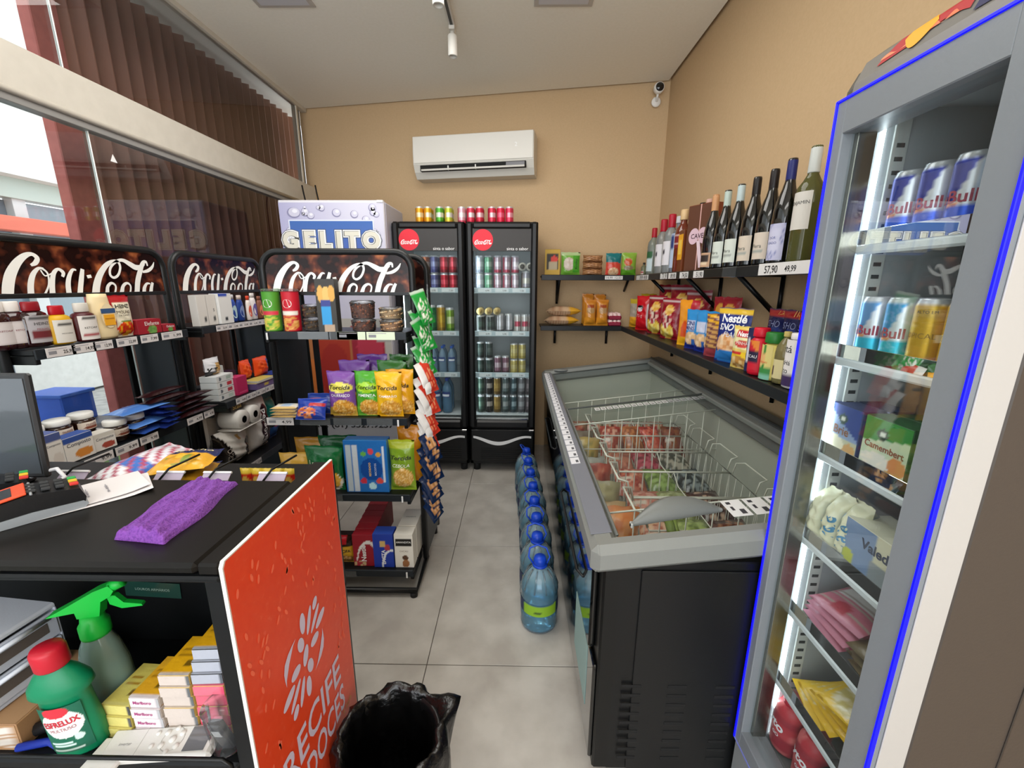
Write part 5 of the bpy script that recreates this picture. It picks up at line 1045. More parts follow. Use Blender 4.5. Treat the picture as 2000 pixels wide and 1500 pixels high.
wine(2.75, 1.0, 'spir', .042, .34, 'C0C8D8', 'C8C8CC', paint('B8C8E0', ('r', .3, .6, .7, .9, '283C78')), 'clear and blue gin bottle with silver cap', name='spirit_bottle', mat='LQ', caph=.12, capr=1.3, labz=(.1, .7))
wine(2.64, .985, 'spir', .045, .36, '6A2814', 'D8B888', paint('7C1824', ('r', 0, .85, 1, .9, 'D0B0A8'), ('r', 0, .3, 1, .34, 'D0B0A8')), 'amber whisky bottle with cream cap and red slanted label', name='spirit_bottle', caph=.16, capr=1.25, labz=(.4, .62))
wine(2.60, 1.07, 'spir', .042, .39, '5A2010', '1A1412', paint('C87828'), 'dark spirit bottle with black cap, behind the whisky', name='spirit_bottle', caph=.16)
wine(2.54, 1.08, 'spir', .042, .40, '7A3A1C', 'D0A898', paint('B88040'), 'spirit bottle with pinkish cap, behind the whisky', name='spirit_bottle', caph=.16)
m = M(); m.box(-.035, -.03, 0, .035, .03, .235, '6A3418', 'PL', .006); m.box(-.034, -.0315, .07, .034, -.030, .21, 'E8A420', 'PA', .001); m.box(-.02, -.0322, .1, .02, -.0316, .18, 'F0C850', 'PA', .0005); one(m, 'spirit_box', 'amber box with a bright yellow label beside the whisky', 'box', (.965, 2.53, Z1), FR)
m = carton(.17, .345, .11, paint('5C3420'), '8A4428', '6A3C24', n=(4, 4)); m.box(-.003, -.0565, .0, .003, -.0555, .345, 'D8A8A0', 'PA', .0002)
for a in (-.032, .032): m.disc(a, .185, .034, .042, 'D8B8C4', warp=lambda x, z: (x, -.058, z), rot=a*8)
m.add([(-.01, -.058, .16), (.012, -.058, .16), (.045, -.058, .02), (.02, -.058, .02)], [(0, 1, 2, 3)], 'E0C8D0', 'PA'); m.text('CAVES', 0, .185, .1, None, '3A1828', 'PA', lambda x, z: (x, -.0586, z), off=.01)
one(m, 'gift_box', 'tall brown gift box with a pale pink ribbon bow', 'box', (1.02, 2.395, Z1), FR+rad(24))
wine(2.245, .985, 'burg', .042, .365, '0C0C0E', 'C89468', paint('C8A080', ('r', .1, .4, .9, .8, '2A1C18'), ('r', .2, .2, .8, .3, 'E0C8A8')), 'sparkling wine bottle with a copper foil neck', (), (.05, .24), 1.18, .36)
WL = (('Piera', 0, .5, .95, '5A6058', ),)
for y, cap, lc, lb in [(2.12, 'B4C4BC', 'D4DAD0', 'wine bottle with a pale green cap, left of two'), (2.0, 'B8C8C8', 'D4DAD0', 'wine bottle with a pale green cap, right of two'), (1.875, '171213', 'D4C6B4', 'wine bottle with a black cap and cream label, left of two'), (1.755, '1A1214', 'D6C8B8', 'wine bottle with a black cap and cream label, right of two')]:
    wine(y, .985, 'burg', .043, .36, '0A0B0B', cap, paint(lc, ('r', .15, .3, .85, .32, '9AA09A')), lb, WL)
wine(1.66, 1.07, 'burg', .042, .37, '0A0B0B', '141014', paint('B8B0A8'), 'wine bottle with a black cap, standing behind the blue capped one')
wine(1.635, .975, 'burg', .043, .365, '0A0B0B', '1C2468', paint('C0C0DC', ('s', 5, 3, .18, '7C84B8'), ('r', .2, .25, .8, .8, 'CCCCE4')), 'wine bottle with a blue cap and ornate lilac label', (('DOR', 0, .62, .6, '6068A0'), ('GADO', 0, .48, .8, '6068A0')), (.05, .40))
wine(1.53, .985, 'bord', .043, .375, '8C8C50', 'C8CCC8', paint('D8D4CC'), 'white wine bottle with a white cap and wide white label, next to the tall fridge', (('BENJAMIN', 0, .7, 1.6, '3A3A3A'),), (.3, .62), mat='LQ')
# ------------------------------------------------------------------ chest freezer (top slopes down towards the aisle)
def zt(x): return .838 + (x-.27)*.125          # height of the glass plane
fz = thing('chest_freezer', 'grey and black chest freezer with sloping sliding glass lids', 'freezer', (.66, 2.1, 0))
YA, YB = .957, 3.24; XA, XB = .235, 1.10
m = M()
m.box(XA, YA+.01, .07, XA+.05, YB-.01, .775, '0B0C0C', 'PL', .006); m.box(XB-.05, YA+.01, .07, XB, YB-.01, .86, '0B0C0C', 'PL', .006)
m.box(XA+.04, YA+.01, .07, XB-.04, YA+.05, .79, '0E0F10', 'PL', .004); m.box(XA+.04, YB-.05, .07, XB-.04, YB-.01, .83, '0E0F10', 'PL', .004); m.box(XA+.04, YA+.04, .07, XB-.04, YB-.04, .40, '0E0F10', 'PL', .004)
m.build('body', fz, world=True)
m = M(); m.box(XA+.10, YA+.004, .08, XB-.01, YA+.0095, .765, '121314', 'PL', .002)
for cx in (.335, .465, .60, .73):
    for k in range(9): m.box(cx-.03, YA+.0025, .12+.033*k, cx+.025, YA+.0045, .13+.033*k, '020202', 'RB', .001)
m.build('vent_panel', fz, world=True)
m = M(); m.box(XA-.012, YA+.02, .10, XA, YB-.05, .44, '0C0D0D', 'GL', .01); m.box(XA-.02, YA+.06, .46, XA, YB-.1, .74, '0C0D0D', 'GL', .012); m.build('side_panel', fz, world=True)
m = M(); m.box(XA-.0135, 1.06, .20, XA-.012, 1.30, .42, '8CA8A4', 'PA', .0004); m.build('side_sticker', fz, world=True)
for y0 in (1.15, 2.2): m = M(); m.tube([(XA-.02, y0, .6), (XA-.035, y0+.03, .6), (XA-.035, y0+.55, .6), (XA-.02, y0+.58, .6)], .005, 6, '161718', 'PL'); m.build('side_handle', fz, world=True)
m = M()
for a in [(XA+.05, YA+.05, .40, XA+.056, YB-.05, .80), (XB-.056, YA+.05, .40, XB-.05, YB-.05, .9), (XA+.05, YA+.05, .40, XB-.05, YA+.056, .80), (XA+.05, YB-.056, .40, XB-.05, YB-.05, .86), (XA+.05, YA+.05, .40, XB-.05, YB-.05, .406)]: m.box(*a, 'B4B6A8', 'PL', .001)
m.build('liner', fz, world=True)
def slope_box(m, x0, x1, y0, y1, dz0, dz1, col, mat='PL', b=.01):
    n0 = len(m.v); m.box(x0, y0, dz0, x1, y1, dz1, col, mat, b)
    m.v[n0:] = [(x, y, z+zt(x)) for x, y, z in m.v[n0:]]
G1 = '7C7E7A'; m = M()
slope_box(m, .198, .272, YA-.004, YB+.02, -.075, .006, G1, b=.016)
slope_box(m, 1.02, 1.125, YA-.004, YB+.02, -.085, .012, '6D706E', b=.014)
slope_box(m, .2, 1.12, YA-.010, YA+.055, -.075, .007, G1, b=.02)
slope_box(m, .2, 1.12, YB-.075, YB+.03, -.08, .010, '7C7F7C', b=.02)
m.build('rim', fz, world=True)
m = M(); slope_box(m, .205, .262, YA+.06, YB-.12, .0062, .0085, '73767F', 'MT', .001); rl = m.build('price_channel', fz, world=True)
sl = m
for k in range(26):
    m = M(); y = 1.47+.064*k; slope_box(m, .209, .243, y, y+.056, .0087, .0095, 'D4D4D8', 'PA', .0002); slope_box(m, .228, .238, y+.01, y+.032, .0096, .0099, '55565C', 'PA', .0001); m.build('price_tag', rl, world=True)
m = M(); slope_box(m, 1.0, 1.03, YA+.05, YB-.08, -.02, .004, '8A8D88', b=.004); slope_box(m, 1.045, 1.055, YA, YB, .012, .02, '3A3D3D', b=.002); m.build('lid_track', fz, world=True)
# lids
def lid(y0, y1, dz, nm):
    m = M(); slope_box(m, .272, 1.01, y0, y1, dz-.004, dz, 'FFFFFF', 'GC', .0005); l = m.build('glass_lid', fz, world=True)
    m = M(); slope_box(m, .272, 1.01, y1-.008, y1, dz-.006, dz+.003, '4A4D4A', 'PL', .002); slope_box(m, .272, .28, y0, y1, dz-.006, dz+.002, '6A6D6A', 'PL', .002); o = m.build('lid_edge', l); o.location = (0, 0, 0); o.data.transform(Matrix.Translation((-.66, -2.1, 0)))
    return l
l1 = lid(YA+.055, 2.20, .000, 'near'); l2 = lid(2.10, YB-.07, -.012, 'far')
def onlid(m, l, nm): o = m.build(nm, l); o.data.transform(Matrix.Translation((-.66, -2.1, 0))); return o
m = M(); P1 = []
for i in range(21):
    u = i/20; x = .318+.262*u; bow = sin(pi*u); P1.append((x, 1.04+.028*u, .075*bow, .045*bow))
vs = []
for x, y, d_, h_ in P1:
    z = zt(x)+.002; vs += [(x, y, z), (x, y-.004, z+.008+h_*.12), (x, y+d_*.45, z+.012+h_*.9), (x, y+d_*.9+.006, z+.006+h_*.55), (x, y+d_+.01, z)]
fs = [(i*5+k, i*5+k+1, i*5+k+6, i*5+k+5) for i in range(20) for k in range(4)] + [(0, 1, 2, 3, 4), tuple(100+k for k in (4, 3, 2, 1, 0))]
m.add(vs, [f[::-1] for f in fs], '6C6E6A', 'PL', True); m.box(.318, 1.034, zt(.32), .325, 1.052, zt(.32)+.014, 'A4A6A2', 'PL'); onlid(m, l1, 'handle')
for k in range(18):
    m = M(); x = .415+.032*k; n0 = 0; slope_box(m, x, x+.026, 2.105, 2.155, .001, .0016, 'C8C8C6' if k < 12 else 'A8AAAA', 'PA', .0001); slope_box(m, x+.006, x+.02, 2.115, 2.125, .0017, .0019, '50504E', 'PA', .0001); slope_box(m, x+.006, x+.02, 2.138, 2.143, .0017, .0019, '70706E', 'PA', .0001); onlid(m, l1, 'price_tag')
for k in range(4):
    m = M(); x = .60+.062*k; slope_box(m, x, x+.054, 1.04, 1.125, .001, .0018, 'D8D8D6', 'PA', .0002)
    for a, b_, c_, d_ in ((.01, .062, .022, .075), (.03, .01, .044, .034), (.012, .03, .02, .05)): slope_box(m, x+a, x+c_, 1.04+b_, 1.04+d_, .0019, .0021, '35353A', 'PA', .0001)
    onlid(m, l1, 'price_tag')
m = M(); m.T = Matrix.Translation((.34, YB-.06, zt(.34)+.004)); m.lathe([(.001, 0), (.05, 0), (.055, .006), (.05, .012), (.001, .012)], 24, '7E8180', 'PL', sy=.55); m.T = None; m.build('corner_cap', fz, world=True)
# wire baskets and dividers
def wire_basket(lb, x0, x1, y0, y1, zt_, zb):
    b = thing('wire_basket', lb, 'basket', ((x0+x1)/2, (y0+y1)/2, zb), 0)
    m = M(); r = .0032; C_ = 'D8D6C8'
    m.tube([(x0, y0, zt_), (x1, y0, zt_), (x1, y1, zt_), (x0, y1, zt_)], r*1.1, 5, C_, 'PL', True); m.tube([(x0+.01, y0+.01, zb+.004), (x1-.01, y0+.01, zb+.004), (x1-.01, y1-.01, zb+.004), (x0+.01, y1-.01, zb+.004)], r, 5, C_, 'PL', True); m.build('rim', b, world=True)
    m = M(); nx = 13; ny = 4
    for i in range(nx+1):
        x = x0+(x1-x0)*i/nx; m.tube([(x, y0, zt_), (x, y0+.01, zb+.004), (x, y1-.01, zb+.004), (x, y1, zt_)], .0012, 4, C_, 'PL')
    for j in range(ny+1):
        y = y0+(y1-y0)*j/ny; m.tube([(x0, y, zt_), (x0+.01, y, zb+.004), (x1-.01, y, zb+.004), (x1, y, zt_)], .0012, 4, C_, 'PL')
    tag(m.build('wire_mesh', b, world=True), kind='stuff')
    m = M(); xm = x0+(x1-x0)*.5; m.tube([(xm, y0, zt_), (xm+.01, y0+.04, zt_-.05), (xm+.01, y1-.04, zt_-.05), (xm, y1, zt_)], .0024, 5, C_, 'PL'); m.build('divider', b, world=True)
    for x, d_ in ((x0, -1), (x1, 1)):
        m = M(); m.tube([(x, y0+.02, zt_), (x+d_*.012, y0+.02, zt_+.055), (x+d_*.045, y0+.03, zt_+.06), (x+d_*.045, y1-.03, zt_+.06), (x+d_*.012, y1-.02, zt_+.055), (x, y1-.02, zt_)], .0045 if d_ < 0 else .003, 6, 'DEDCCE', 'PL'); m.build('hook_handle', b, world=True)
    return b
NB = ['nearest to the lid handle', 'second from the lid handle', 'third from the lid handle', 'fourth from the lid handle', 'farthest from the lid handle']
BY = [1.275, 1.51, 1.74, 1.97, 2.2]
for k, y in enumerate(BY): wire_basket(f'white wire basket in the chest freezer, {NB[k]}', .455, .955, y, y+.225, .685, .47)
for k, y in enumerate((1.205, 2.06, 2.47)):
    d_ = thing('wire_divider', f'white wire divider across the chest freezer, {["nearest the handle", "middle", "farthest"][k]}', 'divider', (.66, y, .407))
    m = M(); xs = [.295+.75*i/9 for i in range(10)]
    m.tube([(xs[0], y, zt(xs[0])-.05), (xs[-1], y, zt(xs[-1])-.05)], .0034, 5, 'DAD8CA', 'PL')
    for x in xs: m.tube([(x, y, zt(x)-.05), (x, y, .407)], .0024, 4, 'DAD8CA', 'PL')
    if k: m.tube([(xs[0], y, .66), (xs[-1], y, .665)], .0028, 4, 'DAD8CA', 'PL')
    m.build('wire_frame', d_, world=True)
# frozen goods
FRZ = .407
def fbag(lb, x, y, z, w, h, d, pf, rz=0, tilt=80, seed=1, tx=(), name='frozen_bag', n=(16, 18)):
    m = pouch('p', w, h, d, pf, tx, seed=seed, n=n); o = one(m, name, lb, 'frozen food', (x, y, z)); o.rotation_euler = (rad(-tilt), 0, rz); return o
MEAT = ('A04838', '8C3028', 'C07860', 'B86048', 'D8A088')
# left lane, standing bags
for k, (y, c, h, nn) in enumerate([(1.10, 'D89A48', .23, ('E8A850', 'D08030', 'F0C070')), (1.31, 'E0884C', .27, ('E89858', 'D87838', 'F0B080')), (1.48, 'C8A878', .20, ('D8C098', 'B89868', 'E0D0B0')), (1.62, '98906C', .22, ('A8A078', '888058')), (1.78, 'A84838', .23, MEAT), (1.92, 'A8A8A0', .20, ('B8B8B0', '989888')), (2.10, 'B89850', .24, ('C8A858', '908048', '58686C')), (2.26, '7C6C5C', .22, ('8C7C6C', '6C5C50')), (2.42, '90684C', .22, MEAT)]):
    nm_ = ['orange yellow', 'bright orange', 'beige', 'khaki', 'red', 'grey white', 'mustard', 'taupe', 'brown'][k]
    fbag(f'{nm_} frozen bag in the left lane of the chest freezer', .365, y, FRZ, .16, h+.05, .12, paint(c, ('n', .5, .5, .5, .45, 7, *nn)), rad(-8+5*(k % 3)), 12, k)
# boxes in front of the nearest divider
stk = [(.36, 1.09, '4E7038', '84A860'), (.36, 1.16, '3A3028', '8C6858')]
for k in range(3):
    for j in range(3 + (k == 0)):
        z = FRZ+.052*j; cc = [('4C4038', '6C8C50', 'B07060'), ('2A2220', '9C3C48', 'C8B8A8'), ('6E4A34', 'B08858', 'D0B090')][k]
        m = carton(.165, .05, .17, paint(cc[0], ('n', .5, .5, .5, .5, 5, *cc)), cc[0], cc[0]); wz = .0508
        m.grid(lambda u, v: ((u-.5)*.16, (v-.5)*.165, wz), paint(cc[0], ('n', .5, .5, .5, .5, 5, *cc), ('r', .1, .15, .9, .35, 'B8B0A4') if k == 1 else ('e', .3, .5, .14, .14, cc[2])), 16, 16, 'PA', False)
        one(m, 'frozen_box', f'{["green and brown", "black and red", "light brown"][k]} frozen box at the chest freezer near end, {["lowest", "second", "third", "topmost"][j]} of its stack', 'frozen food', (.385+.19*k, 1.11, z), rad((-3, 2, -2)[k]))
fbag('black frozen pack with a red band leaning over the boxes near the lid handle', .70, 1.12, FRZ+.158, .20, .17, .05, paint('1C1418', ('r', 0, .45, 1, .6, 'A82838'), ('e', .5, .75, .3, .12, 'B0884C')), rad(35), 80, 3)
fbag('dark patterned frozen pack beside the price tags near the lid handle', .84, 1.12, FRZ+.12, .15, .18, .06, paint('2A1C1C', ('e', .4, .6, .2, .16, 'B89060'), ('n', .6, .3, .4, .3, 6, '8C6850', '6C4838', '3A2424')), rad(20), 78, 4)
fbag('pale white frozen pack standing in the nearest basket gap', .62, 1.25, FRZ, .13, .24, .05, paint('C8BCB8', ('n', .5, .5, .4, .4, 6, 'D8D0CC', 'A89088', '8C5C58')), rad(-30), 20, 5)
m = M(); m.tube([(.51, 1.35, .74), (.52, 1.28, .72), (.53, 1.2, .64)], .016, 8, '7C9038', 'FD'); m.tube([(.525, 1.35, .735), (.535, 1.28, .715), (.545, 1.2, .64)], .013, 8, '94A848', 'FD'); m.tube([(.53, 1.2, .64), (.57, 1.17, .60), (.53, 1.16, .56)], .018, 8, '6C8838', 'FD'); one(m, 'vegetable_bundle', 'green bunch of frozen stalks sticking up by the lid handle', 'vegetables', (0, 0, 0))
# in the baskets
B0 = .476
spec = [ # basket, x, colour, pieces, name
 (0, .53, 'B87858', ('C89078', 'A86048', 'D8B090'), 'pink minced meat pack', .6), (0, .68, '6C7838', ('7C8C48', '5C6C30', '98A860'), 'green vegetable bag', .6), (0, .85, '4A2418', ('5A2C1C', '3A1C14', '8C5C40'), 'dark brown box shaped bag', .6),
 (1, .54, 'A86050', ('B87060', '985040', 'C89080'), 'red brown meat pack', .6), (1, .69, '7C8050', ('8C9060', '6C7044', 'A0A878'), 'olive vegetable bag', .6), (1, .85, '3C1C16', ('4A241A', 'C0A088', '34180F'), 'dark chocolate coloured bag', .6),
 (2, .54, 'A85848', MEAT, 'minced beef pack', .6), (2, .70, '5C7034', ('6C8040', '4C6028', '88A058'), 'leafy green bag', .6), (2, .86, '202422', ('2C3230', '141817', '788080'), 'black and silver bag', .6),
 (3, .54, 'B06A50', ('C07860', 'A05840', '985848'), 'pinkish mince pack', .6), (3, .70, '8C2434', ('9C3040', '6C1828', 'B85060'), 'crimson meat pack', .6), (3, .86, '3A3A30', ('4A4A3C', 'A8A090'), 'dark pack', .6),
 (4, .54, '9C3428', MEAT, 'red sausage pack', .8), (4, .68, 'B0683C', ('C07848', 'A05830', '8C4828'), 'orange brown breaded pack', .8), (4, .80, 'A8342C', ('C04838', '8C2820', 'D87058'), 'bright red meat pack', .8), (4, .90, '6C3420', ('7C3C28', '5C2818', '8C5030'), 'brown sausage pack', .8)]
for i, (b_, x, c, pc, nm_, t_) in enumerate(spec):
    fbag(f'{nm_} in the wire basket {NB[b_]}', x, BY[b_]+.02, B0+.075, .15 if b_ < 4 else .12, .20, .07, paint(c, ('n', .5, .5, .5, .48, 8, *pc), ('r', .1, .4, .5, .5, 'C8B8A8') if i % 3 == 0 else ('r', 0, 0, .01, .01, c)), rad(-6+7*(i % 3)), 76 if b_ < 4 else 50, i+3)
for i in range(10):
    x = .36+.066*i; cc = ('7C4838', 'A86048', '8C3838', '6C6048')[i % 4]; fbag(f'{["brown", "orange", "crimson", "khaki"][i % 4]} frozen pack beyond the farthest divider, {["first", "second", "third", "fourth", "fifth", "sixth", "seventh", "eighth", "ninth", "tenth"][i]} from the left', x, 2.62, FRZ, .075, .21, .08, paint(cc, ('n', .5, .5, .5, .45, 6, cc, 'B87860', '985040', 'A89878')), 0, 25, i)

# ------------------------------------------------------------------ big water bottles along the freezer
r, h = .084, .30
m = M(); pr = [(.06, .005), (.078, .0), (r, .02), (r*.97, .04), (r, .055), (r, .085), (r*.985, .09), (r*.985, .15), (r, .155), (r*.97, .175), (r, .19), (r*.95, .215), (r*.72, .255), (r*.42, .285), (r*.30, .295), (r*.29, .315)]
def wcol(u, v): return mixc(lin('8CC6E2'), lin('D0EEF4'), min(1, max(0, (v-.66)*5))*.8+.1*sin(40*v))
m.lathe(pr, 28, mat='LQ', paint=wcol, dz=.012)
wb = m.build('water_bottle', None, (.108, 1.615, 0))
for k in range(10):
    q = M(); a = 2*pi*k/10; q.tube([(r*.98*cos(a), r*.98*sin(a), .20), (r*.74*cos(a), r*.74*sin(a), .258), (r*.45*cos(a), r*.45*sin(a), .286)], .0035, 5, 'B8E0EC', 'CP')
    q.build('shoulder_rib', wb)
q = M(); q.lathe([(.028, .298), (.029, .3), (.029, .318), (.025, .334), (.0001, .336)], 20, '1440B8', 'PL'); q.lathe([(.032, .292), (.034, .297), (.028, .302)], 20, '1440B8', 'PL'); q.build('cap', wb)
q = M(); q.tube([(-.03, 0, .30), (-.05, .01, .325), (-.045, .03, .355), (-.01, .045, .362), (.03, .04, .35), (.045, .015, .322), (.03, 0, .30)], .004, 6, '1848C0', 'PL'); q.build('carry_handle', wb)
q = M(); R = r*.985+.0015
q.grid(lambda u, v: (R*sin((u-.5)*5.2), -R*cos((u-.5)*5.2), .092+.056*v), paint('8CB828', ('r', 0, 0, .3, 1, '182A50'), ('r', .68, 0, 1, 1, '182A50'), ('r', .32, .85, .66, 1, '2A5080'), ('r', .44, .3, .5, .4, '2A4020')), 40, 6); q.build('paper_label', wb)
tag(wb, 'large blue capped water bottle, nearest of the row beside the chest freezer', 'water bottle', 'large water bottles beside the chest freezer')
for k, (x, y) in enumerate([(.104, 1.735), (.108, 1.91), (.103, 2.085), (.102, 2.26), (.093, 2.45), (.083, 2.63), (.074, 2.81)]):
    dup(wb, (x, y+.055, 0), rad(14*k), f'large blue capped water bottle, {["second", "third", "fourth", "fifth", "sixth", "seventh", "farthest"][k]} of the row beside the chest freezer')

# ------------------------------------------------------------------ tall energy drink fridge, right foreground
rf = thing('display_fridge', 'tall grey glass door fridge with a glowing blue edge, right foreground', 'fridge', (.9, .765, 0))
DX = .635; YN, YF = .578, .946; ZB, ZTP = .235, 1.855
def RB2(nm, m, par=rf): o = m.build(nm, rf, world=True); o.parent = par; return o
m = M()
BC = '4C443E'
for a in [(.70, YN+.0, .06, 1.14, YN+.022, 1.9), (.70, YF-.022, .06, 1.14, YF, 1.9), (1.11, YN, .06, 1.14, YF, 1.9), (.70, YN, 1.845, 1.14, YF, 1.9), (.70, YN, .06, 1.14, YF, .25)]: m.box(*a, BC, 'PL', .003)
m.box(.86, YN-.002, .06, .863, YN, 1.88, '3A3430', 'PL', .0005)
RB2('body', m)
m = M()
for a in [(.70, YN+.022, .25, 1.10, YN+.026, 1.845), (.70, YF-.026, .25, 1.10, YF-.022, 1.845), (1.095, YN+.02, .25, 1.11, YF-.02, 1.845), (.70, YN+.02, 1.838, 1.10, YF-.02, 1.845), (.70, YN+.02, .25, 1.10, YF-.02, .256)]: m.box(*a, 'AAB0B2', 'PL', .0006)
RB2('liner', m)
m = M(); GR = '7F8489'; gi0, gi1, gz0, gz1 = .632, .918, .285, 1.79
for a in [(DX, YN, ZB, DX+.065, gi0, ZTP), (DX, gi1, ZB, DX+.065, YF, ZTP), (DX, gi0-.002, gz1, DX+.065, gi1+.002, ZTP), (DX, gi0-.002, ZB, DX+.065, gi1+.002, gz0)]: m.box(*a, GR, 'PL', .002)
m.box(DX+.012, YN-.003, ZB, DX+.06, YN-.0002, ZTP, 'B9B6B2', 'PL', .002)
door = RB2('door', m)
m = M(); m.box(DX+.02, gi0, gz0, DX+.024, gi1, gz1, 'FFFFFF', 'GC', .0003); RB2('glass_pane', m, door)
m = M(); 
for a in [(DX+.024, gi1-.012, gz0, DX+.06, gi1, gz1), (DX+.024, gi0, gz0, DX+.06, gi0+.008, gz1)]: m.box(*a, '9A988C', 'CH', .001)
RB2('inner_frame', m, door)
e = .0045
for a, nm in [((DX-.003, YN-.001, ZB, DX+.004, YN+e, ZTP), 'near'), ((DX-.003, YF-e, ZB, DX+.004, YF+.001, ZTP), 'far'), ((DX-.003, YN, ZTP-e, DX+.004, YF, ZTP+.001), 'top')]:
    m = M(); m.box(*a, '0000FF', 'EB', .001); RB2('led_strip', m, door)
m = M(); m.box(DX-.002, YN, ZB-.002, DX+.004, YF, ZB+.002, '8088D8', 'PL', .0005); RB2('bottom_strip', m, door)
m = M(); m.box(DX+.004, YN, .03, DX+.06, YF, ZB-.004, '8A8E90', 'PL', .004); RB2('kick_panel', m)
m = M(); m.tube([(DX+.0, YF-.025, .62), (DX-.0, YF-.025, .62)], .001, 4, GR); 
# rounded header above the door with the emblem
pr = [(DX+.004, ZTP+.002), (DX+.006, ZTP+.02), (DX+.022, ZTP+.055), (DX+.055, ZTP+.078), (DX+.11, ZTP+.085), (DX+.30, ZTP+.085), (DX+.30, ZTP+.002)]
m = M(); m.prism(pr, YN, YF-.03, '74706A', 'PL', 'y'); 
pr2 = [(a+(.01 if a < .66 else 0), ZTP+(b_-ZTP)*.9) for a, b_ in pr]; m.prism(pr2, YF-.031, YF, '5A5854', 'GL', 'y'); hd = RB2('header', m)
def hs(s_, y):     # arc length s_ up the rounded header -> surface point
    q = pr[1:5]; L_ = [0]
    for a, b_ in zip(q, q[1:]): L_.append(L_[-1]+sqrt((a[0]-b_[0])**2+(a[1]-b_[1])**2))
    s_ = min(max(s_, 0), L_[-1]-1e-5)
    for i in range(3):
        if s_ <= L_[i+1]: t = (s_-L_[i])/(L_[i+1]-L_[i]); a, b_ = q[i], q[i+1]; return (a[0]+(b_[0]-a[0])*t-.0012, y, a[1]+(b_[1]-a[1])*t+.0012)
m = M()
def patch(y0, y1, f0, f1, col, n=16, off=0):
    vs = []; fs = []
    for i in range(n+1):
        y = y0+(y1-y0)*i/n; a, b_ = f0(i/n), f1(i/n)
        for k in range(7): p = hs(a+(b_-a)*k/6, y); vs.append((p[0]-off, p[1], p[2]+off))
    for i in range(n):
        for k in range(6): fs.append((i*7+k, i*7+k+1, i*7+k+8, i*7+k+7))
    m.add(vs, fs, col, 'PA')
patch(.870, .800, lambda t: .008+.006*t, lambda t: .012+.03*sin(pi*min(1, t*.8)), 'B01C20'); patch(.868, .80, lambda t: .016, lambda t: .020+.004*sin(9*t), 'E8885C', off=.0004)
patch(.79, .715, lambda t: .014+.01*sin(pi*t), lambda t: .03+.028*sin(pi*(.2+t*.8)), 'B01C20'); patch(.78, .73, lambda t: .02, lambda t: .024+.005*sin(11*t), 'E8784C', off=.0004)
patch(.828, .770, lambda t: .03-.026*sin(pi*t), lambda t: .03+.028*sin(pi*t), 'F0A818', off=.0006)
patch(.705, YN+.003, lambda t: .004, lambda t: .062, '1C1E50'); m.v = m.v; RB2('emblem_print', m, hd)
# shelves with clear lips
shelf_o = []
for k, z in enumerate((1.575, 1.343, 1.12, .898, .69, .47, .27)):
    m = M(); m.box(.715, YN+.03, z-.006, 1.08, YF-.03, z, 'D4DADC', 'CP', .001)
    if k < 6:
        m.box(.700, YN+.028, z-.012, .716, YF-.028, z+.006, 'D0D8DC', 'PL', .004); m.box(.702, YN+.03, z+.006, .704, YF-.03, z+.035, 'D8E0E4', 'CP', .0005)
    shelf_o.append(RB2('shelf', m))
for y in (YF-.027,):
    m = M(); m.box(.735, y-.004, .27, .765, y, 1.83, 'C4C8C4', 'PL', .001)
    for k in range(60): m.box(.742, y-.0052, .29+.025*k, .758, y-.0042, .298+.025*k, '33383A', 'PL', .0003)
    RB2('shelf_rail', m)
m = M(); m.box(.712, YF-.032, .28, .7165, YF-.028, 1.82, mat='EW', b=.0005); RB2('light_strip', m)
def rbcan(lb, y, z, x, pal, kind):
    r, h = .0265, .135
    if kind == 'b':
        pf = paint(pal[0], ('d', 1, .16, .56, 'D4D8DE'), ('d', 1, .0, .80, pal[1]), ('r', .40, .0, .80, .38, pal[2]), ('d', -1, .3, -.36, pal[0]), ('e', .5, .42, .06, .04, 'E89030'))
        m = can(r, h, pf, txt=()); rtext(m, r, 'Bull', .012, .068, .038, 'A03048', off=.02); rtext(m, r, 'Red', -.024, .064, .028, 'A03048', off=.02)
    else:
        pf = paint('D8A818', ('r', 0, .78, 1, 1, 'C8C4B0'), ('r', .46, .80, .8, .98, '8A8A80'), ('r', .5, .82, .75, .88, 'E0E0D8'), ('g', (.70, .42, .01)))
        m = can(r, h, pf); rtext(m, r, 'TROPICAL', .0, .070, .062, '9C7A18'); rtext(m, r, 'ALTO EM', .012, .112, .03, '404038')
    one(m, 'drink_can', lb, 'can', (x, y, z), FR)
B1 = ('16309C', '16309C', '2858D8'); B2 = ('3C8CC8', '2C9CD0', '28B4D0')
for k, (y, pal) in enumerate([(.868, B1), (.81, B1), (.752, B1), (.694, B2), (.636, B2)]):
    n_ = ['first', 'second', 'third', 'fourth', 'fifth'][k]; c_ = 'blue and silver' if k < 3 else 'sky blue and silver'
    rbcan(f'{c_} energy can, tall fridge top shelf, front row, {n_} from far side', y, 1.5755, .745, pal, 'b'); rbcan(f'{c_} energy can, tall fridge top shelf, back row, {n_} from far side', y, 1.5755, .803, pal, 'b')
for k, (y, kd) in enumerate([(.885, 'b'), (.825, 'b'), (.765, 'y'), (.705, 'y'), (.645, 'y')]):
    n_ = ['first', 'second', 'third', 'fourth', 'fifth'][k]; c_ = 'sky blue' if kd == 'b' else 'yellow'
    for rr, x in (('front', .745), ('back', .803)): rbcan(f'{c_} energy can, tall fridge second shelf, {rr} row, {n_} from far side', y, 1.3435, x, B2, kd)
def fbox(lb, y, x, z, w, h, d, pf, side, tx, rz=0, nm='cheese_box', tp=None): return one(carton(w, h, d, pf, side, tp or side, tx, n=(26, 28)), nm, lb, 'cheese', (x, y, z), FR+rz)
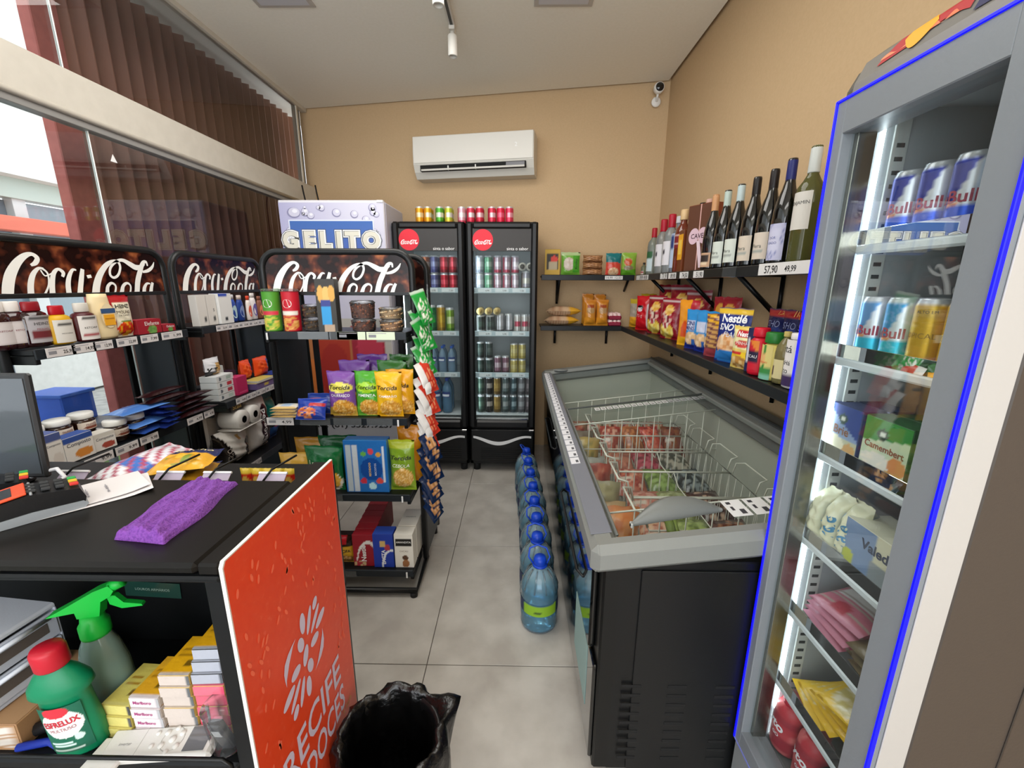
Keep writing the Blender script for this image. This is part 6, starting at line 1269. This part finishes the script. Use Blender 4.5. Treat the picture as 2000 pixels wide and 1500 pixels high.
fbox('blue and white brie box on the third shelf of the tall fridge', .885, .745, 1.1205, .095, .125, .05, paint('8FA4C8', ('d', .5, 1, .95, '26408C'), ('e', .5, .76, .12, .1, '2C4838'), ('e', .5, .77, .07, .05, 'E0E0D0'), ('r', 0, 0, 1, .42, 'C8C8A8'), ('e', .35, .28, .3, .16, 'ECE6C8'), ('e', .8, .18, .2, .18, 'D8A868')), '34406C', (('Brie', .5, .55, .45, '8C5A38', {'off': .02}),))
fbox('second brie box behind the front one', .885, .80, 1.1205, .095, .125, .05, paint('6C84B0'), '2C3860', ())
fbox('green and white camembert box on the third shelf of the tall fridge', .775, .745, 1.1205, .105, .125, .05, paint('C8D8B8', ('d', -.2, 1, .58, '2E8C34'), ('e', .42, .76, .12, .1, '1C3C24'), ('e', .42, .77, .07, .05, 'E0E8D8'), ('e', .4, .3, .4, .14, 'E8E4D8'), ('r', 0, 0, .7, .14, 'A89080'), ('e', .82, .34, .2, .14, 'D88C50'), ('r', .6, 0, .95, .22, 'D8A860')), '1C5C28', (('Camembert', .5, .55, .85, '8C4A30', {'off': .02}),))
for k in range(2): fbox(('green camembert box behind the front one', 'dark green camembert box, third in its row')[k], .77-.004*k, .80+.055*k, 1.1205, .105, .125, .05, paint('2E7C34'), '1C5C28', ())
fbox('dark green boxed cheese at the near end of the third shelf', .665, .745, 1.1205, .09, .115, .06, paint('1C5C28', ('s', 0, 9, .3, '7CA878')), '174C22', ())
def fp(lb, y, x, z, w, h, d, pf, tx=(), rz=0, tilt=0, seed=1, nm='cheese_pack'):
    m = pouch('p', w, h, d, pf, tx, seed=seed, n=(24, 26)); o = one(m, nm, lb, 'chilled food', (x, y, z)); o.rotation_euler = (rad(-tilt), 0, FR+rz); return o
for k, (y, x) in enumerate([(.905, .745), (.865, .75), (.825, .755)]): fp(f'cream coloured cheese block in clear wrap, {["first", "second", "third"][k]} from the far side of the fourth shelf', y, x, .8985, .05, .145, .1, paint('DAD8B8', ('r', .0, .3, .25, .8, '88A8C0') if k else ('r', 0, 0, 1, .1, 'C8C8B0')), (('Vale', .6, .45, 1.2, '3880A8', {'rot': pi/2, 'off': .02}),) if k else (), 0, 0, k)
m = carton(.15, .12, .09, paint('D0CDB0', ('r', 0, 0, .5, 1, '7890B4'), ('r', 0, 0, 1, .2, '2C4868'), ('e', .12, .3, .1, .15, 'B8C040'), ('r', .5, .05, 1, .5, '8C9498')), 'CFCDB8', 'D4D2BC', (('Valedourado', .80, .72, 1.0, '182848', {'off': .03}),), n=(26, 24)); one(m, 'cheese_pack', 'cheese slab printed with lettering on the fourth shelf of the tall fridge', 'cheese', (.762, .745, .8985), FR)
m = pouch('p', .12, .13, .03, paint('3A3228', ('r', .1, .25, .9, .8, 'C8D0C4'), ('s', 0, 14, .25, 'A8B0A4'), ('r', .3, .85, .7, 1, 'A83028')), seed=3, n=(20, 30)); o = one(m, 'cold_meat_pack', 'dark pack with a pale text sheet lying at the near end of the fourth shelf', 'chilled food', (.70, .665, .915)); o.rotation_euler = (rad(-75), 0, FR); o.location = (.718, .66, .915)
for k in range(4):
    m = pouch('p', .13, .15, .024, paint('B86878', ('r', .1, .45, .9, .95, 'D8D0CC'), ('s', 0, 16, .2, 'A89890'), ('e', .45, .2, .16, .14, 'A83848'), ('r', 0, 0, 1, .1, 'C8889C')), seed=k, n=(18, 26)); o = one(m, 'cold_meat_pack', f'pink pack of sliced ham on the fifth shelf, {["lowest", "second", "third", "topmost"][k]} of its pile', 'chilled food', (.72, .84-.01*k, .705+.022*k)); o.rotation_euler = (rad(-82), 0, FR+rad(5*k-6))
for k in range(3):
    m = pouch('p', .12, .14, .024, paint('6C6048', ('e', .7, .3, .2, .2, 'B86850'), ('r', 0, .7, .4, 1, '2A2824')), seed=k+5, n=(16, 20)); o = one(m, 'cold_meat_pack', f'brown pack of cold meat at the near side of the fifth shelf, {["lowest", "middle", "upper"][k]} one', 'chilled food', (.72, .70, .705+.022*k)); o.rotation_euler = (rad(-80), 0, FR+rad(-8+6*k))
for k in range(5):
    m = pouch('p', .14, .15, .026, paint('E0B828', ('n', .35, .4, .3, .35, 14, 'E8E0C0', 'D8C890', 'C8B870'), ('r', .55, .3, 1, .34, 'A07818'), ('e', .8, .55, .1, .08, 'C86028'), ('r', 0, .93, 1, 1, '4C7838')), seed=k, n=(20, 24)); o = one(m, 'pasta_pack', f'yellow chilled pack on the sixth shelf of the tall fridge, {["lowest", "second", "middle", "fourth", "topmost"][k]} of its pile', 'chilled food', (.72, .84-.03*k, .485+.022*k)); o.rotation_euler = (rad(-78), 0, FR+rad(7*k-14))
for k in range(2):
    m = M(); m.lathe([(.035, 0), (.04, .01), (.04, .1), (.036, .13), (.022, .15)], 22, paint=paint('C04048', ('r', .3, .25, .7, .62, '30304C'), ('n', .5, .5, .5, .5, 6, 'C04048', 'D87070', '9C2838', 'B83440')), dz=.01, mat='PL'); m.lathe([(.026, .148), (.027, .168), (.024, .172), (.0001, .172)], 18, 'C81838', 'PL'); m.text('yto', 0, .08, .05, None, 'F0F0F4', 'PA', lambda x, z: (.0412*sin(x/.041), -.0412*cos(x/.041), z), off=.03, rot=-.2); m.text('GO', .006, .055, .02, None, 'F0F0F4', 'PA', lambda x, z: (.0412*sin(x/.041), -.0412*cos(x/.041), z), off=.02)
    one(m, 'yogurt_bottle', ('red yogurt bottle at the bottom of the tall fridge, far one', 'red yogurt bottle at the bottom of the tall fridge, beside the far one')[k], 'yogurt', (.745+.005*k, .895-.085*k, .2705), FR)
m = M(); m.lathe([(.05, 0), (.055, .01), (.055, .08)], 26, '1C5C8C', 'PL'); m.lathe([(.057, .08), (.058, .085), (.058, .105), (.052, .112), (.0001, .112)], 26, '14181C', 'PL'); m.box(-.016, -.03, .1122, .012, -.018, .1132, 'D0C8B0', 'PA', .0003); one(m, 'cheese_tub', 'round blue tub with a black lid at the bottom of the tall fridge', 'tub', (.755, .715, .2705), FR)

# ------------------------------------------------------------------ shop counter
ct = thing('shop_counter', 'black shop counter with an open shelf, left foreground', 'counter', (-1.0, .75, 0))
CX0, CX1, CY0, CY1 = -1.75, -.455, .557, .935
def CB(nm, *a, mat='BLKM', b=.004, par=None): m = M(); m.box(*a, mat=mat, b=b); o = m.build(nm, ct, world=True); o.parent = par or ct; return o
CYB = .838
CB('worktop', CX0, CY0-.006, 1.060, -.492, CYB, 1.08, mat='CTOP', b=.006); CB('edge_board', -.491, CY0-.006, 1.060, CX1, CY1, 1.081, mat='CTOP', b=.004)
CB('front_trim', CX0, CY0-.010, 1.050, CX1, CY0+.012, 1.061, mat='BLKM', b=.005)
CB('side_board', CX1-.035, CY0, .02, CX1, CY1, 1.060); CB('side_board', CX0, CY0, .02, CX0+.02, CY1, 1.060)
CB('shelf_board', CX0+.02, CY0+.003, .645, CX1-.035, CYB, .665); CB('back_board', CX0+.02, CYB-.012, .02, CX1-.035, CYB, 1.060)
CB('lower_board', CX0+.02, CY0+.003, .02, CX1-.035, CYB-.012, .045)
m = M(); m.T = Matrix.Translation((-.845, CYB-.0135, .805)) @ Matrix.Rotation(rad(3), 4, 'Y'); m.box(-.065, -.001, -.02, .065, .0, .02, '22443C', 'GL', .0004); m.text('LOUROS ARMÁRIOS', 0, .002, .08, None, '8CA89C', 'PA', lambda a, b: (a, -.0016, b)); m.T = None; m.build('maker_plate', ct, world=True)
m = M(); zz = .690; m.tube([(CX0+.05, CY0-.006, zz), (CX1-.055, CY0-.006, zz), (CX1-.042, CY0-.006, zz-.012), (CX1-.042, CY0-.006, .66)], .004, 6, '0C0D0E', 'MT'); m.build('wire_rail', ct, world=True)
op = M(); PX = -.448; pts = [(CY0-.008, .05), (CY1+.004, .05), (CY1+.004, 1.085), (CY0-.002, 1.085), (CY0-.008, 1.076)]
op.prism(pts, PX-.006, PX, 'E8E8E0', 'PL', 'x'); o = op.build('end_panel', ct, world=True); tag(o, 'orange printed end panel with white edge')
op = M(); pi_ = [(y+(.002 if y < .7 else -.002), z+(.002 if z < .5 else -.002)) for y, z in pts]; op.add([(PX+.0006, y, z) for y, z in pi_], [(0, 1, 2, 3, 4)], 'FFFFFF', 'ORNG'); op.build('printed_face', o).data.transform(Matrix.Translation((1.0, -.75, 0)))
def onp(x, z): return (PX+.0016, x, z)     # panel print plane: x runs along the counter, away from the camera
m = M(); rnd = random.Random(3)
for k in range(230):
    y, z = CY0+.01+rnd.random()*.36, .25+rnd.random()*.81
    if abs(y-.73) < .1 and abs(z-.72) < .14 or z < .6: continue
    m.disc(y, z, .0035, .009, 'FF7452', n=8, warp=lambda a, b: (PX+.0014, a, b), rot=rnd.choice((-.6, .5, .2, -.2)))
tag(m.build('leaf_print', o), kind='stuff').data.transform(Matrix.Translation((1.0, -.75, 0)))
m = M(); fcx, fcz = .727, .728; WH = 'DCD4EC'; ra = rad(-35)
def onr(x, z): return onp(fcx+x*cos(ra)-z*sin(ra), fcz+x*sin(ra)+z*cos(ra))
m.disc(0, 0, .0105, .022, WH, warp=onr, rot=.25)
for a in (38, 142, 218, 322): m.disc(.041*cos(rad(a)), .040*sin(rad(a)), .0115, .018, WH, warp=onr, rot=rad(a-90))
for a0 in (90, 270):
    for da, rr_, w_, ln in ((-33, .078, .0105, .024), (-12, .070, .0072, .030), (12, .070, .0072, .030), (33, .078, .0105, .024)):
        a = rad(a0+da); m.disc(rr_*cos(a), rr_*sin(a), w_, ln, WH, warp=onr, rot=a-pi/2)
    a = rad(a0); m.disc(.1*cos(a), .1*sin(a), .0095, .014, WH, warp=onr)
for s_ in (-1, 1): m.add([onr(s_*(.062+.026*sin(pi*t)), -.042+.084*t) for t in (0, .15, .3, .5, .7, .85, 1)]+[onr(s_*(.066+.004*sin(pi*t)), -.042+.084*t) for t in (.85, .5, .15)], [tuple(range(10))], WH, 'PA')
m.build('emblem_print', o).data.transform(Matrix.Translation((1.0, -.75, 0)))
m = M(); m.text('RECIFE', .735, .555, .255, .078, WH, 'PA', onp, off=.015); m.text('DOCES', .775, .46, .19, .075, WH, 'PA', onp, off=.015); m.text('a loja', .88, .408, .05, None, 'E0B060', 'PA', onp)
m.build('panel_lettering', o).data.transform(Matrix.Translation((1.0, -.75, 0)))
# towel
m = M(); NX, NY = 40, 90
def tw(u, v):
    cx = -.625+(-.648+.625)*v; x = cx+(u-.5)*(.098+.01*sin(3*v))*1; y = .606+.206*v
    h_ = .006+.017*(1-abs(2*u-1)**3)*(1-.15*v) + .0022*sin(26*u+5*v+3*v*v) + .0012*sin(55*u-9*v) + (.003*sin(14*u+2) if v < .1 else 0)
    e_ = min(1, v/.03, (1-v)/.04, u/.03, (1-u)/.03)
    return (x+.004*sin(9*v+4*u), y+.006*sin(7*u)*(v > .5)+.012*(u-.5)*(1-v)*-1, 1.0805+h_*max(e_, 0)**.5)
m.grid(tw, None, NX, NY, 'TOWL'); m.grid(lambda u, v: (tw(u, v)[0], tw(u, v)[1], 1.0805), None, 8, 12, 'TOWL', flip=True)
tw_ = m; one(m, 'towel', 'folded purple microfibre cloth on the counter top', 'cloth', (0, 0, 0))
# paper sheets
for k in range(2):
    m = M(); m.grid(lambda u, v: (-.06+.12*u, -.09+.18*v, .0006+.0012*k+.006*(v > .8)*(v-.8)*5*u), lambda u, v: lin('DDD8D8'), 6, 12, 'PA')
    if k:
        for j in range(2):
            m.text('~~vww~w'[j:], 0, .0+.03*j, .05, .005, '606070', 'PA', lambda a, b: (a, b, .0032))
    one(m, 'paper_sheet', ('white paper sheet under the written one on the counter', 'white paper sheet with handwriting beside the card terminal')[k], 'paper', (-.858-.012*k, .760, 1.0805+.0016*k), rad(-44+6*k))
# card terminals
def terminal(lb, x, y, rz, L_, w, scr=True):
    t = thing('card_terminal', lb, 'card terminal', (x, y, 1.0805), rz)
    m = M(); pts = [(-L_/2, 0), (L_/2, 0), (L_/2+.006, .02), (L_/2, .04), (L_*.15, .050), (-L_*.35, .036), (-L_/2, .028)]
    m.prism(pts, -w/2, w/2, '17181A', 'PL', 'y'); m.prism([(a*1.01, b*.35) for a, b in pts], -w/2-.002, w/2+.002, '8E9498', 'PL', 'y'); m.build('body', t)
    a = math.atan2(.014, L_*.5); q = M(); q.T = Matrix.Translation((-L_*.10, 0, .0465)) @ Matrix.Rotation(-a, 4, 'Y'); q.box(-L_*.26, -w*.46, -.002, L_*.25, w*.46, .0015, 'E0502C', 'PL', .001); q.box(-L_*.2, -w*.34, .0012, L_*.16, w*.34, .0022, '2A2C30', 'GL', .0005); q.build('screen', t)
    q = M(); q.T = Matrix.Translation((L_*.33, 0, .047)) @ Matrix.Rotation(rad(6), 4, 'Y')
    for i in range(4):
        for j in range(3): q.box(-.034+.018*i, -.026+.018*j, 0, -.022+.018*i, -.014+.018*j, .004, ('2A2C2E', '2A2C2E', '2A2C2E', ('C83028', 'D8B028', '2C9C48')[j])[i], 'RB', .001)
    q.build('keypad', t); q = M(); q.box(L_*.165, -w*.48, .044, L_*.185, w*.48, .053, '9CA0A2', 'PL', .002); q.build('hinge_bar', t)
    return t
terminal('black card terminal with an orange framed screen, nearest the counter edge', -.915, .665, rad(52), .185, .072)
terminal('smaller card terminal behind the orange framed one', -1.03, .705, rad(50), .13, .055)
mo = thing('monitor', 'dark monitor at the far left end of the counter', 'monitor', (-1.145, .812, 1.0805), rad(2))
m = M(); m.T = Matrix.Rotation(rad(-3), 4, 'X'); m.box(-.19, -.007, .012, .140, .007, .238, '2B2C2E', 'PL', .005); m.build('bezel', mo)
m = M(); m.T = Matrix.Rotation(rad(-3), 4, 'X'); m.box(-.182, -.0082, .022, .132, -.0072, .228, '3A4046', 'GL', .0006); m.build('screen', mo)
m = M(); m.box(-.14, -.055, 0, .10, .012, .012, '1B1C1E', 'PL', .004); m.build('base', mo)
m = M(); m.tube([(-1.06, .815, 1.084), (-1.03, .82, 1.10), (-.99, .82, 1.11), (-.965, .81, 1.096), (-.975, .79, 1.084)], .004, 8, 'D8D8DC', 'RB'); one(m, 'cable', 'white cable loop behind the card terminals', 'cable', (0, 0, 0))
# shelf below the top
ZS = .6655
m = M(); m.lathe([(.042, 0), (.047, .006), (.048, .06), (.044, .12), (.043, .15), (.055, .165), (.053, .18), (.038, .205), (.026, .218), (.024, .224)], 30, '0C7C54', 'PL', sy=.62)
gb = one(m, 'cleaner_bottle', 'green cleaner bottle with a red cap on the counter shelf', 'bottle', (-.800, .592, ZS), rad(12)); gb.rotation_euler = (rad(2), rad(-2), rad(14)); gb.scale = (.86, .86, .84)
c = M(); c.lathe([(.026, .222), (.028, .226), (.028, .262), (.024, .27), (.0001, .27)], 22, 'B81A2C', 'PL', sy=.9); c.build('cap', gb)
l = M(); wq = lambda x, z: (x, -.62*sqrt(max(.0478**2-x*x, 1e-6))-.0015, z)
l.grid(lambda u, v: wq(-.037+.074*u, .02+.12*v), paint('0A6048', ('e', .5, .62, .46, .3, 'E8ECE8'), ('e', .45, .9, .3, .12, 'C82838'), ('e', .78, .3, .1, .08, 'C8E0D8'), ('r', .1, .2, .6, .22, 'C8E0D8'), ('r', .15, .14, .65, .16, 'C8E0D8'), ('r', .1, .04, .8, .06, 'C8E0D8')), 40, 50)
wq2 = lambda x, z: (x, wq(x, z)[1]-.001, z); l.text('ESFRELUX', 0, .1, .062, .015, 'C01C34', 'PA', wq2, off=.03, rot=.12); l.text('MULTIUSO', .0, .083, .045, .008, 'A0485C', 'PA', wq2, rot=.12); l.build('paper_label', gb)
sp = thing('spray_bottle', 'clear spray bottle with a bright green trigger head on the counter shelf', 'spray bottle', (-.815, .668, ZS), rad(14)); sp.scale = (.86, .86, .86)
m = M(); m.lathe([(.044, 0), (.05, .008), (.05, .06), (.046, .12), (.036, .17), (.024, .20), (.02, .21)], 26, 'BCE0D4', 'LQ', sy=.8); m.build('tank', sp)
G_ = '16B03C'
m = M(); m.lathe([(.026, .198), (.027, .205), (.027, .228), (.022, .236), (.02, .25), (.001, .252)], 24, G_, 'PL'); m.build('collar', sp)
m = M(); m.prism([(-.075, .262), (-.03, .285), (.02, .312), (.05, .322), (.058, .308), (.05, .296), (.03, .285), (.022, .25), (-.02, .25), (-.022, .266)], -.012, .012, G_, 'PL', 'y'); m.build('spray_head', sp)
m = M(); m.cyl((.048, 0, .312), (.072, 0, .322), .012, .011, 14, G_); m.build('nozzle', sp)
m = M(); m.prism([(.038, .297), (.055, .292), (.068, .272), (.10, .262), (.102, .257), (.062, .258), (.042, .272)], -.006, .006, G_, 'PL', 'y'); m.build('trigger', sp)
# cigarette packs
def cig(lb, x, y, z, cols, rz=0, txt=None, top='E8B020', bar='909498', rows=1):
    w, d, h = .0555, .087, .0225
    m = M(); m.box(-w/2, -d/2, 0, w/2, d/2, h, cols[1], 'FI', .0015); e = .0005
    m.grid(lambda u, v: (-w/2+w*u, -d/2-e, .001+(h-.002)*v), paint(cols[0], ('r', .86, 0, 1, 1, bar)), 14, 4, 'FI', False)
    m.grid(lambda u, v: (-w/2+w*u*.99, -d/2+d*v, h+e), paint(top, ('r', .0, .0, 1, .06, cols[0]), ('e', .72, .3, .14, .1, '7A5C18'), ('r', .15, .5, .6, .54, 'A87818'), ('r', .15, .62, .5, .66, 'A87818')), 20, 20, 'FI', False)
    if txt: m.text(txt, -.004, h*.5, .034, None, cols[2], 'PA', lambda a, b: (a, -d/2-.0012, b), off=.02)
    one(m, 'cigarette_pack', lb, 'cigarettes', (x, y, z), rz)
NL = ['lowest', 'second', 'third', 'fourth', 'fifth', 'sixth', 'topmost']
for k in range(3): cig(f'pale yellow cigarette pack in the leftmost stack, {NL[k]} of three', -.742, .645+.003*k, ZS+.0235*k, ('D8CC78', 'C8B85C', 'A88838'), rad(-3), None, 'D8C864', '48484C')
for k in range(4): cig(f'white and pink lettered cigarette pack in the second stack, {NL[k] if k < 3 else "topmost"} of four', -.682, .645+.002*(k % 2), ZS+.0235*k, ('DCD0D4', 'C8C0C0', 'A83C7C'), rad(-1), 'Marlboro', 'E0A828', 'A8A8AC')
for k in range(6): cig(f'pale gold edged cigarette pack in the third stack, {NL[k] if k < 5 else "topmost"} of six', -.623, .648+.003*(k % 2), ZS+.0235*k, ('C8BCB4', 'D8B868', '806050'), rad(1), None, 'E8AE1C', '606468')
for k in range(5): cig(f'pink cigarette pack in the right stack, {NL[k] if k < 4 else "topmost"} of five', -.564, .652+.002*(k % 2), ZS+.0235*k, (('A81C3C', 'D04464', 'D85C74', 'D86478', 'E06C80')[k], 'D8B060', 'E8C0C8'), rad(2), None, 'E8AE1C', 'D04868')
for k in range(3): cig(f'silver and black cigarette pack on top of the pink stack, {("lowest", "middle", "topmost")[k]} of three', -.566+.002*k, .655+.004*k, ZS+.0235*(5+k), ('A8ACB8', '101014', '606070'), rad(3), None, 'E8AE1C' if k == 2 else '202024', '50545C')
cig('loose yellow topped cigarette pack behind the second stack', -.690, .745, ZS, ('D8C060', 'C8A840', '806020'), rad(5), None, 'E0C050'); cig('crimson cigarette pack lying behind the third stack', -.63, .75, ZS+.0, ('A81838', 'A01838', 'E0A0B0'), rad(0), None, 'B81C48')
for k in range(6): cig(f'black cigarette pack, counter shelf back right stack, {NL[k] if k < 5 else "topmost"} of six', -.555, .755, ZS+.0235*k, ('18181C', '101014', '404048'), rad(3), None, '14141A', '30343C')
m = M(); m.lathe([(.022, 0), (.026, .004), (.033, .095), (.034, .098)], 20, 'E0A0B4', 'CP', c=(0, 0, 0)); cpo = one(m, 'plastic_cup', 'pink tinted clear plastic cup at the right of the counter shelf', 'cup', (-.527, .592, ZS), 0)
m = M(); m.T = Matrix.Translation((-.527, .592, ZS+.002)) @ Matrix.Rotation(rad(16), 4, 'X'); m.box(-.012, -.007, 0, .012, .007, .085, '34343A', 'PL', .003); m.box(-.007, -.008, .05, .007, -.007, .07, 'C0C0C0', 'PL', .001); one(m, 'lighter', 'dark lighter standing in the pink plastic cup', 'lighter', (0, 0, 0))
# air conditioner remote
rm = thing('remote_control', 'white remote control with a grey display lying on the counter shelf', 'remote', (-.645, .585, ZS+.001), rad(-3)); rm.rotation_euler = (rad(12), rad(-2), rad(3))
m = M(); m.box(-.098, -.024, 0, .098, .027, .02, 'D6D4D0', 'PL', .005); m.build('body', rm)
m = M(); m.box(.048, -.017, .0199, .086, .021, .0212, '6E7074', 'GL', .0006); m.build('display', rm)
m = M()
for (a, b_, r_) in [(.02, .003, .006), (.033, .012, .005), (.033, -.008, .005), (.005, .014, .005), (.005, -.006, .005), (.02, .02, .004), (.02, -.016, .004), (-.012, .014, .004), (-.012, -.006, .004)]: m.cyl((a, b_, .0195), (a, b_, .0218), r_, seg=14, col='E4E2DE', mat='RB')
m.build('buttons', rm)
m = M(); m.tube([(.02+.019*cos(a*pi/10), .003+.019*sin(a*pi/10), .0201) for a in range(20)], .0007, 4, 'B4B2AE', 'PL', True); m.text('inverter', -.062, 0, .022, None, '808084', 'PA', lambda a, b: (a, b, .0204), rot=.0); m.box(-.036, -.023, .0198, -.035, .026, .0203, 'B8B6B2', 'PL', .0001); tag(m.build('marking', rm), kind='stuff')
m = M(); m.box(-.03, -.03, 0, .03, .03, .012, 'E0DEDC', 'PL', .004); one(m, 'power_adapter', 'white plastic piece under the left end of the remote', 'adapter', (-.73, .565, ZS), 0)
# drawer box on cardboard box
m = carton(.26, .058, .16, paint('A67E58', ('r', .62, .1, .95, .9, 'D8D0C8'), ('s', 6, 9, .3, 'A67E58')), 'A67E58', 'A8825C'); one(m, 'cardboard_box', 'brown cardboard box under the white drawer unit', 'box', (-1.03, .658, ZS))
d_ = thing('drawer_unit', 'white plastic drawer unit standing on the cardboard box', 'drawer unit', (-1.03, .655, ZS+.0595), rad(84)); d_.scale = (.46, .82, .78)
def DU(nm, *a, c='B9BFCC', b=.004, par=None): m = M(); m.box(*a, c, 'PL', b); o = m.build(nm, par or d_); return o
DU('top', -.15, -.10, .165, .15, .10, .18, c='C3C8D2', b=.006); DU('bottom', -.15, -.10, 0, .15, .10, .012)
DU('side_panel', -.15, -.10, .01, -.14, .10, .168); DU('side_panel', .14, -.10, .01, .15, .10, .168); DU('back_panel', -.15, .09, .01, .15, .10, .168)
for z in (.014, .09):
    dw = DU('drawer', -.138, -.103, z, .138, -.094, z+.070); DU('drawer_recess', -.10, -.1042, z+.022, .10, -.1028, z+.050, c='5C5450', b=.001, par=dw)
    q = M(); q.tube([(-.11, -.108, z+.062), (.11, -.108, z+.062)], .005, 8, 'CDD2DC', 'PL'); q.build('handle', dw)
m = M(); m.tube([(0, 0, .02), (.05, .02, .03)], .012, 10, '1A1A1C', 'PL'); m.tube([(.03, .012, .028), (.09, .05, .045)], .011, 10, 'E07020', 'PL'); one(m, 'utility_knife', 'orange and black handled tool beside the cardboard box', 'tool', (-.895, .60, ZS), 0)
m = M(); m.tube([(0, 0, .01), (.05, .01, .012), (.09, -.002, .01)], .007, 8, '1C34A0', 'PL'); one(m, 'pen', 'blue pen lying at the front of the counter shelf', 'pen', (-.905, .575, ZS), 0)

# ------------------------------------------------------------------ waste bin with black liner
wb_ = thing('waste_bin', 'black waste bin lined with a crumpled black bag beside the orange panel', 'bin', (-.302, .79, 0)); wb_.scale = (1.08, 1.08, .98)
m = M(); m.lathe([(.085, 0), (.09, .005), (.108, .42), (.113, .43), (.105, .43), (.10, .42), (.088, .02), (.001, .02)], 32, '0A0A0B', 'PL'); m.build('bin_body', wb_)
m = M(); n = 72; vs = []; fs = []
rows = [(.118, .20), (.121, .27), (.124, .33), (.124, .39), (.122, .425), (.116, .447), (.106, .452), (.098, .44), (.092, .40), (.088, .33), (.08, .2), (.07, .06)]
for j, (r_, z) in enumerate(rows):
    for k in range(n):
        a = 2*pi*k/n; w_ = .004*sin(9*a+j*.7)+.003*sin(17*a-j*1.3)+.002*sin(31*a+j)
        rr = r_*1.03+w_*(1 if j < 6 else .8); zz = z+(.006*sin(5*a)+.004*sin(11*a+1))*(1 if 2 < j < 8 else .5)
        if 3 <= j <= 7: f_ = max(0, cos(a-.55))**30; rr += .045*f_*(1-.25*abs(j-5)); zz -= .004*f_
        if j == 0: zz += .03*sin(7*a)
        vs.append((rr*cos(a), rr*sin(a), zz))
for j in range(len(rows)-1):
    for k in range(n): fs.append((j*n+k, j*n+(k+1) % n, (j+1)*n+(k+1) % n, (j+1)*n+k))
m.add(vs, fs, 'FFFFFF', 'BAGB', True); m.build('bin_liner', wb_)
